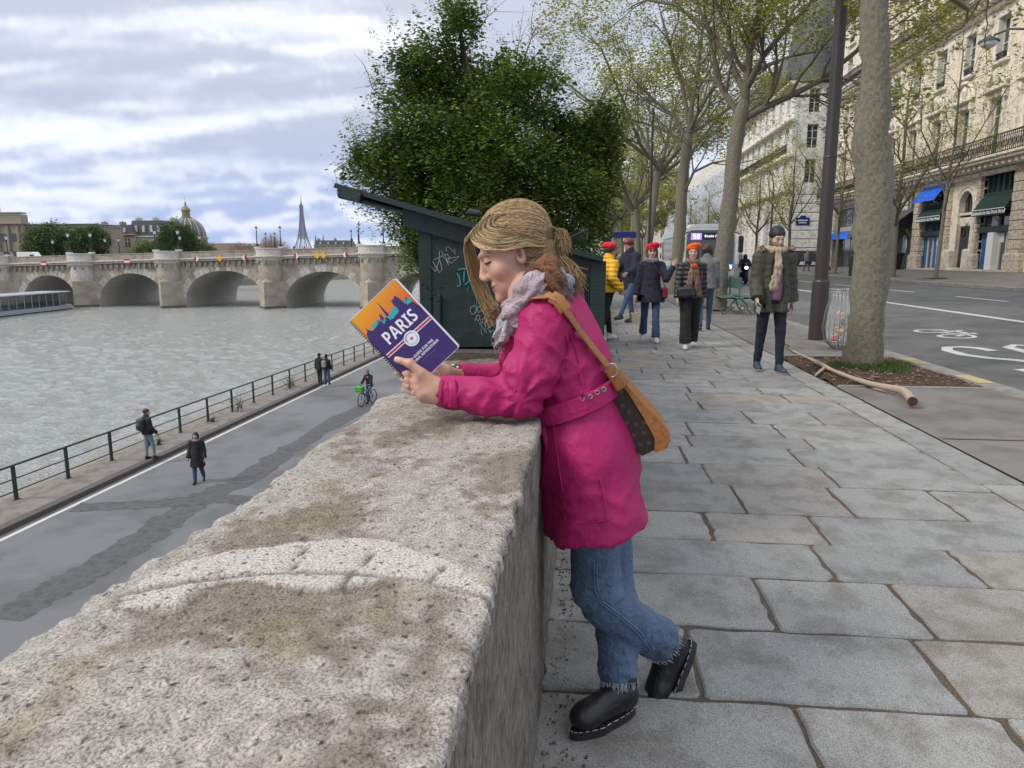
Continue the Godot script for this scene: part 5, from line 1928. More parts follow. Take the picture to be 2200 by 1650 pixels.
func shops(A: Node):
	var b: MB
	for p in [[-38.9, 1.15], [-50.0, 1.1], [-46.1, 0.3], [-42.75, 0.3], [-34.2, 1.2], [-58.6, 1.0], [-66.4, 1.0], [-68.6, 0.8]]:
		for k in 11:
			b = fb()
			b.box(V(p[0], 1.2 + k * 0.475, 0.02 if k % 2 == 0 else 0.035), V(p[1], 0.455, 0.42), 0.03)
			put("stone_block", b, M.facade2, A)
		b = fb()
		b.box(V(p[0], 1.2, 0.12), V(p[1] + 0.16, 1.1, 0.5), 0.1)
		put("pier_base", b, M.facade2, A)
	var dz := -44.35
	wall_with(A, FX, -45.95, -42.6, 0.75, 6.0, [[dz - 0.78, dz + 0.78, 0.75, 5.25]], 0.4, M.facade, "door_wall")
	var corner := PackedVector2Array([W2(dz - 0.79, 5.26), W2(dz + 0.79, 5.26), W2(dz + 0.79, 4.45)])
	for p in arc(W2(dz, 4.45), 0.78, 0.78, 0, PI, 14): corner.append(p)
	b = fb()
	b.prism(corner, V(0,0,-0.4), Vector3.RIGHT, Vector3.UP, V(0,0,0.39))
	put("door_wall", b, M.facade, A)
	for ring in [[0.86, 0.1, 0.06], [1.08, 0.09, 0.05], [1.24, 0.06, 0.07]]:
		b = fb()
		var pts := [V(dz + ring[0], 1.9, 0.0)]
		for p in arc(W2(dz, 4.45), ring[0], ring[0], 0, PI, 18): pts.append(V(p.x, p.y, 0.0))
		pts.append(V(dz - ring[0], 1.9, 0.0))
		b.tube(pts, ring[1], 6)
		put("arch_moulding", b, M.trim_stone, A)
	for s in [-1, 1]:
		b = fb()
		b.box(V(dz + s * 1.12, 1.35, 0.13), V(0.72,1.3,0.55), 0.1)
		put("pier_base", b, M.facade, A)
	b = fb()
	b.box(V(dz, 0.85, 0.15), V(1.5,0.18,0.6), 0.03)
	put("door_step", b, M.trim_stone, A)
	b = fb()
	b.box(V(dz, 3.55, -0.22), V(1.56,0.5,0.2), 0.02)
	b.box(V(dz, 3.98, -0.18), V(1.56,0.14,0.3), 0.02)
	b.ball(V(dz, 3.55, -0.1), V(0.25,0.22,0.06), 10, 6)
	put("transom", b, M.trim_stone, A)
	b = fb()
	b.box(V(dz, 4.6, -0.34), V(1.5,1.2,0.05))
	var lun := put("fanlight", b, M.pane, A)
	b = fb()
	for k in 3: b.box(V(dz - 0.38 + 0.38 * k, 4.6, -0.3), V(0.04,1.2,0.05))
	put("bars", b, M.iron, lun)
	for s in [-1, 1]:
		b = fb()
		b.box(V(dz + s * 0.385, 2.1, -0.25), V(0.76,2.45,0.1), 0.01)
		for q in [[1.4, 0.7], [2.25, 0.75]]: b.box(V(dz + s * 0.385, q[0], -0.19), V(0.48, q[1], 0.06), 0.03)
		var leafd := put("door", b, M.door_wood, A)
		b = fb()
		var ring := []
		for p in arc(W2(dz + s * 0.385, 2.98), 0.2, 0.26, 0, TAU, 14): ring.append(V(p.x, p.y, -0.17))
		b.tube(ring, 0.035, 5, false, 1.0, V(0,0,1), true)
		put("grille", b, M.iron, leafd)
		b = fb()
		b.ball(V(dz + s * 0.1, 1.85, -0.12), V(0.04,0.04,0.04), 8, 5)
		put("handle", b, M.steel, leafd)
	for k in 2:
		var za: float = [-42.55, -49.4][k]
		var zb: float = [-39.5, -46.3][k]
		var zc := (za + zb) / 2
		var L := zb - za
		b = fb()
		b.box(V(zc, 5.5, -0.3), V(L, 1.3, 0.06))
		var mw := put("mezzanine_window", b, M.pane, A)
		for q in 7:
			b = fb()
			b.box(V(lerpf(za, zb, q / 6.0), 5.5, -0.22), V(0.10 if q % 3 == 0 else 0.05, 1.3, 0.12), 0.01)
			put("mullion", b, M.shop_green, mw)
		b = fb()
		b.box(V(zc, 6.08, -0.16), V(L, 0.14, 0.25), 0.01)
		b.box(V(zc, 4.85, -0.14), V(L, 0.2, 0.3), 0.02)
		put("frame", b, M.shop_green, mw)
		b = fb()
		b.quad(V(za, 4.75, 0.05), V(zb, 4.75, 0.05), V(zb, 4.02, 0.52), V(za, 4.02, 0.52), V(0,0.5,1))
		b.quad(V(za, 4.73, 0.03), V(zb, 4.73, 0.03), V(zb, 4.0, 0.5), V(za, 4.0, 0.5), V(0,-0.5,-1))
		b.box(V(zc, 3.86, 0.515), V(L, 0.3, 0.02))
		var aw := put("awning", b, M.awning_green, A)
		b = fb()
		b.box(V(zc, 4.02, 0.53), V(L + 0.04, 0.05, 0.06), 0.02)
		put("front_bar", b, M.white_paint, aw)
		label_text("Animalerie du Pont Neuf", aw, FX, V(zc, 3.86, 0.532), 0.26, M.letter_white)
		b = fb()
		b.box(V(zc, 3.45, -0.2), V(L, 0.6, 0.05))
		put("fascia_window", b, M.pane, A)
		b = fb()
		b.box(V(zc, 3.0, 0.0), V(L, 0.32, 0.34), 0.02)
		b.box(V(zc, 3.78, -0.1), V(L, 0.1, 0.2), 0.02)
		b.box(V(zc + 0.1, 3.4, -0.14), V(0.22,0.6,0.12), 0.02)
		put("fascia", b, M.shop_green, A)
		var mats := [M.blue_panel, M.pane, M.white_paint, M.pane, M.shop_green] if k == 0 else [M.blue_panel, M.pane, M.blue_panel, M.pane, M.blue_panel]
		for q in 5:
			b = fb()
			b.box(V(lerpf(za, zb, (q + 0.5) / 5.0), 1.85, -0.18 if mats[q] != M.white_paint else 0.05), V(L / 5 - 0.06, 1.95, 0.06 if mats[q] != M.white_paint else 0.4), 0.01)
			put("shopfront_panel", b, mats[q], A)
			b = fb()
			b.box(V(lerpf(za, zb, (q + 1.0) / 5.0) - 0.03, 1.85, -0.14), V(0.05,1.95,0.1))
			put("shopfront_post", b, M.white_paint, A)
		b = fb()
		b.box(V(lerpf(za, zb, 0.62), 2.55, -0.13), V(0.5,0.5,0.02))
		put("poster", b, M.white_paint, A)
		b = fb()
		b.box(V(zc, 0.8, 0.1), V(L, 0.16, 0.5), 0.02)
		put("door_step", b, M.facade2, A)
	b = fb()
	b.quad(V(-49.6,6.02,0.1), V(-46.5,6.02,0.1), V(-46.5,4.95,0.85), V(-49.6,4.95,0.85), V(0,0.6,1))
	b.quad(V(-49.6,6.0,0.08), V(-46.5,6.0,0.08), V(-46.5,4.93,0.83), V(-49.6,4.93,0.83), V(0,-0.6,-1))
	put("blue_awning", b, M.awning_blue, A)
	wall_with(A, FX, -58.2, -50.5, 0.75, 6.0, [[-57.9, -51.0, 0.75, 4.6]], 0.4, M.facade, "shop_wall")
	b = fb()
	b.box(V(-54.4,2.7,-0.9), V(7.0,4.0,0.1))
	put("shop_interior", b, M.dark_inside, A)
	b = fb()
	b.prism(PackedVector2Array([W2(0.0,4.75), W2(1.75,3.35), W2(1.75,3.05), W2(1.73,3.05), W2(1.73,3.33), W2(0.0,4.7)]), V(-58.1,0,0), V(0,0,1), Vector3.UP, V(7.2,0,0))
	put("grey_awning", b, M.awning_grey, A)
	for q in 4:
		b = fb()
		b.box(V(-57.5 + q * 2.0, 5.35, 0.012), V(0.85,1.15,0.06))
		var o := put("mezzanine_window", b, M.pane, A)
		b = fb()
		b.box(V(-57.5 + q * 2.0, 5.35, 0.04), V(0.06,1.15,0.06))
		put("frame", b, M.white_paint, o)
	var sg := thing("wall_sign", "white D-shaped sign of nested outlines beside the dark bar doorway", "sign", V(21.4,0,0))
	for q in 3:
		b = mb()
		b.xf = Transform3D(FX.basis, V(-0.06,0,0))
		var s := 0.62 - 0.2 * q
		var cz := -51.25
		var pts := [V(cz - 0.35, 2.35 + s, 0.1), V(cz - 0.35, 2.35 - s, 0.1)]
		for p in arc(W2(cz - 0.3, 2.35), s * 0.75, s, -PI / 2, PI / 2, 12): pts.append(V(p.x, p.y, 0.1))
		b.tube(pts, 0.045, 5, false, 1.0, V(0,0,1), true)
		put("outline", b, M.letter_white, sg)
	wall_with(A, FX, -69, -59.1, 0.75, 6.0, [[-65.8, -60.0, 0.75, 5.6]], 0.4, M.facade2, "shop_wall")
	b = fb()
	b.box(V(-62.9,3.85,-0.1), V(5.8,0.5,0.3), 0.02)
	put("fascia", b, M.facade2, A)
	for q in 4:
		b = fb()
		b.box(V(-65.1 + q * 1.45, 2.2, -0.25), V(1.3,2.8,0.05))
		b.box(V(-65.1 + q * 1.45, 4.85, -0.25), V(1.3,1.4,0.05))
		put("shop_window", b, M.pane, A)
	b = fb()
	b.quad(V(-66.2,3.75,0.05), V(-59.6,3.75,0.05), V(-59.6,3.05,1.1), V(-66.2,3.05,1.1), V(0,0.6,1))
	b.quad(V(-66.2,3.73,0.03), V(-59.6,3.73,0.03), V(-59.6,3.03,1.08), V(-66.2,3.03,1.08), V(0,-0.6,-1))
	put("blue_awning", b, M.awning_blue, A)
	wall_with(A, FX, -38.3, -28.8, 0.75, 6.0, [[-33.4, -29.6, 0.75, 4.4]], 0.4, M.facade, "shop_wall")
	for q in 3:
		b = fb()
		b.box(V(-32.8 + q * 1.28, 2.6, -0.25), V(1.2,3.5,0.05))
		put("shop_window", b, M.pane, A)

func clump(n: int, spread: float, size: float, hang := 0.0) -> ArrayMesh:
	var b := mb()
	for k in n:
		var p := V(rng.randfn(0, 0.45), rng.randfn(0, 0.45) - hang * absf(rng.randfn(0, 0.5)), rng.randfn(0, 0.45)) * spread
		leaf(b, p, size * rnd(0.65, 1.3), 1.0)
	return b.mesh()

func crown(parent: Node, spots: Array, meshes: Array, mat: Material, lo: Color, hi: Color, called := "crown"):
	for k in meshes.size():
		var mm := MultiMesh.new()
		mm.transform_format = MultiMesh.TRANSFORM_3D
		mm.use_colors = true
		mm.mesh = meshes[k]
		var mine := []
		for i in range(k, spots.size(), meshes.size()): mine.append(spots[i])
		mm.instance_count = mine.size()
		for i in mine.size():
			var s: Array = mine[i]
			var bas := Basis(Vector3.UP, rnd(0, TAU)) * Basis(Vector3.RIGHT, rnd(-0.4, 0.4))
			mm.set_instance_transform(i, Transform3D(bas.scaled(Vector3.ONE * s[1]), s[0]))
			mm.set_instance_color(i, lo.lerp(hi, clampf(rng.randf() * 0.7 + s[2] * 0.3, 0, 1)))
		var o := MultiMeshInstance3D.new()
		o.name = numbered(called, parent)
		o.multimesh = mm
		o.material_override = mat
		parent.add_child(o, true)
		o.set_meta("kind", "stuff")

func grow(b: MB, p: Vector3, d: Vector3, len: float, r: float, depth: int, tips: Array, lift := 0.12):
	var n := 5
	var pts := [p]
	var rs := [r]
	var dirs := [d]
	var q := p
	var dd := d
	for i in n:
		q += dd * len / n
		dd = (dd + V(rng.randfn(0, 0.17), rng.randfn(0, 0.14) + lift * 0.35, rng.randfn(0, 0.17))).normalized()
		pts.append(q)
		rs.append(lerpf(r, r * 0.42, (i + 1.0) / n))
		dirs.append(dd)
	b.tube(pts, rs, 6 if r > 0.03 else (4 if r > 0.012 else 3), false)
	if depth <= 0:
		for i in range(2, n + 1): tips.append(pts[i])
		return
	var kids := rng.randi_range(3, 4)
	for k in kids:
		var i := n if k == 0 else rng.randi_range(2, n)
		var side = dirs[i].cross(V(rnd(-1, 1), rnd(-1, 1), rnd(-1, 1))).normalized()
		var nd: Vector3 = (dirs[i] * rnd(0.55, 1.0) + side * rnd(0.4, 0.9)).normalized()
		grow(b, pts[i], nd, len * rnd(0.52, 0.78), rs[i] * rnd(0.55, 0.75), depth - 1, tips, lift)

func plane_tree(label: String, trunk: Array, radii: Array, limbs: Array, o := {}) -> Node3D:
	var t := thing("plane_tree", label, "tree", Vector3.ZERO, 0.0, o.get("group", "plane trees along the pavement"))
	var b := mb()
	var fine := []
	var fr := []
	var nz := vnoise(1.3, int(absf(trunk[0].z) * 10), 3)
	for i in trunk.size() - 1:
		for k in 9:
			var f := k / 9.0
			var pr: Vector3 = trunk[maxi(i - 1, 0)]
			var nx: Vector3 = trunk[mini(i + 2, trunk.size() - 1)]
			fine.append((trunk[i] as Vector3).cubic_interpolate(trunk[i + 1], pr, nx, f))
			var rr := lerpf(radii[i], radii[i + 1], f)
			fr.append(rr * (1.0 + 0.09 * nz.get_noise_2d(fine[-1].y * 2.0, 0)))
	fine.append(trunk[-1])
	fr.append(radii[-1])
	b.tube(fine, fr, 24, true, 1.0, V(0,0,1))
	for i in b.v.size():
		var v := b.v[i]
		b.v[i] = v + b.n[i] * radii[0] * (0.16 * nz.get_noise_3d(v.x * 3, v.y * 2.4, v.z * 3) + 0.05 * nz.get_noise_3d(v.x * 9, v.y * 14, v.z * 9))
	put("trunk", b, o.get("bark", M.plane_bark), t)
	var tips := []
	for l in limbs:
		b = mb()
		var pts: Array = l[0]
		var rs := []
		for i in pts.size(): rs.append(lerpf(l[1], l[1] * 0.45, float(i) / (pts.size() - 1)))
		b.tube(pts, rs, 8, true)
		for i in range(1, pts.size()):
			var d: Vector3 = (pts[i] - pts[i - 1]).normalized()
			var nk := 2 if i < pts.size() - 1 else 3
			for k in nk:
				var side := d.cross(V(rnd(-1, 1), rnd(-1, 1), rnd(-1, 1))).normalized()
				grow(b, pts[i], (d * rnd(0.5, 1.0) + side * rnd(0.5, 0.95) + V(0,0.25,0)).normalized(), o.get("len", 1.9) * rnd(0.7, 1.25), rs[i] * 0.6, o.get("depth", 2), tips)
		put("limb", b, M.plane_bark_dark if o.get("dark_limbs", true) else M.plane_bark, t)
	var spots := []
	var keep: float = o.get("keep", 0.8)
	for p in tips + tips.slice(0, int(tips.size() * o.get("more", 0.5))):
		if rng.randf() < keep:
			spots.append([p + V(rnd(-0.22, 0.22), rnd(-0.22, 0.18), rnd(-0.22, 0.22)), rnd(0.65, 1.25) * o.get("size", 1.0), rng.randf()])
	crown(t, spots, o.get("clumps", T.spring), M.leaf_spring, Color(0.62, 0.66, 0.6), Color(1.35, 1.25, 1.0))
	return t

func fan(top: Vector3, n: int, reach: float, up: float, r: float, z_bias := 0.0) -> Array:
	var out := []
	for k in n:
		var a := TAU * (k + rnd(-0.25, 0.25)) / n
		var d := V(cos(a), 0, sin(a))
		var p := top - V(0, rnd(0.0, 0.9), 0)
		var l := reach * rnd(0.75, 1.2)
		var pts := [p, p + d * l * 0.35 + V(0, up * 0.25, 0), p + d * l * 0.68 + V(rnd(-0.3, 0.3), up * 0.6, z_bias), p + d * l + V(rnd(-0.4, 0.4), up * rnd(0.8, 1.2), rnd(-0.4, 0.4))]
		out.append([pts, r * rnd(0.75, 1.1)])
	return out

func build_trees():
	T.spring = [clump(10, 0.34, 0.09), clump(8, 0.3, 0.105), clump(11, 0.4, 0.08)]
	T.springfar = [clump(9, 0.42, 0.14), clump(8, 0.38, 0.16)]
	T.dark = [clump(17, 0.34, 0.115, 1.0), clump(15, 0.3, 0.13, 0.6), clump(17, 0.4, 0.1, 1.6)]
	T.farleaf = [clump(14, 0.9, 0.42), clump(12, 0.8, 0.5)]
	plane_tree("thick mottled plane trunk, nearest tree, between the lamp post and the road", [V(3.691,-0.042,-9.9),V(3.697,0.534,-9.9),V(3.698,1.388,-9.9),V(3.68,1.746,-9.9),V(3.659,2.332,-9.9),V(3.56,2.908,-9.9),V(3.566,3.246,-9.9),V(3.547,3.747,-9.9),V(3.473,4.562,-9.9),V(3.408,5.405,-9.9)], [0.245, 0.225, 0.22, 0.225, 0.242, 0.216, 0.205, 0.168, 0.155, 0.145], [
		[[V(3.434,5.092,-9.9),V(4.091,5.888,-10.6),V(5.026,6.081,-11.4),V(5.928,5.741,-12.0)], 0.10],
		[[V(3.425,5.197,-9.9),V(3.089,6.062,-10.4),V(2.869,6.416,-10.9),V(2.659,6.471,-11.5)], 0.10],
		[[V(3.412,5.353,-9.9),V(3.42,6.013,-9.4),V(3.357,6.48,-9.0)], 0.12],
		[[V(3.45,4.776,-9.9),V(4.064,5.186,-10.8),V(5.059,5.396,-12.0),V(6.012,5.363,-13.0)], 0.07]], {"depth": 2, "len": 1.3, "keep": 0.6, "more": 0.0, "dark_limbs": false})
	plane_tree("slender plane trunk leaning right in front of the bus, with a long level right limb", [V(3.607,0.052,-20.3),V(3.617,0.87,-20.3),V(3.705,1.875,-20.3),V(3.809,2.985,-20.3),V(3.844,4.192,-20.3),V(3.934,4.996,-20.3),V(4.048,5.544,-20.3)], [0.27, 0.235, 0.215, 0.205, 0.19, 0.18, 0.15], [
		[[V(3.934,4.996,-20.3),V(4.514,5.316,-20.2),V(5.15,5.571,-20.0),V(5.816,5.882,-19.8),V(6.543,6.494,-19.6),V(6.869,6.963,-19.4)], 0.095],
		[[V(4.048,5.544,-20.3),V(4.084,6.179,-20.3),V(4.163,7.032,-20.5),V(4.406,7.916,-20.8),V(4.478,9.119,-21.0)], 0.12],
		[[V(4.08,5.833,-20.3),V(4.35,6.498,-19.8),V(4.782,7.028,-19.4),V(5.19,7.416,-19.0)], 0.09],
		[[V(3.95,5.137,-20.3),V(3.616,5.734,-20.6),V(3.392,6.246,-21.0),V(3.363,7.337,-21.5),V(2.972,8.47,-22.0)], 0.09],
		[[V(4.038,5.718,-20.3),V(3.764,6.712,-21.0),V(3.227,7.791,-21.8),V(2.37,8.62,-22.4),V(1.616,8.97,-23.0)], 0.085],
		[[V(4.084,6.179,-20.3),V(4.84,6.666,-21.4),V(5.749,7.198,-22.6),V(6.806,7.564,-23.6)], 0.07]], {"len": 1.7})
	plane_tree("straight dark plane trunk left of the bus, forking high into a fan of limbs", [V(3.625,-0.056,-30.5),V(3.703,1.362,-30.5),V(3.768,3.055,-30.5),V(3.791,4.349,-30.5),V(3.887,5.622,-30.5),V(3.966,6.376,-30.5)], [0.3, 0.245, 0.23, 0.22, 0.2, 0.18], [
		[[V(3.966,6.376,-30.5),V(4.225,7.128,-30.0),V(4.642,7.873,-29.5),V(5.019,8.905,-29.0)], 0.10],
		[[V(3.966,6.376,-30.5),V(4.043,7.582,-30.5),V(4.24,8.827,-30.6),V(4.407,10.493,-31.0)], 0.12],
		[[V(3.902,6.162,-30.5),V(3.422,7.12,-30.8),V(2.677,7.714,-31.0),V(1.714,8.634,-31.0)], 0.09],
		[[V(3.806,5.804,-30.5),V(3.334,6.608,-31.5),V(2.642,7.074,-32.5),V(1.67,7.471,-33.0)], 0.075],
		[[V(3.966,6.376,-30.5),V(4.833,6.949,-31.5),V(5.92,7.766,-32.5),V(6.952,8.411,-33.0)], 0.075],
		[[V(3.989,6.697,-30.5),V(3.673,8.408,-31.0),V(3.218,9.997,-31.6),V(2.834,11.377,-32.0)], 0.09],
		[[V(3.671,3.613,-30.5),V(4.172,4.858,-30.2),V(4.853,5.183,-30.0),V(5.353,5.239,-29.8)], 0.07]], {"len": 2.0})
	plane_tree("third plane trunk behind the red beret, leaning right", [V(3.235,-0.149,-41.0),V(3.351,1.861,-41.0),V(3.497,3.634,-41.0),V(3.724,5.872,-41.0),V(3.89,6.851,-41.0)], [0.26, 0.22, 0.2, 0.19, 0.17], fan(V(3.895,6.729,-41.0), 6, 4.6, 5.0, 0.11), {"len": 2.1, "clumps": T.springfar, "depth": 2})
	var labels := ["plane trunk right of the thin black lamp mast", "plane trunk left of the thin black lamp mast", "plane trunk behind the group of walkers in black", "pale plane trunk far down the pavement", "farthest but one plane tree by the stalls", "farthest plane tree down the pavement"]
	for k in 6:
		var z := -51.0 - 11.0 * k
		var x := 3.6 + rnd(-0.3, 0.3)
		var tilt := rnd(-0.5, 0.6)
		var top := V(x + tilt, 6.2 + rnd(-0.7, 0.8), z)
		plane_tree(labels[k], [V(x, -0.05, z), V(x + tilt * 0.2, 2.0, z), V(x + tilt * 0.6, 4.2, z), top], [0.3, 0.23, 0.21, 0.18], fan(top, 6, 4.4, 5.6, 0.11), {"len": 2.2, "clumps": T.springfar, "depth": 1, "keep": 1.0, "size": 1.35})
	var yl := ["thin pale young tree in front of the left pet shop", "young tree with a grey trunk beside the bar with the grey awning", "young tree before the blue-awned shop", "thin young tree before the white corner building doorway", "slim tree in front of the white corner building, nearer one", "slim tree in front of the white corner building, farther one", "slim young tree before the wrapped building, nearest one", "slim young tree before the wrapped building, farthest one"]
	var yz := [-36.4, -41.4, -50.5, -62.0, -74.0, -88.0, -104.0, -122.0]
	for k in 8:
		var x := 16.6
		var y0 := road_y(x)
		var z: float = yz[k]
		var r: float = [0.09, 0.17, 0.1, 0.12, 0.15, 0.15, 0.16, 0.16][k]
		var lean: float = [0.25, -0.15, 0.0, -0.3, 0.1, 0.1, 0.0, 0.0][k]
		var top := V(x, y0 + (4.6 if k == 0 else 4.0), z + lean)
		var limbs := fan(top, 5, 2.6, 3.6, r * 0.5)
		limbs.append([[top, top + V(0.1,1.8,0.1), top + V(0,3.8,0.2), top + V(0.1,5.6,0)], r * 0.7])
		limbs.append([[top - V(0,1.4,0), top + V(-0.3,-0.5,0.9), top + V(-0.4,0.4,1.8)], r * 0.45])
		plane_tree(yl[k], [V(x, y0 - 0.05, z), V(x, y0 + 1.5, z + lean * 0.4), top], [r * 1.15, r, r * 0.8], limbs, {"group": "young street trees on the far pavement", "len": 1.35, "depth": 1, "keep": 0.7, "more": 0.0, "clumps": T.spring if k < 3 else T.springfar, "size": 1.15})
		if k < 6: grass_patch("grass", V(x, y0 + 0.01, z), 0.7, 0.5, 260, "small grass tuft at the foot of " + ["the thin young tree before the pet shop", "the grey-trunked young tree", "the young tree before the blue-awned shop", "the young tree before the corner doorway", "the nearer slim tree by the white building", "the farther slim tree by the white building"][k])
	for k in 5:
		var z := -128.0 - 16.0 * k
		var top := V(5.0 + rnd(-2, 6), 6.0, z)
		plane_tree(["distant street tree at the end of the road, nearest of five", "distant street tree at the end of the road, second of five", "distant street tree at the end of the road, middle of five", "distant street tree at the end of the road, fourth of five", "distant street tree at the end of the road, farthest of five"][k], [V(top.x, 0, z), V(top.x, 3, z), top], [0.3, 0.24, 0.18], fan(top, 6, 5.0, 6.5, 0.12), {"len": 2.6, "clumps": T.farleaf, "depth": 1, "keep": 0.8, "size": 0.8})
	big_tree()
	far_trees()

func big_tree():
	var t := thing("weeping_tree", "huge dark green tree rising from the lower quay behind the book stall", "tree", Vector3.ZERO)
	var b := mb()
	var tr: Array = [V(-2.412,-1.5,-22.0),V(-2.512,0.238,-22.0),V(-2.752,1.932,-22.0),V(-3.002,3.313,-22.0),V(-3.137,4.398,-22.0),V(-3.408,5.601,-22.0),V(-3.674,6.912,-22.0),V(-3.826,8.069,-22.0)]
	tr[0].y = -5.65
	var rs := [0.42, 0.36, 0.27, 0.24, 0.2, 0.16, 0.11, 0.05]
	b.tube(tr, rs, 12, true)
	put("trunk", b, M.plane_bark_dark, t)
	var lobes := [[V(-3.87,8.2,-22.0),V(0.69,1.22,0.9)],[V(-5.05,6.72,-21.6),V(1.22,1.37,1.04)],[V(-3.73,6.13,-22.3),V(1.15,1.29,0.98)],[V(-2.11,6.05,-21.5),V(1.65,1.44,1.41)],[V(-2.02,7.06,-22.0),V(1.01,0.65,0.9)],[V(-0.36,4.71,-21.7),V(1.29,1.51,1.1)],[V(-5.57,4.26,-21.2),V(1.51,1.29,1.28)],[V(-4.21,4.54,-21.0),V(1.8,1.58,1.53)],[V(-2.43,4.16,-20.8),V(2.08,1.65,1.77)],[V(-0.8,3.36,-21.2),V(1.8,1.37,1.53)],[V(-4.83,3.02,-21.5),V(1.37,1.37,1.16)],[V(-2.87,2.57,-21.0),V(2.37,1.37,2.02)],[V(-1.0,2.19,-21.5),V(1.87,1.15,1.59)],[V(0.38,4.91,-21.8),V(0.69,1.22,0.9)],[V(-6.7,4.34,-21.7),V(0.6,0.69,0.9)],[V(-4.93,1.92,-21.2),V(0.65,0.86,0.9)],[V(0.21,3.13,-21.8),V(0.72,1.29,0.9)],[V(-5.82,6.07,-21.8),V(0.65,0.86,0.9)]]
	for k in lobes.size():
		var l: Array = lobes[k]
		b = mb()
		var start: Vector3 = tr[clampi(2 + k % 4, 2, 5)]
		var c: Vector3 = l[0]
		b.tube([start, start.lerp(c, 0.4) + V(rnd(-0.3, 0.3), 0.5, rnd(-0.4, 0.4)), start.lerp(c, 0.8) + V(0, 0.3, rnd(-0.3, 0.3)), c + V(0,0.2,0)], [0.11, 0.08, 0.05, 0.025], 6, false)
		for q in 7: grow(b, start.lerp(c, rnd(0.5, 1.0)), V(rnd(-1, 1), rnd(-0.2, 0.9), rnd(-1, 1)).normalized(), rnd(0.8, 1.6), 0.03, 1, [], -0.1)
		put("limb", b, M.plane_bark_dark, t)
	var nz := vnoise(0.55, 3, 3)
	var spots := []
	for l in lobes:
		var c: Vector3 = l[0]
		var r: Vector3 = l[1]
		var n := int(r.x * r.y * 430)
		for i in n:
			var d := V(rng.randfn(), rng.randfn(), rng.randfn()).normalized()
			var k := pow(rng.randf(), 0.42)
			var edge := 0.92 + 0.42 * nz.get_noise_3d(d.x * 3 + c.x, d.y * 3 + c.y, d.z * 3 + c.z)
			var p := c + d * r * k * edge
			if nz.get_noise_3d(p.x * 1.5, p.y * 1.5, p.z * 1.5) < -0.10: continue
			spots.append([p, rnd(0.7, 1.35), 0.5 + 0.9 * nz.get_noise_3d(p.x * 0.8 + 50, p.y * 0.8, p.z)])
			if d.y < -0.2 and k > 0.8 and rng.randf() < 0.35:
				var q := p
				for s in rng.randi_range(2, 6):
					q += V(rnd(-0.06, 0.06), -0.22, rnd(-0.06, 0.06))
					spots.append([q, rnd(0.4, 0.75), 0.4])
	for l in lobes:
		for s in 7:
			var d := V(rng.randfn(), absf(rng.randfn()) * 0.7, rng.randfn() * 0.5).normalized()
			var p: Vector3 = l[0] + d * l[1] * 0.95
			for k in rng.randi_range(3, 6):
				p += (d + V(rnd(-0.4, 0.4), rnd(-0.3, 0.5), rnd(-0.4, 0.4))).normalized() * 0.16
				spots.append([p, 0.55 - 0.05 * k, 0.7])
	crown(t, spots, T.dark, M.leaf_dark, Color(0.42, 0.52, 0.42), Color(1.75, 1.6, 1.1))

func far_tree(label: String, at: Vector3, h: float, w: float, lo: Color, hi: Color, n: int, dens := 1.0, called := "tree"):
	var t := thing(called, label, "tree", Vector3.ZERO, 0.0, "trees on the far bank")
	var b := mb()
	b.tube([at, at + V(0.2, h * 0.3, 0), at + V(0, h * 0.6, 0)], [0.5, 0.35, 0.15], 7)
	for k in 6:
		var a := TAU * k / 6
		b.tube([at + V(0, h * 0.28, 0), at + V(cos(a) * w * 0.2, h * 0.5, sin(a) * w * 0.2), at + V(cos(a) * w * 0.36, h * 0.72, sin(a) * w * 0.3)], [0.2, 0.13, 0.05], 5)
	put("trunk", b, M.plane_bark_dark, t)
	var nz := vnoise(0.16, int(h * 10) + n, 3)
	var spots := []
	for i in n:
		var d := V(rng.randfn(), rng.randfn(), rng.randfn()).normalized()
		var k := pow(rng.randf(), 0.4)
		var e := 1.0 + 0.38 * nz.get_noise_3d(d.x * 6 + at.x, d.y * 6, d.z * 6)
		var p := at + V(0, h * 0.56, 0) + V(d.x * w * 0.5, d.y * h * 0.46, d.z * w * 0.4) * k * e
		spots.append([p, rnd(0.7, 1.3) * dens, 0.5 + nz.get_noise_3d(p.x * 2.5, p.y * 2.5, p.z * 2.5)])
	crown(t, spots, T.farleaf, M.leaf_far, lo, hi)

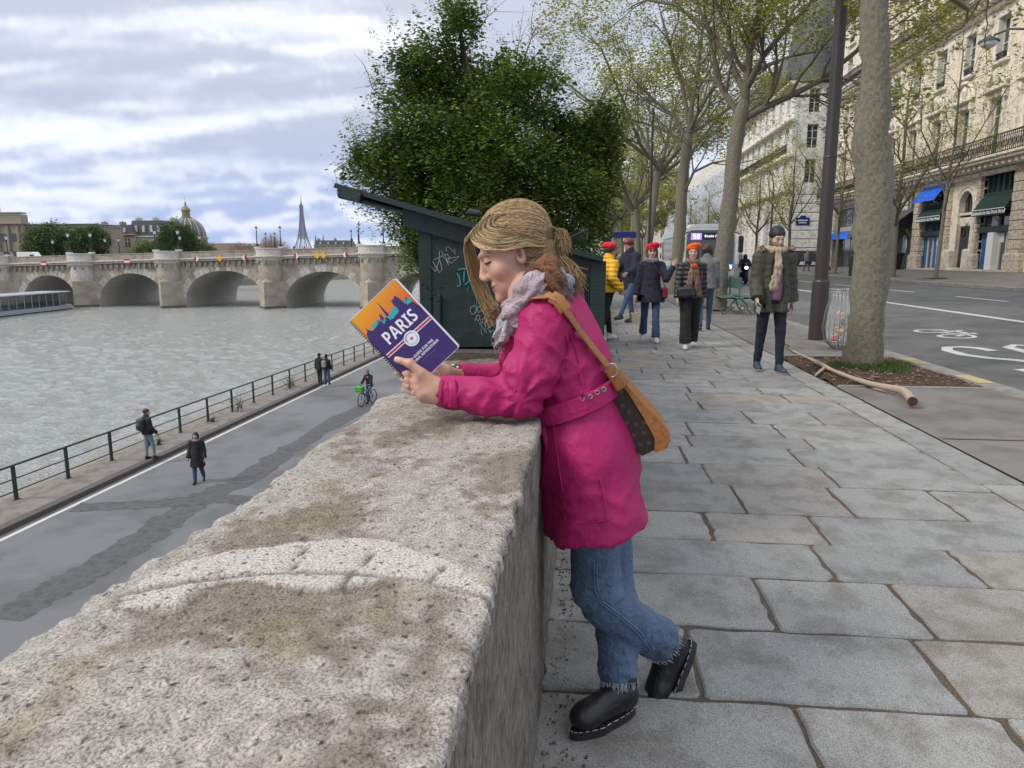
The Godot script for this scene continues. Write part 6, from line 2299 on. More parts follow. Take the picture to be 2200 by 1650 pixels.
func far_trees():
	var lo := Color(0.5, 0.6, 0.5)
	var hi := Color(1.5, 1.5, 1.1)
	far_tree("dark green round tree left of the houses, left half of the pair", V(-150.5,-2,-190), 13.6, 15, lo, hi, 2600)
	far_tree("dark green round tree left of the houses, right half of the pair", V(-139.5,-2,-190), 13.0, 13, lo, hi, 2300)
	far_tree("green tree in front of the dome", V(-118.5,-2,-200), 14.3, 13, lo, hi, 2300)
	far_tree("low yellow-green tree below the mansard houses", V(-131,-2,-205), 9.0, 10, Color(1.2, 1.2, 0.9), Color(2.6, 2.2, 1.2), 1300, 0.8)
	far_tree("small yellow-green tree between the low yellow one and the dome tree", V(-124.5,-2,-208), 7.0, 6, Color(1.2, 1.2, 0.9), Color(2.6, 2.2, 1.2), 600, 0.8)
	far_tree("thin olive tree right of the dome tree", V(-110.5,-2,-200), 8.4, 7, Color(1.2, 1.0, 0.9), Color(2.0, 1.6, 1.3), 600, 0.8)
	far_tree("small green tree right of the iron tower", V(-77.6,-1,-220), 6.6, 6, Color(1.2, 1.3, 1.4), Color(2.2, 2.2, 2.0), 420, 0.7)
	far_tree("olive tree beside the palace, left of the dark pair", V(-164,-2,-205), 9.0, 7, Color(1.0, 0.9, 0.7), Color(1.8, 1.5, 1.0), 500, 0.8)
	for k in 2:
		var c: Vector3 = [V(-119.5,-2,-240), V(-112.5,-2,-250)][k]
		var t := thing("bare_willow", ["bare brownish willow on the far bank, left one", "bare brownish willow on the far bank, taller right one"][k], "tree", Vector3.ZERO, 0.0, "trees on the far bank")
		var b := mb()
		b.tube([c, c + V(0,4,0)], [0.6, 0.4], 6)
		put("trunk", b, M.plane_bark_dark, t)
		b = mb()
		for i in 260:
			var a := rnd(0, TAU)
			var r = sqrt(rng.randf()) * [4.6, 6.0][k]
			var h = [9.4, 12.6][k] * (1.0 - 0.35 * pow(r / 6.0, 2)) * rnd(0.8, 1.05)
			var e := c + V(cos(a) * r, h, sin(a) * r)
			b.tube([c + V(0,3.2,0), c.lerp(e, 0.6) + V(0,1.4,0), e, e + V(cos(a) * 0.9, -1.6, sin(a) * 0.9)], [0.1, 0.06, 0.035, 0.02], 3, false)
		var o := put("crown", b, cloth("willow_twig", Color(0.3, 0.2, 0.13), 0.9, {"sheen": 0.0}), t)
		o.set_meta("kind", "stuff")

func build_furniture():
	var b: MB
	var oct := func(pr: Array, at: Vector3, n := 8) -> MB:
		var q := mb()
		q.lathe(pr, at, n, PI / 8, TAU + PI / 8, false)
		return q
	var lp := thing("lamp_post", "thick dark brown octagonal lamp post on the pavement left of the mottled trunk", "lamp post", V(4.08,0,-13.1))
	put("base", oct.call([W2(0.148,0), W2(0.142,1.02), W2(0.13,1.05), W2(0.112,1.06)], Vector3.ZERO), M.post_brown, lp)
	put("shaft", oct.call([W2(0.112,1.06), W2(0.108,3.1), W2(0.112,3.12), W2(0.105,3.14), W2(0.085,9.6)], Vector3.ZERO), M.post_brown, lp)
	var cs := [V(0,9.5,0), V(0.3,10.0,0), V(1.0,10.2,0), V(1.6,10.0,0)]
	b = mb(); b.tube(cs, 0.05, 6)
	put("arm", b, M.post_brown, lp)
	b = mb(); b.ball(V(1.7,9.85,0), V(0.3,0.2,0.2))
	put("lamp_head", b, M.lamp_glass, lp)
	var ms := thing("lamp_mast", "thin black lamp mast among the plane trunks behind the red beret", "lamp post", V(2.98,0,-36))
	put("shaft", oct.call([W2(0.12,0), W2(0.1,1.0), W2(0.075,1.1), W2(0.06,8.5)], Vector3.ZERO), M.post_brown, ms)
	for k in 3:
		var p: Vector3 = [V(15.95,0.42,-27.6), V(15.9,0.42,-45.5), V(16.0,0.42,-66)][k]
		var o := thing("lamp_post", ["dark lamp post at the right edge with a curved arm and glass head", "dark lamp post with a hooked arm before the blue-awned shop", "dark lamp post near the side street corner"][k], "lamp post", p, 0.0, "lamp posts on the far pavement")
		put("base", oct.call([W2(0.17,0), W2(0.16,1.2), W2(0.11,1.3)], Vector3.ZERO), M.post_brown, o)
		put("shaft", oct.call([W2(0.11,1.3), W2(0.06,7.4)], Vector3.ZERO), M.post_brown, o)
		b = mb()
		b.tube([V(0,7.3,0), V(-0.1,8.2,-0.3), V(-0.5,8.95,-0.9), V(-1.0,9.15,-1.5), V(-1.35,9.05,-1.85)], [0.07, 0.06, 0.045, 0.04, 0.04], 6)
		put("arm", b, M.post_brown, o)
		b = mb(); b.lathe([W2(0.02,0.2), W2(0.12,0.12), W2(0.33,0.0), W2(0.36,-0.06)], V(-1.45,8.9,-1.95), 12)
		put("shade", b, M.shop_green, o)
		b = mb(); b.ball(V(-1.45,8.82,-1.95), V(0.3,0.2,0.3))
		put("globe", b, M.lamp_glass, o)
	var wb := thing("litter_basket", "wire litter basket with a clear full bag behind the mottled trunk", "litter bin", V(4.0,0.04,-11.7))
	var prof := [W2(0.13,0.0), W2(0.24,0.1), W2(0.275,0.3), W2(0.25,0.55), W2(0.2,0.75), W2(0.2,0.88)]
	for k in 22:
		var a := TAU * k / 22
		var pts := []
		for p in prof: pts.append(V(cos(a) * p.x, p.y, sin(a) * p.x))
		b = mb(); b.tube(pts, 0.0065, 4)
		put("bar", b, M.steel, wb)
	for y in [[0.24, 0.10], [0.2, 0.87], [0.13, 0.0], [0.21, 0.90]]:
		var ring := []
		for k in 20: ring.append(V(cos(TAU * k / 20) * y[0], y[1], sin(TAU * k / 20) * y[0]))
		b = mb(); b.tube(ring, 0.011, 5, false, 1.0, Vector3.UP, true)
		put("hoop", b, M.steel, wb)
	b = mb(); b.tube([V(0.27,-0.04,0), V(0.27,0.95,0)], 0.025, 6)
	put("stake", b, M.post_brown, wb)
	b = mb()
	b.lathe([W2(0.02,0.06), W2(0.2,0.12), W2(0.24,0.32), W2(0.21,0.55), W2(0.18,0.74), W2(0.195,0.88), W2(0.23,0.86)], Vector3.ZERO, 16)
	put("bag", b, M.bag_plastic, wb)
	var nz := vnoise(4.0, 2)
	for k in 26:
		b = mb()
		b.col = [Color(0.6, 0.6, 0.6), Color(0.7, 0.68, 0.62), Color(0.45, 0.3, 0.2), Color(0.6, 0.05, 0.04), Color(0.7, 0.5, 0.05), Color(0.2, 0.25, 0.3), Color(0.1, 0.1, 0.1)][k % 7]
		var a := rnd(0, TAU)
		b.ball(V(cos(a) * rnd(0, 0.15), rnd(0.12, 0.55), sin(a) * rnd(0, 0.15)), V(rnd(0.03, 0.08), rnd(0.02, 0.07), rnd(0.03, 0.07)), 7, 5, Basis(V(1,0.3,0).normalized(), rnd(0, 3)))
		put("rubbish", b, cloth("rubbish", Color(1, 1, 1), 0.6), wb)
	var bn := thing("bench", "green slatted double bench with cast iron curled legs beside the road", "bench", V(3.92,0,-19.65))
	for s in [-1, 1]:
		for k in 3:
			b = mb(); b.box(V(s * (0.14 + k * 0.125), 0.45 - 0.008 * k, 0), V(0.11,0.03,1.6), 0.008)
			put("seat_slat", b, M.bench_green, bn)
	for k in 2:
		b = mb(); b.box(V(0, 0.72 + 0.16 * k, 0), V(0.03,0.13,1.6), 0.008)
		put("back_slat", b, M.bench_green, bn)
	for z in [-0.62, 0.62]:
		b = mb()
		for s in [-1, 1]:
			b.tube([V(s * 0.02, 0.42, z), V(s * 0.2, 0.26, z), V(s * 0.22, 0.14, z), V(s * 0.32, 0.03, z)], 0.022, 5)
			var ring := []
			for k in 10: ring.append(V(s * 0.36 + cos(TAU * k / 10) * 0.07, 0.08 + sin(TAU * k / 10) * 0.07, z))
			b.tube(ring, 0.017, 5, false, 1.0, V(0,0,1), true)
			b.tube([V(s * 0.42, 0.43, z), V(0, 0.4, z)], 0.018, 5)
		b.tube([V(0, 0.4, z), V(0.0, 0.95, z)], 0.02, 5)
		put("leg", b, M.bench_green, bn)
	grass_patch("grass", V(3.7,0.0,-21.2), 0.6, 0.7, 500, "green grass round the leaning trunk behind the bench")
	var fbch := thing("fallen_branch", "long pale peeling branch lying on the ground by the tree bed", "branch")
	var line: Array = [V(3.322,0.02,-12.257),V(3.171,0.02,-11.364),V(3.13,0.03,-10.33),V(3.068,0.05,-9.679),V(3.037,0.055,-9.039),V(3.05,0.06,-8.446),V(3.106,0.06,-8.074),V(3.187,0.065,-7.821),V(3.252,0.07,-7.635),V(3.198,0.075,-7.344),V(3.096,0.075,-6.999)]
	var fine := []
	var fr := []
	var rs := [0.008, 0.012, 0.016, 0.034, 0.022, 0.026, 0.029, 0.033, 0.037, 0.042, 0.05]
	for i in line.size() - 1:
		for k in 4:
			fine.append((line[i] as Vector3).cubic_interpolate(line[i + 1], line[maxi(i - 1, 0)], line[mini(i + 2, line.size() - 1)], k / 4.0))
			fr.append(lerpf(rs[i], rs[i + 1], k / 4.0) * rnd(0.9, 1.12))
	fine.append(line[-1]); fr.append(0.047)
	b = mb(); b.tube(fine, fr, 10)
	put("stem", b, M.dead_bark, fbch)
	b = mb(); b.tube([fine[-1] + V(0,0,0.001), fine[-1] + (fine[-1] - fine[-2]).normalized() * 0.012], [0.046, 0.04], 10)
	put("broken_end", b, M.soil, fbch)
	b = mb(); b.tube([V(3.176,0.03,-8.255),V(3.149,0.02,-8.5),V(3.132,0.02,-7.953),V(3.204,0.015,-7.794)], [0.02, 0.02, 0.015, 0.01], 5)
	b.tube([V(3.065,0.05,-9.387),V(2.892,0.02,-9.099),V(2.778,0.02,-8.868)], [0.025, 0.02, 0.012], 5)
	put("side_twig", b, M.dead_bark, fbch)
	b = mb(); b.tube([V(3.148,0.03,-11.282),V(3.21,0.05,-11.728),V(3.007,0.16,-11.201)], [0.016, 0.012, 0.006], 5)
	put("side_twig", b, M.dead_bark, fbch)
	var sg := thing("street_sign", "dark post with a blue street sign and a signal box beyond the stalls", "sign", V(1.3,0,-48))
	b = mb(); b.tube([V(0,0,0), V(0,3.2,0)], 0.06, 6); b.box(V(0,2.4,0.08), V(0.5,0.9,0.3), 0.05)
	put("post", b, M.iron, sg)
	b = mb(); b.box(V(1.0,3.0,0), V(1.7,0.4,0.05), 0.01)
	put("plate", b, M.blue_sign, sg)
	var pp := thing("potted_palm", "palm in a big dark pot before the bar doorway", "potted plant", V(20.6,0.76,-51.3))
	b = mb(); b.lathe([W2(0.02,0), W2(0.42,0.0), W2(0.58,1.0), W2(0.62,1.08), W2(0.54,1.06), W2(0.5,0.95), W2(0,0.95)], Vector3.ZERO, 16)
	put("pot", b, M.black_rubber, pp)
	b = mb(); b.tube([V(0,0.9,0), V(0,2.0,0)], [0.12, 0.1], 7)
	put("trunk", b, M.plane_bark_dark, pp)
	for k in 22:
		var a := rnd(0, TAU)
		var d := V(cos(a), 0, sin(a))
		b = mb(); b.col = Color(1, 1, 1) * rnd(0.5, 1.0)
		var hgt := rnd(0.2, 0.9)
		b.tube([V(0,2.0,0), d * 0.45 + V(0, 2.0 + hgt * 0.8, 0), d * 0.85 + V(0, 2.0 + hgt * 0.8, 0), d * 1.2 + V(0, 1.8 + hgt * 0.3, 0)], [0.03, 0.09, 0.08, 0.01], 5, false, 0.15)
		put("frond", b, M.leaf_dark, pp)

func stall(label: String, dz: float, full: bool) -> Node3D:
	var s := thing("book_stall", label, "book stall", V(0, 0, dz), 0.0, "green book stalls along the parapet")
	var z0 := -3.2
	var L := 1.95
	var pz := func(p: Array) -> PackedVector2Array:
		var o := PackedVector2Array()
		for q in p: o.append(W2(q.x, q.y))
		return o
	var panel: PackedVector2Array = pz.call([V(-0.761,1.56,-3.2),V(-0.752,1.003,-3.2),V(-0.049,1.016,-3.2),V(-0.039,1.426,-3.2)])
	var b := mb()
	b.prism(panel, V(0, 0, z0 - 0.03), Vector3.RIGHT, Vector3.UP, V(0,0,0.03))
	put("side_panel", b, M.stall_green, s)
	b = mb()
	b.prism(panel, V(0, 0, z0 - L), Vector3.RIGHT, Vector3.UP, V(0,0,0.03))
	put("side_panel", b, M.stall_green, s)
	b = mb()
	b.quad(V(panel[0].x + 0.004, panel[0].y, z0 - 0.03), V(panel[1].x + 0.004, panel[1].y, z0 - 0.03), V(panel[1].x + 0.004, panel[1].y, z0 - L), V(panel[0].x + 0.004, panel[0].y, z0 - L), Vector3.LEFT)
	b.quad(V(panel[2].x, panel[2].y, z0 - 0.03), V(panel[3].x, panel[3].y, z0 - 0.03), V(panel[3].x, panel[3].y, z0 - L), V(panel[2].x, panel[2].y, z0 - L), Vector3.RIGHT)
	put("long_board", b, M.stall_green, s)
	var fs: PackedVector2Array = pz.call([V(-0.814,1.625,-3.2),V(-0.816,1.548,-3.2),V(0.065,1.301,-3.2),V(0.065,1.39,-3.2),V(-0.5,1.534,-3.2)])
	b = mb()
	b.prism(fs, V(0, 0, z0 + 0.002), Vector3.RIGHT, Vector3.UP, V(0,0,0.035))
	put("roof_edge", b, M.stall_green, s)
	b = mb()
	b.prism(fs, V(0, 0, z0 - L - 0.04), Vector3.RIGHT, Vector3.UP, V(0,0,0.035))
	put("roof_edge", b, M.stall_green, s)
	var lidp: PackedVector2Array = pz.call([V(-1.104,1.709,-3.2),V(-0.5,1.536,-3.2),V(0.065,1.392,-3.2),V(0.069,1.412,-3.2),V(-0.5,1.563,-3.2),V(-1.097,1.729,-3.2)])
	for k in 6:
		b = mb()
		b.prism(lidp, V(0, 0.001 * (k % 2), z0 + 0.10 - (L + 0.2) * (k + 0.97) / 6.0), Vector3.RIGHT, Vector3.UP, V(0, 0, (L + 0.2) * 0.97 / 6.0))
		put("lid_board", b, M.stall_edge, s)
	b = mb()
	var eb: Array = [V(-1.068,1.708,-3.2),V(-0.983,1.687,-3.2)]
	b.bar(V(eb[0].x, eb[0].y - 0.02, z0 + 0.09), V(eb[1].x, eb[1].y - 0.022, z0 + 0.09), 0.05, 0.04)
	b.box(V(eb[0].x - 0.01, eb[0].y - 0.015, z0 - L / 2), V(0.06, 0.05, L + 0.1), 0.008)
	put("lid_batten", b, M.stall_edge, s)
	b = mb()
	var hk: Array = [V(-0.516,1.573,-3.2),V(-0.479,1.563,-3.2)]
	b.bar(hk[0] + V(0,0.03,0.08), hk[1] + V(0.02,0.03,0.08), 0.06, 0.03, Vector3.UP, 0.01)
	put("hinge", b, M.stall_edge, s)
	var posts: Array = [V(0.049,1.396,-3.2),V(0.046,1.051,-3.2),V(-0.011,1.319,-3.2),V(-0.011,1.109,-3.2)]
	b = mb(); b.bar(posts[0] + V(0,0,0.03), posts[1] + V(0,0,0.03), 0.065, 0.05, V(0,0,1), 0.004)
	put("front_post", b, M.stall_edge, s)
	b = mb(); b.bar(posts[2] + V(0,0,-0.06), posts[3] + V(0,0,-0.06), 0.04, 0.03, V(0,0,1), 0.003)
	put("front_slat", b, M.stall_edge, s)
	b = mb(); b.bar(posts[0] + V(0, 0, -L), posts[1] + V(0, 0, -L), 0.06, 0.045, V(0,0,1), 0.004)
	put("front_post", b, M.stall_edge, s)
	b = mb(); b.box(V(posts[1].x - 0.01, posts[1].y + 0.03, z0 - L / 2), V(0.03, 0.06, L), 0.004)
	put("front_rail", b, M.stall_edge, s)
	if not full: return s
	b = mb()
	var st: Array = [V(-0.671,1.246,-3.2),V(-0.675,1.021,-3.2),V(-0.721,1.519,-3.2),V(-0.728,1.012,-3.2)]
	b.bar(st[0] + V(0,0,0.012), st[1] + V(0,0,0.012), 0.032, 0.022, V(0,0,1), 0.004)
	put("iron_strap", b, M.stall_edge, s)
	b = mb(); b.bar(st[2] + V(0,0,0.003), st[3] + V(0,0,0.003), 0.052, 0.008, V(0,0,1), 0.002)
	put("corner_strip", b, M.stall_green, s)
	b = mb()
	var bt: Array = [V(-0.752,1.56,-3.2),V(-0.521,1.494,-3.2),V(-0.532,1.468,-3.2),V(-0.757,1.529,-3.2)]
	b.prism(pz.call(bt), V(0, 0, z0 - 0.002), Vector3.RIGHT, Vector3.UP, V(0,0,0.018))
	put("upper_strip", b, M.stall_edge, s)
	for q in [V(-0.681,1.519,-3.2),V(-0.616,1.496,-3.2),V(-0.779,1.605,-3.2),V(-0.682,1.246,-3.2),V(-0.704,1.229,-3.2),V(-0.658,1.278,-3.2),V(-0.72,1.277,-3.2),V(-0.739,1.292,-3.2),V(-0.741,1.187,-3.2),V(-0.745,1.102,-3.2),V(-0.668,1.219,-3.2),V(-0.672,1.102,-3.2),V(-0.694,1.499,-3.2),V(-0.675,1.494,-3.2)]:
		b = mb(); b.ball(q + V(0,0,0.022), V(0.006,0.006,0.006), 7, 4)
		put("bolt", b, M.iron, s)
	b = mb()
	var pk: Array = [V(-0.656,1.0,-3.2),V(-0.372,1.003,-3.2),V(-0.372,0.952,-3.2),V(-0.635,0.953,-3.2)]
	b.box(V(-0.44, (pk[0].y + pk[2].y) / 2 - 0.005, z0 - L / 2 + 0.03), V(0.42, 0.05, L + 0.1), 0.006)
	put("base_plank", b, M.old_plank, s)
	var G := func(line: Array, r: float, m: Material, nm: String):
		var pts := []
		for q in line: pts.append(q + V(0,0,0.001))
		var g := mb(); g.tube(pts, r, 5, true, 0.35, V(0,1,0.01))
		put(nm, g, m, s)
	for l in [[V(-0.701,1.386,-3.199),V(-0.695,1.363,-3.199),V(-0.68,1.348,-3.199),V(-0.671,1.355,-3.199),V(-0.682,1.375,-3.199),V(-0.692,1.392,-3.199),V(-0.701,1.383,-3.199)], [V(-0.661,1.437,-3.199),V(-0.662,1.396,-3.199),V(-0.675,1.365,-3.199),V(-0.663,1.342,-3.199),V(-0.65,1.355,-3.199),V(-0.658,1.396,-3.199)], [V(-0.687,1.4,-3.199),V(-0.657,1.41,-3.199),V(-0.644,1.427,-3.199),V(-0.653,1.441,-3.199)], [V(-0.649,1.412,-3.199),V(-0.636,1.421,-3.199),V(-0.62,1.375,-3.199),V(-0.632,1.4,-3.199),V(-0.645,1.416,-3.199),V(-0.628,1.425,-3.199),V(-0.615,1.412,-3.199),V(-0.624,1.392,-3.199)], [V(-0.627,1.437,-3.199),V(-0.631,1.453,-3.199),V(-0.621,1.46,-3.199),V(-0.602,1.441,-3.199),V(-0.587,1.421,-3.199),V(-0.593,1.451,-3.199)], [V(-0.628,1.396,-3.199),V(-0.607,1.384,-3.199),V(-0.571,1.416,-3.199),V(-0.594,1.41,-3.199),V(-0.628,1.404,-3.199)], [V(-0.52,1.188,-3.199),V(-0.507,1.197,-3.199),V(-0.495,1.184,-3.199),V(-0.499,1.163,-3.199),V(-0.516,1.155,-3.199),V(-0.525,1.171,-3.199),V(-0.52,1.188,-3.199)], [V(-0.49,1.184,-3.199),V(-0.477,1.197,-3.199),V(-0.461,1.193,-3.199),V(-0.469,1.176,-3.199),V(-0.486,1.163,-3.199),V(-0.49,1.18,-3.199)], [V(-0.504,1.125,-3.199),V(-0.491,1.155,-3.199),V(-0.478,1.147,-3.199),V(-0.487,1.125,-3.199),V(-0.499,1.138,-3.199)], [V(-0.478,1.13,-3.199),V(-0.465,1.138,-3.199),V(-0.47,1.113,-3.199),V(-0.478,1.125,-3.199)], [V(-0.452,1.151,-3.199),V(-0.461,1.138,-3.199),V(-0.448,1.126,-3.199),V(-0.461,1.117,-3.199)], [V(-0.444,1.159,-3.199),V(-0.418,1.164,-3.199),V(-0.431,1.16,-3.199),V(-0.431,1.122,-3.199)], [V(-0.414,1.122,-3.199),V(-0.401,1.16,-3.199),V(-0.393,1.126,-3.199),V(-0.41,1.139,-3.199)], [V(-0.47,1.064,-3.199),V(-0.482,1.117,-3.199),V(-0.449,1.071,-3.199),V(-0.457,1.117,-3.199)], [V(-0.44,1.096,-3.199),V(-0.427,1.101,-3.199),V(-0.436,1.109,-3.199),V(-0.444,1.092,-3.199),V(-0.436,1.075,-3.199),V(-0.419,1.084,-3.199)], [V(-0.419,1.109,-3.199),V(-0.41,1.092,-3.199),V(-0.397,1.118,-3.199),V(-0.406,1.08,-3.199),V(-0.419,1.071,-3.199)]]:
		G.call(l, 0.0022, M.chalk, "chalk_writing")
	for l in [[V(-0.582,1.342,-3.199),V(-0.57,1.322,-3.199),V(-0.566,1.288,-3.199),V(-0.581,1.28,-3.199)], [V(-0.576,1.355,-3.199),V(-0.552,1.361,-3.199),V(-0.535,1.355,-3.199)], [V(-0.548,1.351,-3.199),V(-0.551,1.303,-3.199)], [V(-0.545,1.288,-3.199),V(-0.527,1.305,-3.199),V(-0.523,1.342,-3.199)]]:
		G.call(l, 0.0085, M.teal_spray, "spray_mark")
	for l in [[V(-0.532,1.288,-3.199),V(-0.534,1.253,-3.199)], [V(-0.494,1.23,-3.199),V(-0.493,1.163,-3.199)], [V(-0.436,1.105,-3.199),V(-0.423,1.014,-3.199)]]:
		G.call(l, 0.0025, M.teal_spray, "spray_drip")
	return s

func build_stalls():
	stall("dark green closed book stall with white scrawls on its side, nearest behind the reader", 0.0, true)
	for k in 3:
		var o := stall(["second dark green book stall, just behind the scrawled one", "third green book stall, with its lid propped up", "fourth green book stall, farthest one seen beside the yellow jacket"][k], -2.35 - 2.6 * k, false)
		if k == 1:
			var b := mb()
			b.box(V(-0.36,1.58,-4.4), V(0.8,0.03,1.9), 0.005, Basis(V(0,0,1), 0.42))
			b.bar(V(-0.03,1.3,-3.6), V(-0.03,1.7,-3.6), 0.02, 0.02, V(0,0,1))
			put("open_lid", b, M.stall_green, o)

func wheel(parent: Node, at: Vector3, r: float, w: float):
	var b := mb()
	b.xf = Transform3D(Basis(V(0,0,1), PI / 2), at)
	b.lathe([W2(r * 0.6, -w / 2), W2(r * 0.94, -w / 2), W2(r, -w * 0.35), W2(r, w * 0.35), W2(r * 0.94, w / 2), W2(r * 0.6, w / 2)], Vector3.ZERO, 20, 0, TAU, false)
	var o := put("wheel", b, M.black_rubber, parent)
	b = mb()
	b.xf = Transform3D(Basis(V(0,0,1), PI / 2), at)
	b.lathe([W2(0, -w * 0.3), W2(r * 0.6, -w * 0.42), W2(r * 0.6, w * 0.42), W2(0, w * 0.3)], Vector3.ZERO, 16, 0, TAU, false)
	put("rim", b, M.steel, o)

func build_vehicles():
	var b: MB
	var bus := thing("city_bus", "white and blue city bus facing the camera behind the plane trunks", "bus", V(6.25,-0.03,-38))
	var sec := PackedVector2Array([W2(-1.25,0.35), W2(1.25,0.35), W2(1.27,1.2), W2(1.22,2.75), W2(1.1,3.08), W2(0.7,3.24), W2(-0.7,3.24), W2(-1.1,3.08), W2(-1.22,2.75), W2(-1.27,1.2)])
	b = mb(); b.prism(sec, V(0,0,-12), Vector3.RIGHT, Vector3.UP, V(0,0,11.9))
	put("body", b, M.bus_white, bus)
	b = mb(); b.box(V(0,0.72,-6.2), V(2.58,0.7,11.6), 0.03); b.box(V(0,1.1,-0.06), V(2.5,0.22,0.16), 0.05)
	put("blue_skirt", b, M.bus_blue, bus)
	b = mb(); b.box(V(0,3.05,-6), V(2.42,0.32,11.8), 0.14)
	put("roof_cowl", b, M.bus_white, bus)
	b = mb(); b.box(V(0,0.52,-0.02), V(2.5,0.34,0.2), 0.05)
	put("bumper", b, M.steel, bus)
	b = mb(); b.prism(PackedVector2Array([W2(-1.2,1.2), W2(1.2,1.2), W2(1.18,2.7), W2(1.0,2.92), W2(-1.0,2.92), W2(-1.18,2.7)]), V(0,0,-0.09), Vector3.RIGHT, Vector3.UP, V(0,0,0.06))
	put("windscreen", b, M.pane, bus)
	b = mb(); b.box(V(0,1.02,0.01), V(2.2,0.28,0.1), 0.04)
	put("lamp_panel", b, M.black_gloss, bus)
	for s in [-1, 1]:
		b = mb(); b.ball(V(s * 0.98, 1.06, 0.05), V(0.14,0.12,0.05))
		put("headlight", b, M.lamp_lit, bus)
		b = mb(); b.ball(V(s * 0.74, 0.98, 0.06), V(0.09,0.09,0.03))
		put("indicator", b, M.indicator_lit, bus)
		b = mb(); b.box(V(s * 1.28, 2.0, -6), V(0.04,1.2,10.6), 0.01)
		put("side_window", b, M.pane, bus)
		b = mb(); b.tube([V(s * 1.1, 2.85, 0), V(s * 1.4, 2.7, 0.3)], 0.03, 5); b.box(V(s * 1.45, 2.2, 0.32), V(0.24,0.85,0.18), 0.06)
		put("mirror", b, M.black_rubber, bus)
		for z in [-2.6, -8.8]: wheel(bus, V(s * 1.1, 0.47, z), 0.48, 0.3)
	b = mb(); b.box(V(-1.3,2.86,-6), V(0.03,0.3,11), 0.01)
	put("mint_band", b, M.bus_mint, bus)
	b = mb(); b.box(V(0.1,2.62,-0.01), V(1.9,0.36,0.04), 0.01)
	put("display", b, M.black_gloss, bus)
	b = mb(); b.box(V(-0.72,2.6,0.015), V(0.55,0.34,0.02), 0.01)
	put("line_number", b, M.display_lit, bus)
	label_text("58", bus, Transform3D(), V(-0.72,2.6,0.03), 0.34, M.display_text, "lettering", "Droid Sans")
	label_text("Route de Vanves", bus, Transform3D(), V(0.36,2.62,0.016), 0.17, M.display_text, "lettering", "Droid Sans")
	var mo := thing("motorcycle", "black motorcycle with a lit headlamp coming along the road", "motorcycle", V(8.75,0.08,-41))
	for z in [0.0, -1.35]: wheel(mo, V(0, 0.31, z), 0.31, 0.13)
	b = mb()
	b.tube([V(0,0.31,0), V(0,0.95,-0.3)], 0.07, 6)
	b.ball(V(0,0.82,-0.5), V(0.17,0.16,0.3)); b.box(V(0,0.5,-0.7), V(0.4,0.4,0.5), 0.1); b.box(V(0,0.8,-1.0), V(0.26,0.12,0.6), 0.05)
	b.ball(V(0,0.92,-0.12), V(0.22,0.25,0.14))
	put("body", b, M.black_gloss, mo)
	b = mb(); b.tube([V(-0.38,1.05,-0.42), V(0,1.0,-0.3), V(0.38,1.05,-0.42)], 0.018, 5)
	put("handlebar", b, M.iron, mo)
	b = mb(); b.ball(V(0,0.88,0.0), V(0.11,0.09,0.05))
	put("headlight", b, M.lamp_lit, mo)
	for k in 2:
		var car := thing(["white_van", "parked_car"][k], ["white van far down the road behind the walkers in black", "dark car parked in the side street before the white corner building"][k], ["van", "car"][k], [V(5.9,0,-96), V(22.5,0.85,-75)][k], [0.0, 0.5][k])
		var hh: float = [2.5, 1.45][k]
		b = mb()
		b.prism(PackedVector2Array([W2(-2.3,0.35), W2(2.2,0.35), W2(2.3,0.8), W2(1.3, hh * 0.62), W2(0.7, hh * 0.97), W2(-1.6, hh), W2(-2.3, hh * [0.95, 0.6][k])]), V(-0.88,0,0), V(0,0,1), Vector3.UP, V(1.76,0,0))
		put("body", b, [M.white_paint, M.black_gloss][k], car)
		b = mb(); b.box(V(0, hh * 0.78, 1.08), V(1.5, hh * 0.28, 0.05), 0.0, Basis(Vector3.RIGHT, -0.7))
		put("windscreen", b, M.pane, car)
		for s in [-1, 1]:
			for z in [-1.4, 1.4]: wheel(car, V(s * 0.8, 0.33, z), 0.33, 0.2)
			b = mb(); b.ball(V(s * 0.65, 0.75, 2.26), V(0.16,0.1,0.05))
			put("headlight", b, M.lamp_glass, car)
	var gb := thing("glass_boat", "long flat-roofed glass river boat moored at the left edge", "boat", V(-97.3,-7.6,-124), 0.12)
	b = mb()
	b.prism(PackedVector2Array([W2(-2.6,32), W2(2.6,32), W2(2.6,1.5), W2(1.2,-0.6), W2(-1.2,-0.6), W2(-2.6,1.5)]), V(0,-0.3,0), Vector3.RIGHT, V(0,0,1), V(0,1.15,0))
	put("hull", b, M.zinc, gb)
	b = mb()
	b.prism(PackedVector2Array([W2(-2.62,32), W2(2.62,32), W2(2.62,1.5), W2(1.2,-0.64), W2(-1.2,-0.64), W2(-2.62,1.5)]), V(0,-0.3,0), Vector3.RIGHT, V(0,0,1), V(0,0.5,0))
	put("rubbing_strake", b, M.black_rubber, gb)
	b = mb(); b.box(V(0,2.0,17), V(4.7,2.2,29), 0.05)
	put("glazing", b, M.boat_glass, gb)
	for k in 16:
		b = mb(); b.box(V(2.38, 2.0, 2.6 + k * 1.93), V(0.07,2.2,0.09))
		put("mullion", b, M.zinc, gb)
	b = mb(); b.box(V(0,1.1,17), V(3.6,0.9,27), 0.2)
	put("seats", b, M.dark_inside, gb)
	b = mb(); b.box(V(0,3.22,16.8), V(5.2,0.28,31), 0.12)
	put("roof", b, M.zinc, gb)
	var tb := thing("tour_boat", "small white tour boat with a pilot house seen through the second arch", "boat", V(-107,-7.6,-168), 0.5)
	b = mb()
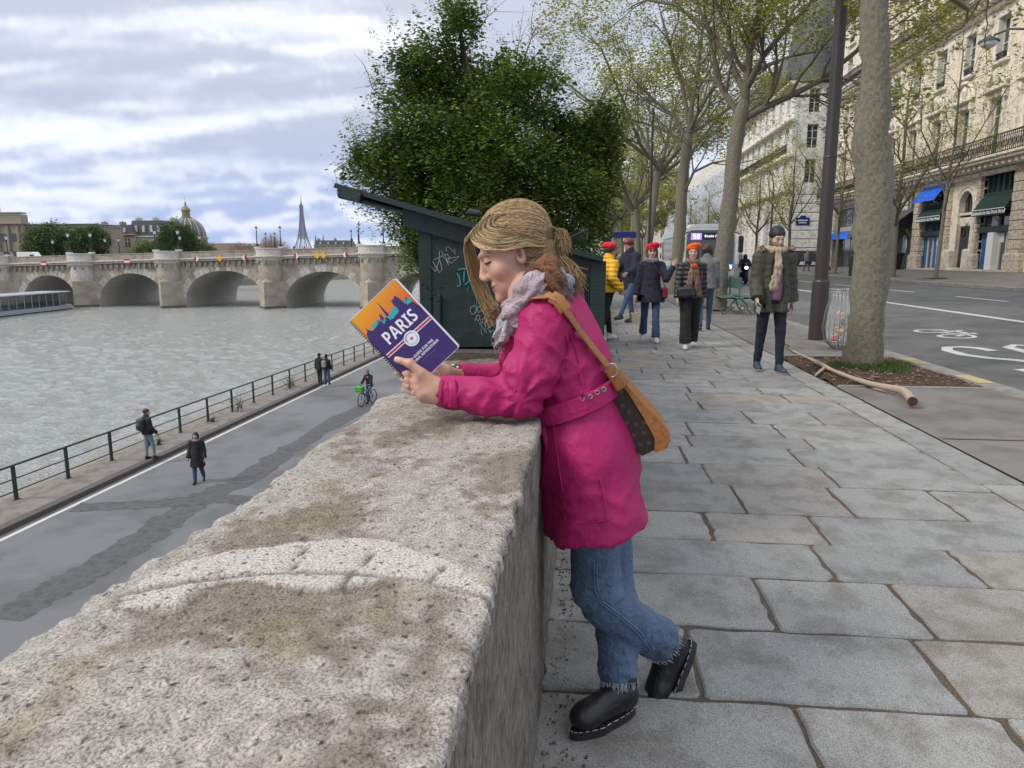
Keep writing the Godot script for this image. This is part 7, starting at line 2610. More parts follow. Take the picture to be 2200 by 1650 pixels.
	b.prism(PackedVector2Array([W2(-2.2,-12), W2(2.2,-12), W2(2.2,3), W2(0,6.5), W2(-2.2,3)]), V(0,-0.2,0), Vector3.RIGHT, V(0,0,1), V(0,1.5,0))
	put("hull", b, M.white_paint, tb)
	b = mb(); b.prism(PackedVector2Array([W2(-2.23,-12), W2(2.23,-12), W2(2.23,3), W2(0,6.55), W2(-2.23,3)]), V(0,-0.3,0), Vector3.RIGHT, V(0,0,1), V(0,0.6,0))
	put("waterline", b, M.red, tb)
	b = mb(); b.box(V(0,2.1,-3), V(3.8,1.7,11), 0.1); b.box(V(0,3.7,-0.5), V(2.6,1.6,2.6), 0.1)
	put("cabin", b, M.white_paint, tb)
	b = mb(); b.box(V(0,3.8,0.83), V(2.2,0.8,0.06)); b.box(V(0,2.2,2.53), V(3.2,0.8,0.06)); b.box(V(1.93,2.2,-3), V(0.06,0.8,9))
	put("window", b, M.pane_far, tb)
	b = mb(); b.tube([V(0,4.5,-0.5), V(0,6.5,-0.5)], 0.05, 4)
	put("mast", b, M.white_paint, tb)
	var bg := thing("moored_barge", "pale barge far off through the fourth arch", "boat", V(-116,-7.6,-390), 1.35)
	b = mb(); b.box(V(0,0.5,0), V(5,2.0,38), 0.4); b.box(V(0,2.4,-2), V(4,1.8,26), 0.2)
	put("hull", b, M.white_paint, bg)
	var bk := thing("bicycle", "bicycle with a bright green front basket on the lower quay", "bicycle", V(-10.6, QY, -33.3), -0.25)
	for z in [0.52, -0.55]:
		var ring := []
		for k in 20: ring.append(V(0, 0.34 + cos(TAU * k / 20) * 0.32, z + sin(TAU * k / 20) * 0.32))
		b = mb(); b.tube(ring, 0.022, 5, false, 1.0, Vector3.RIGHT, true)
		var o := put("wheel", b, M.black_rubber, bk)
		b = mb()
		for k in 8: b.tube([V(0, 0.34, z), V(0, 0.34 + cos(TAU * k / 8) * 0.31, z + sin(TAU * k / 8) * 0.31)], 0.003, 3, false)
		put("spokes", b, M.steel, o)
	b = mb()
	for s in [[V(0,0.34,0.52), V(0,0.98,0.34)], [V(0,0.34,-0.55), V(0,0.32,-0.05)], [V(0,0.32,-0.05), V(0,0.8,-0.25)], [V(0,0.32,-0.05), V(0,0.72,0.4)], [V(0,0.34,-0.55), V(0,0.75,-0.23)]]: b.tube(s, 0.02, 5)
	put("frame", b, M.iron, bk)
	b = mb(); b.tube([V(-0.3,1.05,0.16), V(0,1.0,0.34), V(0.3,1.05,0.16)], 0.015, 5)
	put("handlebar", b, M.steel, bk)
	b = mb(); b.box(V(0,0.84,-0.27), V(0.16,0.07,0.26), 0.03)
	put("saddle", b, M.black_rubber, bk)
	b = mb(); b.box(V(0,0.88,0.62), V(0.4,0.26,0.3), 0.03)
	put("basket", b, M.bike_green, bk)

func head_into(out: MB, t: Transform3D, cell: float, skin: Color, o := {}):
	var f := Field.new(V(-0.11,-0.23,-0.135), V(0.11,0.135,0.14), cell)
	var k := 0.018
	f.ell(V(0,0.035,-0.015), V(0.074,0.086,0.095), k)
	f.ell(V(0,-0.025,0.03), V(0.06,0.085,0.06), 0.03)
	var cz: float = o.get("chin", 0.0)
	f.ell(V(0, -0.078, 0.030 + cz), V(0.047,0.036,0.05), 0.025)
	f.ell(V(0, -0.104, 0.066 + cz * 1.4), V(0.021,0.015,0.017), 0.02)
	for s in [-1, 1]:
		f.ell(V(s * 0.039, -0.026, 0.058), V(0.026,0.024,0.022), 0.018)
		f.cut(V(s * 0.032, 0.009, 0.105), V(0.019,0.0115,0.019), 0.012)
		f.ell(V(s * 0.031, 0.007, 0.0765), V(0.0125,0.0115,0.0125), 0.004)
		f.cap(V(s * 0.015, 0.027, 0.088), V(s * 0.046, 0.027, 0.073), 0.008, 0.006, 0.012)
		f.ell(V(s * 0.074, -0.006, -0.01), V(0.007,0.031,0.018), 0.006, Basis(Vector3.UP, s * 0.35) * Basis(Vector3.RIGHT, -0.15))
		f.ell(V(s * 0.0105, -0.036, 0.1), V(0.0085,0.008,0.011), 0.008)
		f.cut(V(s * 0.079, -0.004, -0.004), V(0.005,0.017,0.009), 0.004)
	f.cap(V(0,0.016,0.086), V(0,-0.027,0.1065), 0.0075, 0.0105, 0.014)
	f.cap(V(-0.018,-0.064,0.084), V(0.018,-0.064,0.084), 0.005, 0.005, 0.012)
	f.ell(V(0,-0.063,0.0875), V(0.018,0.005,0.0075), 0.008)
	f.ell(V(0,-0.0745,0.0865), V(0.017,0.0055,0.008), 0.008)
	for s in [-1, 1]: f.cut(V(s * 0.012, -0.0685 + 0.0015, 0.101), V(0.0155,0.0018,0.013), 0.004, Basis(V(0,0,1), s * 0.16))
	f.cap(V(0,-0.07,-0.02), o.get("neck", V(0,-0.22,-0.045)), 0.05, 0.056, 0.03)
	var lip: Color = o.get("lip", Color(0.42, 0.15, 0.13))
	var brow: Color = o.get("brow", Color(0.05, 0.035, 0.025))
	var shut: bool = o.get("shut", false)
	var col := func(p: Vector3, _n: Vector3) -> Color:
		var c := skin
		var ax := absf(p.x)
		c = c.lerp(Color(skin.r * 1.05, skin.g * 0.78, skin.b * 0.75), 0.38 * smoothstep(0.035, 0.0, W2(ax - 0.04, p.y + 0.03).length()) * smoothstep(0.03, 0.06, p.z))
		c = c.lerp(Color(skin.r, skin.g * 0.8, skin.b * 0.78), 0.5 * smoothstep(0.02, 0.0, W2(ax, p.y + 0.03).length()))
		if ax > 0.069 and p.z < 0.02: c = c.lerp(Color(skin.r * 0.5, skin.g * 0.34, skin.b * 0.3), smoothstep(1.0, 0.5, W2((p.z + 0.006) / 0.01, (p.y + 0.003) / 0.019).length()))  # shading of the ear hollow, painted into the skin colour
		if p.z > 0.05:
			var m := W2(ax, p.y + 0.069)
			if absf(p.y + 0.0672 - 0.24 * maxf(0.0, ax - 0.008)) < 0.0022 and ax < 0.031: c = Color(0.22, 0.07, 0.06)
			var cr := W2(ax - lerpf(0.019, 0.036, clampf((-0.035 - p.y) / 0.035, 0, 1)), 0).length()
			if p.y < -0.034 and p.y > -0.07: c = c.lerp(Color(skin.r * 0.68, skin.g * 0.55, skin.b * 0.52), 0.6 * smoothstep(0.004, 0.0, cr))  # shade of the nose-to-mouth crease, painted as a darker skin line
			c = c.lerp(lip, smoothstep(1.15, 0.75, W2(m.x / 0.025, m.y / 0.0125).length()))
			var e := W2(ax - 0.031, p.y - 0.007)
			if not shut:
				if W2(e.x / 0.0135, (e.y + 0.001) / 0.0048).length() < 1.0: c = Color(0.4, 0.36, 0.34) if e.length() > 0.0062 else Color(0.035, 0.03, 0.03)
			if not shut and absf(e.x) < 0.0155 and e.y > 0.0025 and e.y < 0.0075: c = c.lerp(Color(0.06, 0.04, 0.035), 0.8)
			if shut and absf(e.x) < 0.0155 and absf(e.y + 0.0015) < 0.0038: c = Color(0.05, 0.03, 0.025)
			var by := p.y - 0.0285 + 6.0 * pow(ax - 0.03, 2.0)
			if absf(by) < o.get("brow_w", 0.0042) and ax > 0.013 and ax < 0.05: c = c.lerp(brow, 0.8)
		return c
	var tmp := mb()
	f.net(tmp, col)
	out.add(tmp, t)

func hand_into(out: MB, t: Transform3D, s: float, cell: float, curl: float, skin: Color, side := 1.0, spread := 0.0):
	var f := Field.new(V(-0.075,-0.1,-0.05), V(0.075,0.05,0.2), cell)
	f.cap(V(0,0,-0.03), V(0,0,0.01), 0.024, 0.024, 0.02)
	for q in 4: f.cap(V(side * (0.012 - q * 0.009), 0.0, 0.01), V(side * (0.030 - q * 0.0195), -0.001, 0.078 - q * 0.005), 0.015, 0.0105, 0.012)
	var lens := [0.07, 0.078, 0.072, 0.056]
	for q in 4:
		var p := V(side * (0.030 - q * 0.0195), -0.001, 0.078 - q * 0.005)
		var ang := 0.15 + curl * 0.3
		for j in 3:
			var l: float = lens[q] * [0.45, 0.31, 0.24][j]
			var d := V(side * (1.5 - q) * (0.03 + spread), -sin(ang), cos(ang)).normalized()
			var p2 := p + d * l
			f.cap(p, p2, 0.0095 - j * 0.001, 0.0088 - j * 0.0012, 0.003)
			p = p2
			ang += curl * 0.55
	f.cap(V(side * 0.018, -0.006, 0.0), V(side * 0.045, -0.02, 0.035), 0.017, 0.012, 0.012)
	f.cap(V(side * 0.045, -0.02, 0.035), V(side * 0.05, -0.032, 0.066), 0.0115, 0.0105, 0.004)
	f.cap(V(side * 0.05, -0.032, 0.066), V(side * 0.046, -0.042, 0.09), 0.01, 0.008, 0.003)
	var tmp := mb()
	f.net(tmp, func(_p, _n): return skin)
	out.add(tmp, t.scaled_local(Vector3.ONE * s))

func frame_to(fwd: Vector3, up: Vector3) -> Basis:
	var z := fwd.normalized()
	var x := up.cross(z).normalized()
	return Basis(x, z.cross(x), z)

func figure(label: String, at: Vector3, turn: float, o := {}) -> Node3D:
	var g := thing("person", label, "person", at, turn, o.get("group", ""))
	var s: float = o.get("h", 1.68) / 1.70
	var fine: float = o.get("cell", 0.017)
	var skin: Color = o.get("skin", Color(0.44, 0.27, 0.2))
	var legs: Array = o.get("legs", [[0.25, 0.1], [-0.2, 0.25]])
	var arms: Array = o.get("arms", [[-0.15, 0.12, 0.25], [0.15, 0.12, 0.3]])
	var lean: float = o.get("lean", 0.0)
	var J := {}
	var low := 9.0
	for i in 2:
		var sd := 1.0 if i == 0 else -1.0
		var hip := V(sd * 0.088, 0.9, 0)
		var a: float = legs[i][0]
		var kn := hip + V(sd * 0.008, -cos(a), sin(a)) * 0.42
		var b: float = a - legs[i][1]
		var an := kn + V(0, -cos(b), sin(b)) * 0.40
		J["hip%d" % i] = hip; J["kn%d" % i] = kn; J["an%d" % i] = an; J["sh%d" % i] = b
		low = minf(low, an.y - (0.085 if b > -0.45 else 0.06))
	var drop := V(0, -low, 0)
	for k in J.keys():
		if J[k] is Vector3: J[k] += drop
	var up := Basis(Vector3.RIGHT, lean)
	var pel := V(0,0.92,0) + drop
	var P := func(v: Vector3) -> Vector3: return pel + up * (v - V(0,0.92,0))
	for i in 2:
		var sd := 1.0 if i == 0 else -1.0
		var shp: Vector3 = P.call(V(sd * 0.168, 1.352, -0.01))
		var A: Array = arms[i]
		var d := up * (Basis(Vector3.RIGHT, -A[0]) * Basis(V(0,0,1), sd * A[1]) * Vector3.DOWN)
		var el := shp + d * 0.28
		var ax := up * (Basis(Vector3.RIGHT, -A[0]) * Basis(Vector3.UP, sd * (A[3] if A.size() > 3 else 0.0)) * Vector3.RIGHT)
		var fd := d.rotated(ax.normalized(), -A[2])
		J["shp%d" % i] = shp; J["el%d" % i] = el; J["wr%d" % i] = el + fd * 0.235; J["fd%d" % i] = fd
	var hc: Vector3 = P.call(V(0,1.575,0.03))
	var hb := up * Basis(Vector3.UP, o.get("look", 0.0)) * Basis(Vector3.RIGHT, o.get("nod", 0.0))
	var lo := V(-0.62,-0.05,-0.6)
	var hi := V(0.62,1.85,0.75)
	var S := Transform3D(Basis().scaled(Vector3.ONE * s), Vector3.ZERO)
	var emit := func(called: String, b: MB, m: Material) -> MeshInstance3D:
		var q := mb()
		q.add(b, S)
		return put(called, q, m, g)
	var b := mb()
	b.col = skin
	var f := Field.new(lo, hi, 0.034)
	f.cap(P.call(V(0,1.34,0)), P.call(V(0,1.0,0)), 0.1, 0.1, 0.04)
	for i in 2:
		f.cap(J["hip%d" % i], J["kn%d" % i], 0.062, 0.045, 0.03)
		f.cap(J["kn%d" % i], J["an%d" % i], 0.043, 0.032, 0.02)
		f.cap(P.call(V(0,1.36,0)), J["shp%d" % i], 0.05, 0.04, 0.03)
		f.cap(J["shp%d" % i], J["el%d" % i], 0.04, 0.035, 0.02)
		f.cap(J["el%d" % i], J["wr%d" % i], 0.035, 0.026, 0.02)
	f.net(b)
	head_into(b, Transform3D(hb, hc), o.get("hcell", fine * 0.5), skin, o)
	var curls: Array = o.get("curl", [0.7, 0.7])
	for i in 2:
		var fd: Vector3 = J["fd%d" % i]
		var inward := V(-1.0 if i == 0 else 1.0, 0, 0)
		var back := -inward + V(0,0.001,0.15)
		if o.has("palm%d" % i): back = o["palm%d" % i]
		hand_into(b, Transform3D(frame_to(fd, back), J["wr%d" % i] + fd * 0.03), 0.92, 0.011 if fine < 0.02 else 0.018, curls[i], skin, o.get("thumb", [1.0, -1.0])[i])
	emit.call("body", b, M.skin)
	var fl: float = o.get("flare", 0.0)
	var tw: float = o.get("leg_w", 0.0)
	f = Field.new(lo, V(hi.x, 1.12, hi.z), fine)
	f.cap(P.call(V(0.03,0.93,0)), P.call(V(-0.03,0.93,0)), 0.15, 0.15, 0.03, V(0,0,1), 1.3)
	for i in 2:
		var kn: Vector3 = J["kn%d" % i]
		var an: Vector3 = J["an%d" % i]
		f.cap(J["hip%d" % i], kn, 0.088 + tw, 0.060 + tw, 0.035)
		f.cap(kn, an.lerp(kn, 0.08), 0.059 + tw, 0.046 + tw * 1.3 + fl, 0.02)
		f.chop(an + (kn - an) * 0.02, (an - kn).normalized(), an - Vector3.ONE * 0.17, an + Vector3.ONE * 0.17)
	var nz := vnoise(7.0, int(at.x * 31 + 9), 3)
	var wob := func(p: Vector3, n: Vector3) -> Vector3: return n * (0.007 * nz.get_noise_3d(p.x * 1.4, p.y * 2.0, p.z) + 0.003 * nz.get_noise_3d(p.x * 4, p.y * 6, p.z * 4))
	b = mb()
	f.net(b, null, wob)
	emit.call("trousers", b, o.trousers)
	for i in 2:
		var an: Vector3 = J["an%d" % i]
		var sh: float = J["sh%d" % i]
		var pitch := 0.0 if sh > -0.45 else minf(-sh * 0.9, 1.2)
		var fr := Basis(Vector3.UP, (0.12 if i == 0 else -0.12)) * Basis(Vector3.RIGHT, pitch)
		f = Field.new(V(-0.07,-0.1,-0.1), V(0.07,0.09,0.23), 0.011 if fine < 0.02 else 0.02)
		f.cap(V(0,-0.045,-0.045), V(0,-0.05,0.13), 0.036, 0.036, 0.02)
		f.cap(V(0,-0.055,0.09), V(0,-0.06,0.155), 0.04, 0.026, 0.02)
		f.cap(V(0,0.02,-0.02), V(0,-0.03,0.05), 0.042, 0.034, 0.03)
		f.chop(V(0,-0.084,0), Vector3.DOWN)
		var sc: Color = o.get("sole", Color(1, 1, 1))
		var tmp := mb()
		f.net(tmp, func(p, _n): return sc if p.y < -0.062 else o.get("upper", Color(1, 1, 1)))
		b = mb()
		b.add(tmp, Transform3D(fr, an))
		emit.call("shoe", b, o.shoes)
	var hem: float = o.get("hem", 0.86)
	var th: float = o.get("thick", 0.012)
	f = Field.new(lo, hi, fine)
	f.cap(P.call(V(0,1.27,-0.01)), P.call(V(0,1.13,0)), 0.150 + th, 0.142 + th, 0.04, V(0,0,1), 1.4)
	f.cap(P.call(V(0,1.15,0)), P.call(V(0,0.98,0)), 0.138 + th, 0.155 + th, 0.03, V(0,0,1), 1.3)
	if hem < 0.9: f.cap(P.call(V(0,0.99,0)), P.call(V(0, hem, 0)), 0.158 + th, 0.17 + th + o.get("skirt", 0.02), 0.03, V(0,0,1), 1.2)
	for i in 2:
		f.cap(P.call(V(0,1.385,0)), J["shp%d" % i], 0.062 + th * 0.7, 0.050 + th, 0.04)
		f.cap(J["shp%d" % i], J["el%d" % i], 0.054 + th, 0.048 + th, 0.03)
		f.cap(J["el%d" % i], J["wr%d" % i], 0.050 + th, 0.040 + th, 0.02)
		var wr: Vector3 = J["wr%d" % i]
		f.chop(wr + J["fd%d" % i] * 0.01, J["fd%d" % i], wr - Vector3.ONE * 0.1, wr + Vector3.ONE * 0.1)
	f.cap(P.call(V(0,1.4,-0.01)), P.call(V(0,1.455,0)), 0.075, 0.066 + th, 0.03)
	f.chop(P.call(V(0, hem, 0)), Vector3.DOWN, V(-0.3, hem + drop.y - 0.35, -0.35) , V(0.3, hem + drop.y + 0.02, 0.35))
	if o.get("open", false): f.cut(P.call(V(0,1.08,0.2)), V(0.085,0.42,0.16), 0.015)
	var puff: float = o.get("puff", 0.0)
	var mv := func(p: Vector3, n: Vector3) -> Vector3:
		return n * ((puff * (absf(sin(p.y * 42.0)) - 0.5) if puff > 0.0 else 0.0) + 0.008 * nz.get_noise_3d(p.x * 1.3, p.y * 1.8, p.z * 1.3) + 0.0035 * nz.get_noise_3d(p.x * 4, p.y * 5, p.z * 4))
	b = mb()
	f.net(b, null, mv)
	emit.call(o.get("top_name", "coat"), b, o.top)
	if o.has("inner"):
		f = Field.new(V(-0.22,0.7,-0.2), V(0.22,1.6,0.25), fine)
		f.cap(P.call(V(0,1.37,0)), P.call(V(0,0.9,0.015)), 0.128, 0.145, 0.03, V(0,0,1), 1.3)
		f.chop(P.call(V(0,0.86,0)), Vector3.DOWN)
		b = mb()
		f.net(b, null, wob)
		emit.call("sweater", b, o.inner)
	if o.has("hair"):
		f = Field.new(V(-0.13,-0.36,-0.17), V(0.13,0.15,0.12), fine * 0.6)
		var hv: float = o.get("hair_vol", 1.0)
		f.ell(V(0, 0.042 + 0.06 * (hv - 1.0), -0.022), V(0.083,0.092,0.1) * hv, 0.02)
		var long: float = o.get("hair_len", 0.0)
		if long > 0.0:
			for sd in [-1, 0, 1]:
				f.cap(V(sd * 0.062, 0.01, -0.05), V(sd * 0.075, -long, -0.035 + 0.05 * absf(sd)), 0.045, 0.026, 0.03)
		f.cut(V(0, o.get("fringe", -0.045), 0.078), V(0.066,0.085,0.095), 0.015)
		if long <= 0.0: f.cut(V(0,-0.12,0.0), V(0.2,0.085,0.2), 0.02)
		var hn := vnoise(30.0, 4, 2)
		var tmp := mb()
		f.net(tmp, func(p, _n): return Color(1, 1, 1) * (1.0 + 0.45 * hn.get_noise_3d(p.x * 3, p.y * 0.5, p.z * 3)), func(p, n): return n * 0.009 * hn.get_noise_3d(p.x * 3, p.y * 0.6, p.z * 3))
		b = mb()
		b.add(tmp, Transform3D(hb, hc))
		emit.call("hair", b, o.hair)
	if o.has("beret"):
		f = Field.new(V(-0.17,0.0,-0.18), V(0.17,0.2,0.16), 0.01)
		f.ell(V(0.014,0.104,-0.028), V(0.122,0.06,0.12), 0.03, Basis(V(0,0,1), 0.16) * Basis(Vector3.RIGHT, -0.18))
		f.ell(V(0,0.066,-0.012), V(0.09,0.035,0.1), 0.02)
		f.cap(V(0.0,0.15,-0.03), V(0.0,0.165,-0.03), 0.006, 0.004, 0.01)
		f.chop(V(0,0.046,0), V(0,-1,0.15).normalized())
		var tmp := mb()
		f.net(tmp, null, func(p, n): return n * 0.008 * sin(atan2(p.z, p.x) * 7.0) * smoothstep(0.06, 0.13, W2(p.x, p.z).length()))
		b = mb()
		b.add(tmp, Transform3D(hb, hc))
		emit.call("beret", b, o.beret)
	if o.has("cap_hat"):
		f = Field.new(V(-0.12,0.0,-0.14), V(0.12,0.16,0.14), 0.011)
		f.ell(V(0,0.055,-0.018), V(0.091,0.092,0.108), 0.02)
		f.chop(V(0,0.04,0), Vector3.DOWN)
		var tmp := mb()
		f.net(tmp)
		b = mb()
		b.add(tmp, Transform3D(hb, hc))
		emit.call("knit_cap", b, o.cap_hat)
	if o.has("scarf"):
		f = Field.new(V(-0.2,0.8,-0.2), V(0.2,1.62,0.3), fine * 0.75)
		var c0: Vector3 = P.call(V(0,1.455,0.01))
		for k in 12:
			var a0 := TAU * k / 12
			var a1 := TAU * (k + 1) / 12
			f.cap(c0 + V(cos(a0) * 0.082, -0.02 * sin(a0), sin(a0) * 0.082), c0 + V(cos(a1) * 0.082, -0.02 * sin(a1), sin(a1) * 0.082), 0.036, 0.036, 0.02)
		for tl in o.get("tails", []):
			f.cap(c0 + V(tl[0] * 0.4, -0.03, 0.095), P.call(V(tl[0], 1.25, 0.165)), 0.034, 0.045, 0.02, V(0,0,1), 2.0)
			f.cap(P.call(V(tl[0], 1.25, 0.165)), P.call(V(tl[1], tl[2], 0.185)), 0.045, 0.05, 0.02, V(0,0,1), 2.4)
		b = mb()
		f.net(b, func(p, _n): return Color(1, 1, 1) * (1.0 + 0.35 * signf(sin(p.y * 70.0)) * 0.5 + 0.3 * nz.get_noise_3d(p.x * 6, p.y * 6, p.z * 6)), func(p, n): return n * 0.007 * sin(p.x * 130.0 + 5.0 * nz.get_noise_3d(p.x, p.y, p.z)))
		emit.call("scarf", b, o.scarf)
	if o.has("fur"):
		b = mb()
		b.col = Color(1, 1, 1)
		var c0: Vector3 = P.call(V(0,1.47,-0.05))
		for k in 900:
			var a := rnd(-0.55, PI + 0.55)
			var q := c0 + V(cos(a) * 0.165, -0.03 - 0.02 * sin(a) + rnd(-0.012, 0.012), -sin(a) * 0.09 + 0.06 * absf(cos(a)))
			var d := V(cos(a) + rnd(-0.7, 0.7), rnd(-0.2, 1.3), -sin(a) + rnd(-0.7, 0.7)).normalized()
			b.col = Color(1, 1, 1) * rnd(0.55, 1.15)
			b.tube([q, q + d * 0.035, q + d * 0.06 + V(0,-0.012,0)], [0.011, 0.008, 0.002], 4, false)
		emit.call("fur_trim", b, o.fur)
	g.set_meta("J", J)
	g.set_meta("s", s)
	return g

func strap(parent: Node, pts: Array, r: float, m: Material, called := "strap"):
	var b := mb()
	b.tube(pts, r, 6, true, 0.3, Vector3.UP)
	return put(called, b, m, parent)

func build_people():
	mk("skin", Color(1, 1, 1), 0.5, {"vcol": true, "sss": 0.12})
	var black := cloth("black_cloth", Color(0.012, 0.012, 0.014))
	var navy := cloth("navy_cloth", Color(0.01, 0.014, 0.03))
	var jean := cloth("jean_blue", Color(0.055, 0.1, 0.2), 0.9, {"tex": T.denim, "tile": 0.4})
	var pale := cloth("jean_pale", Color(0.2, 0.27, 0.33), 0.9, {"tex": T.denim, "tile": 0.4})
	var dark_jean := cloth("jean_dark", Color(0.01, 0.014, 0.028), 0.9)
	var white_shoe := cloth("white_shoe", Color(0.62, 0.62, 0.64), 0.6, {"sheen": 0.0})
	var black_shoe := cloth("black_shoe", Color(0.012, 0.012, 0.013), 0.4, {"sheen": 0.0})
	var navy_shoe := cloth("navy_shoe", Color(0.03, 0.045, 0.085), 0.8, {"sheen": 0.0})
	var olive := cloth("olive_cloth", Color(0.042, 0.042, 0.026), 0.7)
	var mauve := cloth("mauve_knit", Color(0.34, 0.19, 0.29), 0.95, {"tex": T.streak, "tile": V(0.6,0.05,0.6), "world": false})
	var beige := cloth("beige_wool", Color(0.4, 0.31, 0.23), 0.95)
	var brown_s := cloth("brown_wool", Color(0.22, 0.15, 0.11), 0.95)
	var grey_s := cloth("grey_wool", Color(0.24, 0.25, 0.26), 0.95)
	var puffer := cloth("black_puffer", Color(0.016, 0.017, 0.02), 0.45)
	var yellow := cloth("yellow_puffer", Color(0.72, 0.4, 0.012), 0.5)
	var red_felt := cloth("red_felt", Color(0.52, 0.006, 0.025), 0.9)
	var orange_felt := cloth("orange_felt", Color(0.72, 0.1, 0.012), 0.9)
	var fur := cloth("fur", Color(0.46, 0.38, 0.29), 0.95)
	var hblack := cloth("hair_black", Color(0.01, 0.009, 0.009), 0.45)
	var hbrown := cloth("hair_brown", Color(0.055, 0.03, 0.018), 0.5)
	var hblond := cloth("hair_blond", Color(0.34, 0.24, 0.13), 0.5)
	var grey_c := cloth("grey_cloth", Color(0.16, 0.165, 0.17), 0.9)
	var wine := cloth("wine_leather", Color(0.2, 0.012, 0.03), 0.4, {"sheen": 0.0})
	var bagblk := cloth("bag_black", Color(0.025, 0.027, 0.03), 0.35, {"sheen": 0.0})
	var m := figure("young man in an open olive parka with fur collar, beige scarf and dark jeans", V(2.3,0.004,-9.2), 0.1, {"h": 1.79, "cell": 0.013, "hcell": 0.0065, "skin": Color(0.5, 0.33, 0.25), "legs": [[0.17, 0.10], [-0.13, 0.10]], "arms": [[-0.05, 0.12, 0.2], [0.12, 0.14, 0.55]], "trousers": dark_jean, "shoes": white_shoe, "upper": Color(0.05, 0.075, 0.14), "top": olive, "top_name": "parka", "hem": 0.72, "thick": 0.032, "skirt": 0.015, "open": true, "inner": mauve, "hair": hblack, "fringe": -0.066, "hair_vol": 1.04, "nod": 0.28, "look": 0.12, "shut": true, "scarf": beige, "tails": [[-0.01, -0.07, 1.02]], "fur": fur, "curl": [0.7, 1.1], "brow": Color(0.012, 0.01, 0.01), "lip": Color(0.38, 0.16, 0.14), "puff": 0.004})
	var J: Dictionary = m.get_meta("J")
	var ph := thing("phone", "dark phone held low in the right hand of the man in the parka", "phone", m.transform * ((J.wr1 + J.fd1 * 0.13 + V(0.0,-0.02,0.035)) * m.get_meta("s")), 0.4)
	var b := mb(); b.box(Vector3.ZERO, V(0.075,0.15,0.009), 0.004, Basis(V(0,0,1), -0.5) * Basis(Vector3.RIGHT, -0.4))
	put("case", b, M.black_gloss, ph)
	b = mb(); b.xf = Transform3D(Basis(V(0,0,1), -0.5) * Basis(Vector3.RIGHT, -0.4), Vector3.ZERO); b.box(V(0,-0.02,0.006), V(0.06,0.09,0.003), 0.001)
	put("back_plate", b, M.zinc, ph)
	m = figure("woman in a red beret and navy coat shading her eyes with one hand", V(1.09,0.004,-12.5), 0.0, {"h": 1.67, "cell": 0.015, "hcell": 0.0075, "legs": [[0.3, 0.05], [-0.16, 0.42]], "arms": [[0.55, 0.3, 2.45, 0.5], [0.05, 0.16, 0.25]], "trousers": jean, "flare": 0.028, "shoes": white_shoe, "top": navy, "hem": 0.72, "skirt": 0.075, "thick": 0.014, "hair": hbrown, "hair_len": 0.14, "beret": red_felt, "scarf": grey_s, "skin": Color(0.46, 0.28, 0.22), "curl": [0.15, 0.9], "palm0": V(0.3,0.2,1)})
	J = m.get_meta("J")
	b = mb()
	for q in [-1, 1]: b.ball(V(q * 0.031, 0.006, 0.096), V(0.023,0.017,0.006), 10, 6)
	b.box(V(0,0.012,0.098), V(0.03,0.004,0.004))
	put("sunglasses", b, M.black_gloss, m, V(0,1.575,0.03) * 0.985)
	var bag := thing("paper_bag", "small cream paper bag with red handles carried by the woman in the red beret", "bag", m.transform * ((J.wr1 + J.fd1 * 0.1) * 0.98 + V(0,-0.3,0.03)), 0.35)
	b = mb(); b.box(Vector3.ZERO, V(0.155,0.17,0.09), 0.004, Basis(V(0,0,1), 0.12))
	put("paper", b, cloth("cream_paper", Color(0.62, 0.55, 0.38), 0.8, {"sheen": 0.0}), bag)
	strap(bag, [V(-0.05,0.07,0.04), V(-0.01,0.24,0.0), V(0.04,0.08,0.04)], 0.008, red_felt, "handle")
	bag = thing("shoulder_bag", "dark red handbag at the hip of the woman in the red beret", "bag", m.transform * V(0.235,0.84,0.03))
	b = mb(); b.box(Vector3.ZERO, V(0.09,0.2,0.24), 0.03)
	put("body", b, wine, bag)
	strap(bag, [V(0.0,0.09,0.05), V(-0.09,0.3,0.145), V(-0.22,0.49,0.15), V(-0.33,0.585,0.05)], 0.01, wine)
	m = figure("smiling woman in an orange beret, black quilted jacket and long brown scarf", V(1.64,0.004,-11.6), 0.05, {"h": 1.63, "cell": 0.014, "hcell": 0.0068, "legs": [[-0.1, 0.30], [0.24, 0.10]], "arms": [[-0.22, 0.12, 0.15], [0.18, 0.14, 0.25]], "trousers": black, "leg_w": 0.022, "flare": 0.02, "shoes": white_shoe, "top": puffer, "top_name": "quilted_jacket", "puff": 0.014, "hem": 0.84, "thick": 0.02, "hair": hbrown, "hair_len": 0.18, "beret": orange_felt, "scarf": brown_s, "tails": [[0.04, 0.09, 0.92], [-0.03, -0.06, 1.08]], "skin": Color(0.5, 0.31, 0.25), "look": -0.1, "nod": -0.08})
	b = mb(); b.ball(V(0.0,1.3,0.17), V(0.05,0.035,0.025))
	put("orange_scarf_knot", b, orange_felt, m)
	bag = thing("crossbody_bag", "grey black crossbody bag with a dark red strap on the woman in the orange beret", "bag", m.transform * V(-0.12,0.9,0.21))
	b = mb(); b.box(Vector3.ZERO, V(0.27,0.17,0.09), 0.035, Basis(V(0,0,1), 0.1))
	put("body", b, bagblk, bag)
	strap(bag, [V(0.12,0.06,0.0), V(0.15,0.22,0.0), V(0.1,0.42,-0.03), V(0.05,0.5,-0.1)], 0.013, wine)
	strap(bag, [V(0.16,0.0,-0.01), V(0.25,0.2,-0.02), V(0.24,0.34,-0.06)], 0.01, wine)
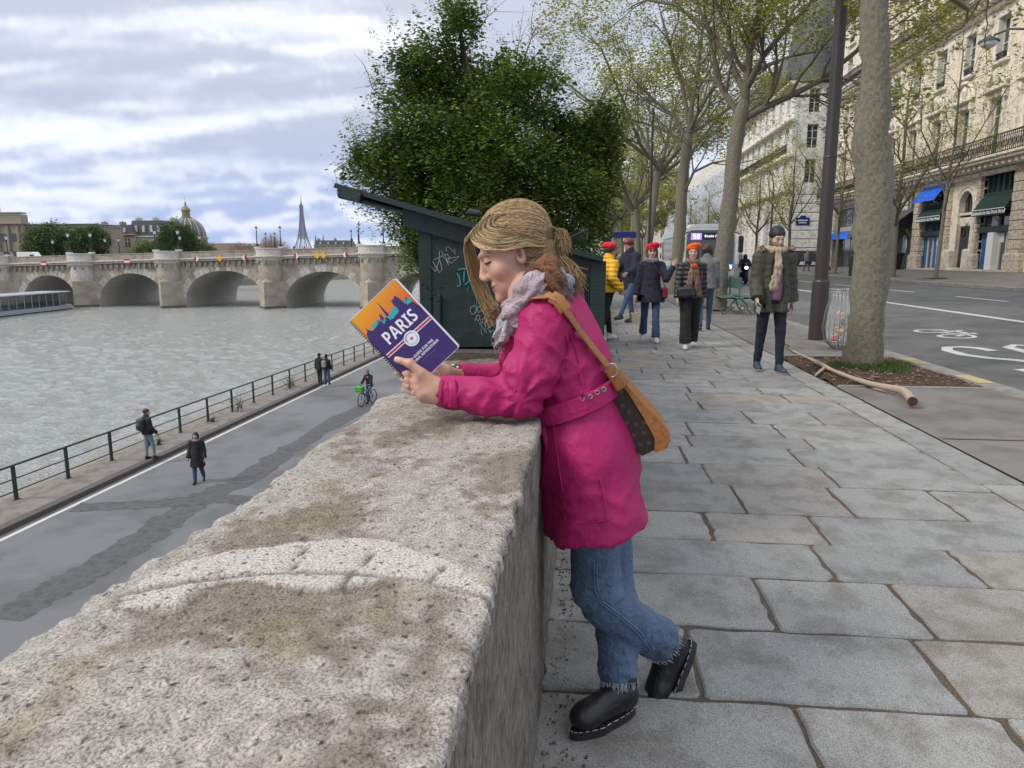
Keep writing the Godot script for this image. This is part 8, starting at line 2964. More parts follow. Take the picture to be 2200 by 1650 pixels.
	figure("person in a yellow quilted jacket and red beret half hidden by the stall", V(0.33,0.004,-12.5), PI - 0.9, {"h": 1.68, "cell": 0.015, "legs": [[0.28, 0.1], [-0.2, 0.2]], "arms": [[-0.1, 0.2, 0.7], [-0.35, 0.3, 1.15]], "trousers": black, "shoes": white_shoe, "top": yellow, "top_name": "quilted_jacket", "puff": 0.015, "hem": 0.88, "thick": 0.03, "hair": hbrown, "beret": red_felt, "lean": 0.08})
	figure("person in a grey jacket walking behind the woman in the orange beret", V(2.35,0.004,-14.6), PI - 0.1, {"h": 1.72, "cell": 0.017, "trousers": jean, "shoes": black_shoe, "top": grey_c, "hem": 0.84, "thick": 0.02, "hair": hbrown, "hair_len": 0.2, "legs": [[-0.2, 0.2], [0.25, 0.05]]})
	figure("tall person in a dark coat and wine knit cap behind the red beret", V(1.0,0.004,-16.2), -0.9, {"h": 1.86, "cell": 0.018, "trousers": jean, "shoes": black_shoe, "top": navy, "hem": 0.7, "thick": 0.03, "hair": hblack, "cap_hat": wine, "lean": 0.14, "nod": 0.3, "legs": [[0.5, 0.05], [-0.1, 0.05]], "arms": [[0.5, 0.2, 0.9], [0.6, 0.2, 0.8]]})
	var G := "walkers in black down the pavement"
	figure("walker in black with an arm round a companion, right one of the couple", V(1.78,0,-29.5), PI, {"h": 1.76, "cell": 0.024, "trousers": navy, "shoes": black_shoe, "top": black, "hem": 0.62, "thick": 0.03, "hair": hblack, "arms": [[0.3, 0.9, 0.9], [0.1, 0.15, 0.2]], "group": G})
	figure("walker in black hugged by a taller companion, left one of the couple", V(1.42,0,-29.3), PI, {"h": 1.64, "cell": 0.024, "trousers": black, "shoes": black_shoe, "top": black, "hem": 0.6, "thick": 0.03, "hair": hbrown, "hair_len": 0.15, "group": G})
	figure("blond walker in black beyond the couple", V(1.62,0,-36.5), PI, {"h": 1.68, "cell": 0.026, "trousers": navy, "shoes": black_shoe, "top": black, "hem": 0.75, "hair": hblond, "hair_len": 0.16, "group": G})
	for k in 4:
		figure(["distant walker in black, nearest to the stalls", "distant walker in black beside the one nearest the stalls", "distant walker in grey between two plane trunks", "distant walker in a dark coat under the white van"][k], [V(1.0,0,-42), V(1.55,0,-43), V(2.4,0,-52), V(3.0,0,-60)][k], [PI, PI, 0.0, 0.2][k], {"h": 1.62 + 0.05 * k, "cell": 0.032, "trousers": [black, navy, jean, black][k], "shoes": black_shoe, "top": [black, black, grey_c, navy][k], "hem": 0.7, "hair": hblack, "group": G})
	for k in 5:
		var X: float = [16.9, 17.6, 18.3, 17.2, 12.9][k]
		figure(["pedestrian in jeans by the slim tree across the road", "dark-clad pedestrian left of a companion near the side street", "dark-clad pedestrian right of a companion near the side street", "pedestrian in light blue far across the road", "person crossing beyond the motorcycle"][k], V(X, road_y(X) if k < 4 else 0.2, [-58.0, -57.0, -57.6, -84.0, -72.0][k]), [0.2, 2.0, -1.6, 0.3, 1.4][k], {"h": 1.66 + 0.04 * k, "cell": 0.032, "trousers": [jean, black, black, pale, jean][k], "shoes": black_shoe, "top": [grey_c, black, navy, pale, black][k], "hem": 0.8, "hair": hblack, "group": "pedestrians across the road"})
	m = figure("man with a dark backpack and pale jeans standing at the river railing", V(-15.052,-5.46,-22.574), PI - 0.5, {"h": 1.8, "cell": 0.018, "trousers": pale, "shoes": black_shoe, "top": black, "top_name": "jacket", "hem": 0.86, "thick": 0.02, "hair": hbrown, "legs": [[-0.05, 0.0], [0.25, 0.2]], "arms": [[0.1, 0.15, 0.7], [0.1, 0.15, 0.6]], "look": -0.4})
	bag = thing("backpack", "black backpack worn by the man at the river railing", "backpack", m.transform * V(0.02,1.27,-0.2), m.rotation.y)
	b = mb(); b.box(Vector3.ZERO, V(0.3,0.46,0.18), 0.06); b.box(V(0,-0.08,-0.1), V(0.22,0.22,0.07), 0.03)
	put("body", b, bagblk, bag)
	figure("woman in a long black coat and grey scarf walking on the lower quay", V(-12.179,-5.6,-20.666), 0.25, {"h": 1.66, "cell": 0.018, "trousers": jean, "leg_w": 0.012, "shoes": black_shoe, "top": black, "hem": 0.56, "thick": 0.03, "skirt": 0.04, "hair": hblack, "hair_len": 0.1, "scarf": grey_s, "arms": [[0.0, 0.16, 0.5], [0.0, 0.16, 0.6]], "legs": [[-0.1, 0.45], [0.15, 0.05]]})
	figure("person in black at the quay railing, left one of the pair", V(-14.71,-5.46,-37.837), PI - 0.3, {"h": 1.76, "cell": 0.024, "trousers": black, "shoes": black_shoe, "top": black, "hem": 0.8, "thick": 0.02, "hair": hblack, "legs": [[0.05, 0.0], [-0.05, 0.0]], "group": "pair at the quay railing"})
	m = figure("person in jeans with a pale backpack at the quay railing, right one of the pair", V(-14.269,-5.46,-37.732), PI - 0.1, {"h": 1.72, "cell": 0.024, "trousers": jean, "leg_w": 0.015, "shoes": black_shoe, "top": black, "hem": 0.86, "thick": 0.02, "hair": hblack, "legs": [[0.0, 0.0], [0.1, 0.0]], "group": "pair at the quay railing"})
	bag = thing("backpack", "small pale grey backpack on the right person of the pair", "backpack", m.transform * V(0.05,1.2,-0.2), m.rotation.y)
	b = mb(); b.box(Vector3.ZERO, V(0.26,0.38,0.15), 0.05)
	put("body", b, grey_s, bag)
	figure("bald cyclist in a black jacket riding towards the camera on the lower quay", V(-10.535, QY - 0.02, -33.55), -0.25, {"h": 1.76, "cell": 0.02, "trousers": jean, "shoes": black_shoe, "top": black, "top_name": "jacket", "hem": 0.9, "thick": 0.015, "hair": cloth("stubble", Color(0.2, 0.13, 0.1)), "hair_len": 0.0, "lean": 0.22, "legs": [[0.95, 1.15], [0.35, 0.55]], "arms": [[0.75, 0.2, 0.25], [0.75, 0.2, 0.25]]}).position.y = QY + 0.02
	m = figure("motorcyclist in black with a dark helmet", V(8.75,0.22,-41.55), 0.0, {"h": 1.76, "cell": 0.026, "trousers": black, "shoes": black_shoe, "top": black, "top_name": "jacket", "hem": 0.9, "thick": 0.03, "lean": 0.15, "legs": [[1.15, 1.35], [1.15, 1.35]], "arms": [[0.8, 0.35, 0.4], [0.8, 0.35, 0.4]], "hair": hblack})
	var hp: Vector3 = V(0,1.6,0.1) + V(0, (m.get_meta("J").hip0.y - 0.9), 0)
	b = mb(); b.ball(hp, V(0.13,0.15,0.15), 12, 8)
	put("helmet", b, M.black_gloss, m)
	for p in get_children():
		if p.has_meta("J"):
			p.remove_meta("J")
			p.remove_meta("s")

var coat_f: Field
var sleeve_f: Field

func on_coat(p: Vector3, lift := 0.004) -> Vector3:
	var dir := (p - V(0,1.4,0)).normalized()
	var q := p - dir * 0.32
	for i in 260:
		var d := minf(coat_f.at(q), sleeve_f.at(q) if q.y > 0.87 and q.x < 0.08 else 1.0)
		if d < lift: break
		q += dir * clampf(d * 0.5, 0.002, 0.012)
	return q

func ribbon(parent: Node, called: String, pts: Array, wd: float, m: Material, thick := 0.25, lift := 0.004, snap := true):
	var line := []
	for i in pts.size() - 1:
		for k in 4:
			var q: Vector3 = (pts[i] as Vector3).cubic_interpolate(pts[i + 1], pts[maxi(i - 1, 0)], pts[mini(i + 2, pts.size() - 1)], k / 4.0)
			line.append(on_coat(q, lift) if snap else q)
	line.append(on_coat(pts[-1], lift) if snap else pts[-1])
	var b := mb()
	b.tube(line, wd, 6, true, thick, V(0,0,1))
	return put(called, b, m, parent)

func build_reader():
	var coat := cloth("magenta_coat", Color(0.365, 0.011, 0.108), 0.56, {"bump": T.crease, "bs": 0.32, "tile": 0.5, "sheen": 0.1, "spec": 0.38})
	var skin := Color(0.56, 0.33, 0.25)
	var denim := cloth("reader_denim", Color(0.155, 0.25, 0.42), 0.9, {"tex": T.denim, "tile": 0.22, "bump": T.crease, "bs": 0.8})
	var leather := mk("boot_leather", Color(0.01, 0.01, 0.011), 0.42, {"bump": T.crumple, "bs": 0.3, "tile": 0.2})
	var tan := mk("tan_leather", Color(0.34, 0.135, 0.04), 0.45, {"bump": T.weave, "bs": 0.05, "tile": 0.12, "tex": T.stain})
	var hairm := mk("reader_hair", Color(1, 1, 1), 0.45, {"vcol": true, "spec": 0.4})
	var g := thing("person", "blond woman in a belted magenta trench coat leaning on the parapet with an open book", "person")
	var b := mb()
	b.col = skin
	var f := Field.new(V(-0.6,-0.02,-2.6), V(0.5,1.45,-1.75), 0.03)
	var neck := V(-0.15,1.299,-2.13)
	f.cap(neck, V(-0.034,1.0,-2.1), 0.09, 0.09, 0.03)
	f.cap(V(-0.034,1.0,-2.1), V(0.015,0.819,-2.084), 0.09, 0.11, 0.03)
	for l in [[V(0.016,0.748,-2.031), V(0.026,0.412,-2.014), V(0.278,0.146,-2.197)], [V(0.054,0.702,-2.179), V(0.089,0.354,-2.122), V(0.113,0.12,-2.032)]]:
		f.cap(l[0], l[1], 0.06, 0.05, 0.02)
		f.cap(l[1], l[2], 0.045, 0.035, 0.02)
	for a in [[V(-0.104,1.23,-2.001), V(-0.17,1.03,-1.938), V(-0.397,1.039,-1.937)], [V(-0.14,1.207,-2.268), V(-0.193,0.992,-2.286), V(-0.393,1.046,-2.163)]]:
		f.cap(a[0], a[1], 0.04, 0.035, 0.02)
		f.cap(a[1], a[2], 0.034, 0.027, 0.02)
	f.net(b)
	var hb := Basis(V(0.242,0.0,0.97), V(-0.379,0.921,0.095), V(-0.893,-0.391,0.223))
	var ht := Transform3D(hb.scaled_local(Vector3.ONE * 1.04), V(-0.222,1.419,-2.154))
	head_into(b, ht, 0.0036, skin, {"lip": Color(0.46, 0.15, 0.14), "brow": Color(0.2, 0.11, 0.06), "neck": ht.affine_inverse() * neck, "chin": 0.01, "shut": true, "brow_w": 0.006})
	f = Field.new(V(-0.605,0.984,-2.159), V(-0.308,1.213,-1.761), 0.0034)
	var wr := V(-0.391,1.039,-1.937)
	f.cap(wr, V(-0.415,1.042,-1.92), 0.0265, 0.028, 0.02)
	f.cap(V(-0.402,1.027,-1.918), V(-0.441,1.024,-1.914), 0.026, 0.02, 0.02)
	for q in [V(-0.459,1.085,-1.913),V(-0.463,1.067,-1.909),V(-0.458,1.049,-1.906),V(-0.448,1.031,-1.904)]: f.cap(V(-0.412,1.045,-1.921), q, 0.02, 0.0125, 0.018)
	f.cap(V(-0.414,1.06,-1.913), V(-0.45,1.094,-1.898), 0.019, 0.0155, 0.016)
	var chains := [
		[V(-0.45,1.094,-1.898), V(-0.48,1.12,-1.893), V(-0.515,1.13,-1.895), 0.0145, 0.0115, 0.0092],
		[V(-0.459,1.085,-1.913), V(-0.488,1.089,-1.907), V(-0.523,1.089,-1.917), 0.0104, 0.0092, 0.0074],
		[V(-0.463,1.067,-1.909), V(-0.489,1.072,-1.905), V(-0.511,1.07,-1.925), 0.0102, 0.009, 0.0073],
		[V(-0.458,1.049,-1.906), V(-0.487,1.055,-1.905), V(-0.506,1.055,-1.928), 0.0098, 0.0086, 0.0070],
		[V(-0.448,1.031,-1.904), V(-0.472,1.037,-1.906), V(-0.491,1.039,-1.927), 0.0092, 0.0078, 0.0066]]
	for c in chains:
		f.cap(c[0], c[1], c[3], c[4], 0.0025)
		f.cap(c[1], c[2], c[4], c[5], 0.003)
		f.ell(c[1], Vector3.ONE * (c[4] + 0.0012), 0.006)
	for q in [V(-0.459,1.084,-1.899),V(-0.463,1.068,-1.896),V(-0.458,1.05,-1.893),V(-0.447,1.034,-1.892)]: f.ell(q, V(0.01,0.009,0.009), 0.012)
	var hn := vnoise(40.0, 6, 2)
	var nail := V(-0.515,1.133,-1.886)
	f.net(b, func(p, _n): return Color(0.66, 0.42, 0.36) if p.distance_to(nail) < 0.0095 and p.z > nail.z - 0.006 else skin.lerp(Color(0.5, 0.24, 0.18), 0.35 * smoothstep(-0.1, 0.5, hn.get_noise_3d(p.x, p.y, p.z))))
	hand_into(b, Transform3D(frame_to(V(-0.076,0.044,0.143), V(0.1,0.5,0.85)), V(-0.417,1.058,-2.111)), 0.95, 0.005, 0.5, skin, -1.0)
	put("body", b, M.skin, g)
	f = Field.new(V(-0.2,0.05,-2.5), V(0.5,0.95,-1.85), 0.01)
	var legs := [[V(0.041,0.735,-2.031), V(0.038,0.439,-1.999), V(0.071,0.378,-2.012), V(0.258,0.176,-2.19)], [V(0.061,0.687,-2.178), V(0.098,0.369,-2.126), V(0.101,0.34,-2.121), V(0.121,0.114,-2.037)]]
	f.cap(V(0.025,0.797,-2.06), V(0.026,0.763,-2.177), 0.1, 0.1, 0.03)
	for k in 2:
		var l: Array = legs[k]
		f.cap(l[0], l[1], [0.088, 0.088][k], 0.071 - 0.004 * k, 0.03)
		f.cap(l[1], l[2], 0.07, 0.068, 0.02)
		f.cap(l[2], l[3], 0.066, [0.073, 0.058][k], 0.02)
		f.chop(l[3], (l[3] - l[2]).normalized(), l[3] - Vector3.ONE * 0.11, l[3] + Vector3.ONE * 0.11)
	var wn := vnoise(5.0, 17, 3)
	var kn: Vector3 = legs[0][1] + V(0.05,-0.01,0)
	b = mb()
	f.net(b, func(p, n): return Color(0.62, 0.62, 0.62) * (1.0 + 0.35 * wn.get_noise_3d(p.x * 1.5, p.y, p.z)) + Color(0.3, 0.3, 0.3) * smoothstep(0.09, 0.0, minf(absf(p.y - 0.62), p.distance_to(legs[0][1] - V(0.05,0,0)))), func(p, n):
		var d = p.distance_to(kn)
		var q := wn.get_noise_3d(p.x, p.y, p.z)
		return n * (0.008 * q + 0.007 * (1.0 - 2.0 * pow(absf(sin((p.y - p.x * 0.9) * 55.0 + q * 3.0)), 0.7)) * smoothstep(0.17, 0.03, d) + 0.004 * (1.0 - 2.0 * absf(sin(p.y * 60.0 + p.x * 22.0 + q * 6.0))) * smoothstep(0.42, 0.2, p.y)))
	put("jeans", b, denim, g)
	b = mb()
	for k in 2:
		var ax: Vector3 = (legs[k][3] - legs[k][2]).normalized()
		var u := ax.cross(V(0,0,1)).normalized()
		var w := ax.cross(u)
		for i in 190:
			var a := rnd(0, TAU)
			var r: float = [0.071, 0.056][k]
			var p: Vector3 = legs[k][3] + (u * cos(a) + w * sin(a)) * r - ax * 0.006
			b.col = Color(1, 1, 1) * rnd(0.35, 1.0)
			var e := p + ax * rnd(0.01, 0.026) + V(rnd(-0.007, 0.007), rnd(-0.008, 0.004), rnd(-0.007, 0.007))
			b.tube([p, p.lerp(e, 0.5) + V(rnd(-0.003, 0.003), 0, 0.002), e], 0.0011, 3, false)
	put("frayed_hem", b, cloth("frayed_thread", Color(0.5, 0.56, 0.62), 0.95), g).set_meta("kind", "stuff")
	b = mb()
	for sd in [-0.0035, 0.0035]:
		var pts := []
		for q in [V(0.044,0.63,-1.931),V(0.038,0.539,-1.915),V(0.042,0.48,-1.905),V(0.059,0.441,-1.9),V(0.107,0.406,-1.898),V(0.163,0.36,-1.896),V(0.204,0.31,-1.892)]:
			var t: Vector3 = q + V(sd, sd * 0.6, 0)
			var dir := (t - V(0,1.4,0)).normalized()
			t -= dir * 0.25
			for i in 240:
				var d := f.at(t)
				if d < 0.003: break
				t += dir * clampf(d * 0.5, 0.0015, 0.01)
			pts.append(t)
		b.col = Color(1, 1, 1)
		b.tube(pts, 0.0022, 4, false)
	put("side_seam", b, denim, g)
	boot(g, "boot", V(0.115,0.122,-2.014), V(-0.148,0.0,0.111), Vector3.UP, leather)
	boot(g, "boot", V(0.267,0.141,-2.2), V(-0.082,-0.152,0.056), V(-0.091,0.094,0.039), leather)
	f = Field.new(V(-0.5,0.5,-2.5), V(0.36,1.42,-1.8), 0.0085)
	coat_f = f
	var ax1 := V(0.937,0.348,0.0)
	f.cap(V(-0.081,1.115,-2.126), V(-0.052,1.061,-2.109), 0.176, 0.168, 0.03, ax1, 1.36)
	f.cap(V(-0.073,1.266,-2.163), V(-0.037,1.142,-2.135), 0.066, 0.085, 0.06, V(0,0,1), 0.8)
	f.cap(V(-0.166,1.204,-2.132), V(-0.137,1.122,-2.121), 0.07, 0.09, 0.06, V(0,0,1), 0.8)
	f.cap(V(-0.049,1.068,-2.111), V(-0.029,0.989,-2.099), 0.166, 0.152, 0.03, ax1, 1.32)
	f.cap(V(-0.029,0.989,-2.099), V(0.011,0.812,-2.082), 0.152, 0.196, 0.03, ax1, 1.28)
	f.cap(V(0.011,0.812,-2.082), V(0.046,0.571,-2.043), 0.196, 0.222, 0.02, Vector3.RIGHT, 1.4)
	f.cap(V(-0.152,1.244,-2.121), V(-0.108,1.222,-2.029), 0.068, 0.055, 0.05)
	f.cap(V(-0.16,1.243,-2.14), V(-0.139,1.192,-2.266), 0.07, 0.06, 0.05)
	var tf := f
	f = Field.new(V(-0.5,0.85,-2.2), V(0.1,1.42,-1.75), 0.0075)
	sleeve_f = f
	f.cap(V(-0.152,1.26,-2.093), V(-0.112,1.23,-2.005), 0.046, 0.07, 0.03)
	f.cap(V(-0.106,1.228,-1.995), V(-0.148,1.092,-1.946), 0.079, 0.077, 0.035)
	f.cap(V(-0.148,1.092,-1.946), V(-0.173,1.026,-1.932), 0.076, 0.063, 0.02)
	f.cap(V(-0.173,1.026,-1.932), V(-0.279,1.025,-1.926), 0.06, 0.055, 0.02)
	f.cap(V(-0.279,1.025,-1.926), V(-0.402,1.037,-1.936), 0.053, 0.047, 0.02)
	f.chop(V(-0.411,1.037,-1.935), V(-0.992,0.094,-0.078), V(-0.477,0.962,-2.011), V(-0.327,1.112,-1.861))
	f = tf
	f.cap(V(-0.208,1.207,-2.098), V(-0.231,1.094,-2.106), 0.04, 0.03, 0.03)
	f.cap(V(-0.14,1.192,-2.276), V(-0.206,1.018,-2.269), 0.07, 0.055, 0.03)
	f.cap(V(-0.206,1.018,-2.269), V(-0.397,1.044,-2.182), 0.05, 0.04, 0.02)
	f.chop(V(-0.4,1.044,-2.182), V(-0.903,0.123,0.411), V(-0.467,0.974,-2.252), V(-0.327,1.114,-2.112))
	f.chop(V(-0.113,0.598,-2.021), V(0.186,-0.983,0.0), V(-0.3,0.3,-2.6), V(0.5,0.72,-1.7))
	var cn := vnoise(3.0, 41, 3)
	var el := V(-0.173,1.031,-1.907)
	var shd := V(-0.107,1.234,-1.95)
	var wst := V(-0.028,0.989,-2.068)
	var drape := func(p: Vector3, n: Vector3) -> Vector3:
		var w := cn.get_noise_3d(p.x * 1.6, p.y * 1.6, p.z * 1.6)
		var w2 := cn.get_noise_3d(p.x * 4.0 + 7.0, p.y * 4.0, p.z * 4.0)
		var o := 0.0035 * w + 0.0012 * w2
		var e := p - el
		var ang := atan2(e.y, e.x)
		var r := W2(e.x, e.y).length()
		o += 0.006 * (1.0 - absf(sin(ang * 4.0 + w * 3.0 + r * 8.0)) * 2.0) * smoothstep(0.22, 0.04, r) * smoothstep(0.0, 0.03, r)
		if p.z > -2.08:
			var along := (p.x - shd.x) * 0.45 + (p.y - shd.y) * 0.9
			var band := smoothstep(0.24, 0.06, W2(p.x - shd.x + 0.02, p.y - shd.y + 0.09).length())
			o += 0.0042 * (1.0 - 2.0 * pow(absf(sin(along * 40.0 + p.x * 16.0 + w * 3.0)), 0.6)) * band
			if p.x < el.x - 0.02 and p.y < 1.05: o += 0.0045 * (1.0 - 2.0 * absf(sin(p.x * 62.0 - p.y * 50.0 + w * 5.0))) * (0.3 + absf(w2))
		if p.y < wst.y and p.x > -0.12:
			o += 0.006 * sin((p.x - 0.25 * (p.y - wst.y)) * 40.0 + p.z * 30.0 + w * 2.0) * smoothstep(0.0, 0.25, wst.y - p.y)
			o += 0.0022 * (1.0 - 2.0 * absf(sin(p.y * 48.0 - p.x * 18.0 + w * 4.0))) * smoothstep(0.12, 0.22, wst.y - p.y) * smoothstep(0.36, 0.28, wst.y - p.y)
		elif p.x > -0.1: o += 0.003 * (1.0 - 2.0 * absf(sin(p.y * 40.0 - p.x * 28.0 + w * 3.0))) * smoothstep(0.28, 0.05, p.y - wst.y)
		return n * o
	b = mb()
	f.net(b, null, drape)
	put("coat", b, coat, g)
	b = mb()
	sleeve_f.net(b, null, drape)
	put("sleeve", b, coat, g)
	b = mb()
	var bc := V(-0.038,0.991,-2.098)
	var bu := V(0.918,0.362,-0.159)
	var bn := V(-bu.y, bu.x, 0)
	var rows := [[], [], [], []]
	for k in 49:
		var a := TAU * k / 48
		var d := (bu * cos(a) + V(0, 0, sin(a))).normalized()
		for j in 4:
			var c = bc + bn * [0.029, 0.024, -0.024, -0.029][j]
			var r := 0.03
			while coat_f.at(c + d * r) < 0.0 and r < 0.26: r += 0.003
			if c.x + d.x * r < -0.155: r = minf(r, ( -0.155 - c.x) / d.x)
			rows[j].append(c + d * (r + [0.004, 0.013, 0.013, 0.004][j]))
	for j in 3: 
		for k in 48: b.quad(rows[j][k], rows[j][k + 1], rows[j + 1][k + 1], rows[j + 1][k], rows[j][k] - bc)
	put("belt", b, coat, g)
	for q in [V(-0.007,1.016,-1.973),V(0.015,1.021,-1.976),V(0.034,1.033,-1.98),V(0.053,1.042,-1.984)]:
		var p := on_coat(q, 0.016)
		var ring := []
		for k in 12: ring.append(p + V(cos(TAU * k / 12) * 0.0055, sin(TAU * k / 12) * 0.0055, 0.002))
		b = mb(); b.tube(ring, 0.002, 5, false, 1.0, V(0,0,1), true)
		put("eyelet", b, M.steel, g)
	ribbon(g, "belt_loop", [V(-0.012,1.039,-1.977),V(-0.003,1.011,-1.973),V(0.004,0.985,-1.969)], 0.007, coat, 0.4, 0.018)
	for l in [[V(-0.088,0.953,-1.954),V(-0.07,0.831,-1.934),V(-0.053,0.728,-1.918),V(-0.046,0.651,-1.905)], [V(-0.005,0.972,-1.966),V(0.027,0.857,-1.949),V(0.056,0.754,-1.934),V(0.066,0.683,-1.922)], [V(-0.087,1.248,-2.006),V(-0.057,1.191,-1.999),V(-0.047,1.14,-1.991),V(-0.054,1.088,-1.981)], [V(-0.056,1.217,-2.003),V(-0.024,1.14,-1.993),V(-0.009,1.05,-1.979)], [V(-0.096,0.666,-1.902),V(-0.002,0.669,-1.913),V(0.088,0.684,-1.925),V(0.172,0.712,-1.939)]]: ribbon(g, "seam", l, 0.0024, coat, 0.7, 0.001)
	ribbon(g, "cuff_strap", [V(-0.364,1.071,-1.895),V(-0.361,1.052,-1.892),V(-0.358,1.018,-1.886),V(-0.358,1.001,-1.883)], 0.014, coat, 0.25, 0.003)
	ribbon(g, "cuff_strap", [V(-0.392,1.074,-1.892),V(-0.393,1.048,-1.888),V(-0.394,1.018,-1.882)], 0.006, coat, 0.5, 0.002)
	b = mb()
	b.tube([V(-0.146,1.277,-2.035),V(-0.119,1.28,-1.982),V(-0.091,1.268,-1.947),V(-0.075,1.246,-1.93)], [0.014, 0.017, 0.018, 0.014], 6, true, 0.25, V(0.3,1,0.4))
	put("epaulette", b, coat, g)
	b = mb()
	b.prism(PackedVector2Array([W2(0.018,0.01), W2(-0.03,-0.052), W2(-0.03,-0.085), W2(0.004,-0.09), W2(0.032,-0.03)]), V(-0.203,1.218,-2.024), V(1,0,0.25).normalized(), Vector3.UP, V(0,0,-0.01))
	put("lapel", b, coat, g)
	b = mb()
	b.tube([V(-0.049,1.302,-2.192),V(-0.074,1.291,-2.076),V(-0.131,1.252,-2.022),V(-0.191,1.213,-2.039)], [0.024, 0.026, 0.024, 0.016], 7, true, 0.4, V(0.4,1,0))
	put("collar", b, coat, g)
	b = mb()
	b.tube([V(-0.215,1.224,-2.059),V(-0.228,1.191,-2.052),V(-0.233,1.164,-2.047)], [0.03, 0.028, 0.02], 7, true, 0.5)
	put("dark_top", b, cloth("dark_knit", Color(0.03, 0.02, 0.045)), g)
	b = mb()
	b.tube([V(-0.124,0.95,-1.98),V(-0.109,0.903,-1.963),V(-0.097,0.846,-1.949)], [0.01, 0.009, 0.006], 5, true, 0.3, V(0,0,1))
	put("belt_end", b, coat, g)
	reader_scarf(g)
	reader_hair(g, ht, hairm)
	for k in 3:
		for i in 12:
			var a := TAU * i / 12
			b = mb(); b.ball(V(-0.405,1.046,-2.161) + V(k * 0.0085 - 0.004, cos(a) * 0.031, sin(a) * 0.031), Vector3.ONE * 0.005, 7, 5)
			put("bead", b, M.old_plank if (i + k) % 3 else M.trim_stone, g)
	var ring := []
	var rd := V(-0.032,0.007,-0.001)
	var ru := rd.normalized().cross(V(0,0,1)).normalized()
	for k in 14: ring.append(V(-0.483,1.055,-1.906) + ru * cos(TAU * k / 14) * 0.0108 + ru.cross(rd.normalized()) * sin(TAU * k / 14) * 0.0108)
	b = mb(); b.tube(ring, 0.0016, 5, false, 1.0, Vector3.UP, true)
	put("ring", b, M.gold, g)
	b = mb(); b.tube([ht * V(0.078,-0.036,-0.004), ht * V(0.08,-0.052,-0.002), ht * V(0.079,-0.068,-0.002)], 0.0013, 5); b.ball(ht * V(0.079,-0.071,-0.002), V(0.003,0.004,0.003), 8, 5)
	put("earring", b, M.steel, g)
	reader_bag(tan)
	reader_book()

func boot(g: Node, called: String, ankle: Vector3, fwd: Vector3, up: Vector3, m: Material):
	var B := frame_to(fwd, up)
	var t := Transform3D(B.scaled_local(Vector3.ONE * 0.92), ankle - V(0,0.009,0))
	var f := Field.new(V(-0.07,-0.13,-0.1), V(0.07,0.1,0.22), 0.006)
	f.cap(V(0,0.015,-0.03), V(0,-0.02,-0.025), 0.042, 0.046, 0.03)
	f.cap(V(0,-0.055,-0.04), V(0,-0.062,0.1), 0.04, 0.04, 0.03)
	f.cap(V(0,-0.02,0.0), V(0,-0.055,0.12), 0.038, 0.036, 0.03)
	f.ell(V(0.004,-0.058,0.135), V(0.048,0.04,0.055), 0.02)
	f.chop(V(0,-0.095,0), Vector3.DOWN)
	var tmp := mb()
	f.net(tmp)
	var b := mb()
	b.add(tmp, t)
	var o := put(called, b, m, g)
	var outl := PackedVector2Array()
	for k in 28:
		var a := TAU * k / 28
		var z := sin(a)
		outl.append(W2(cos(a) * (0.046 if z > 0 else 0.04) * (1.0 - 0.12 * absf(z)) + (0.004 if z > 0 else 0.0), 0.056 + z * 0.137))
	b = mb()
	b.xf = t
	b.prism(outl, V(0,-0.122,0), Vector3.RIGHT, V(0,0,1), V(0,0.028,0))
	put("sole", b, M.black_rubber, o)
	b = mb()
	b.xf = t
	var st := []
	for p in outl: st.append(V(p.x * 1.01, -0.092, 0.056 + (p.y - 0.056) * 1.01))
	for k in 28: b.tube([st[k], (st[k] as Vector3).lerp(st[(k + 1) % 28], 0.6)], 0.0013, 4, false)
	put("welt_stitching", b, M.trim_stone, o)
	b = mb()
	b.xf = t
	for k in 3: b.tube([V(-0.028, -0.01 + 0.018 * k, 0.035 - 0.012 * k), V(0, 0.002 + 0.018 * k, 0.045 - 0.012 * k), V(0.028, -0.01 + 0.018 * k, 0.035 - 0.012 * k)], 0.003, 5)
	put("laces", b, M.black_rubber, o)

func fold(g: Node, called: String, pts: Array, rs: Array, m: Material, tints: Array, k := 1.0):
	var f := Field.new(V(-0.387,1.05,-2.416), V(0.057,1.503,-1.925), 0.006)
	for i in pts.size() - 1: f.cap(pts[i], pts[i + 1], rs[i], rs[i + 1], 0.025, V(0,0,1), 0.999)
	var n := vnoise(9.0, int(pts[0].x * 1000), 3)
	var dir: Vector3 = (pts[-1] - pts[0]).normalized()
	var side := dir.cross(V(0,0,1)).normalized()
	var b := mb()
	f.net(b, func(p, _n): return (tints[0] as Color).lerp(tints[1], smoothstep(-0.25, 0.3, n.get_noise_3d(p.x, p.y, p.z))), func(p, nn):
		var w := n.get_noise_3d(p.x * 0.7, p.y * 0.7, p.z * 0.7)
		return nn * k * (0.0055 * sin(p.dot(side) * 210.0 + w * 9.0) + 0.007 * w))
	put(called, b, m, g)

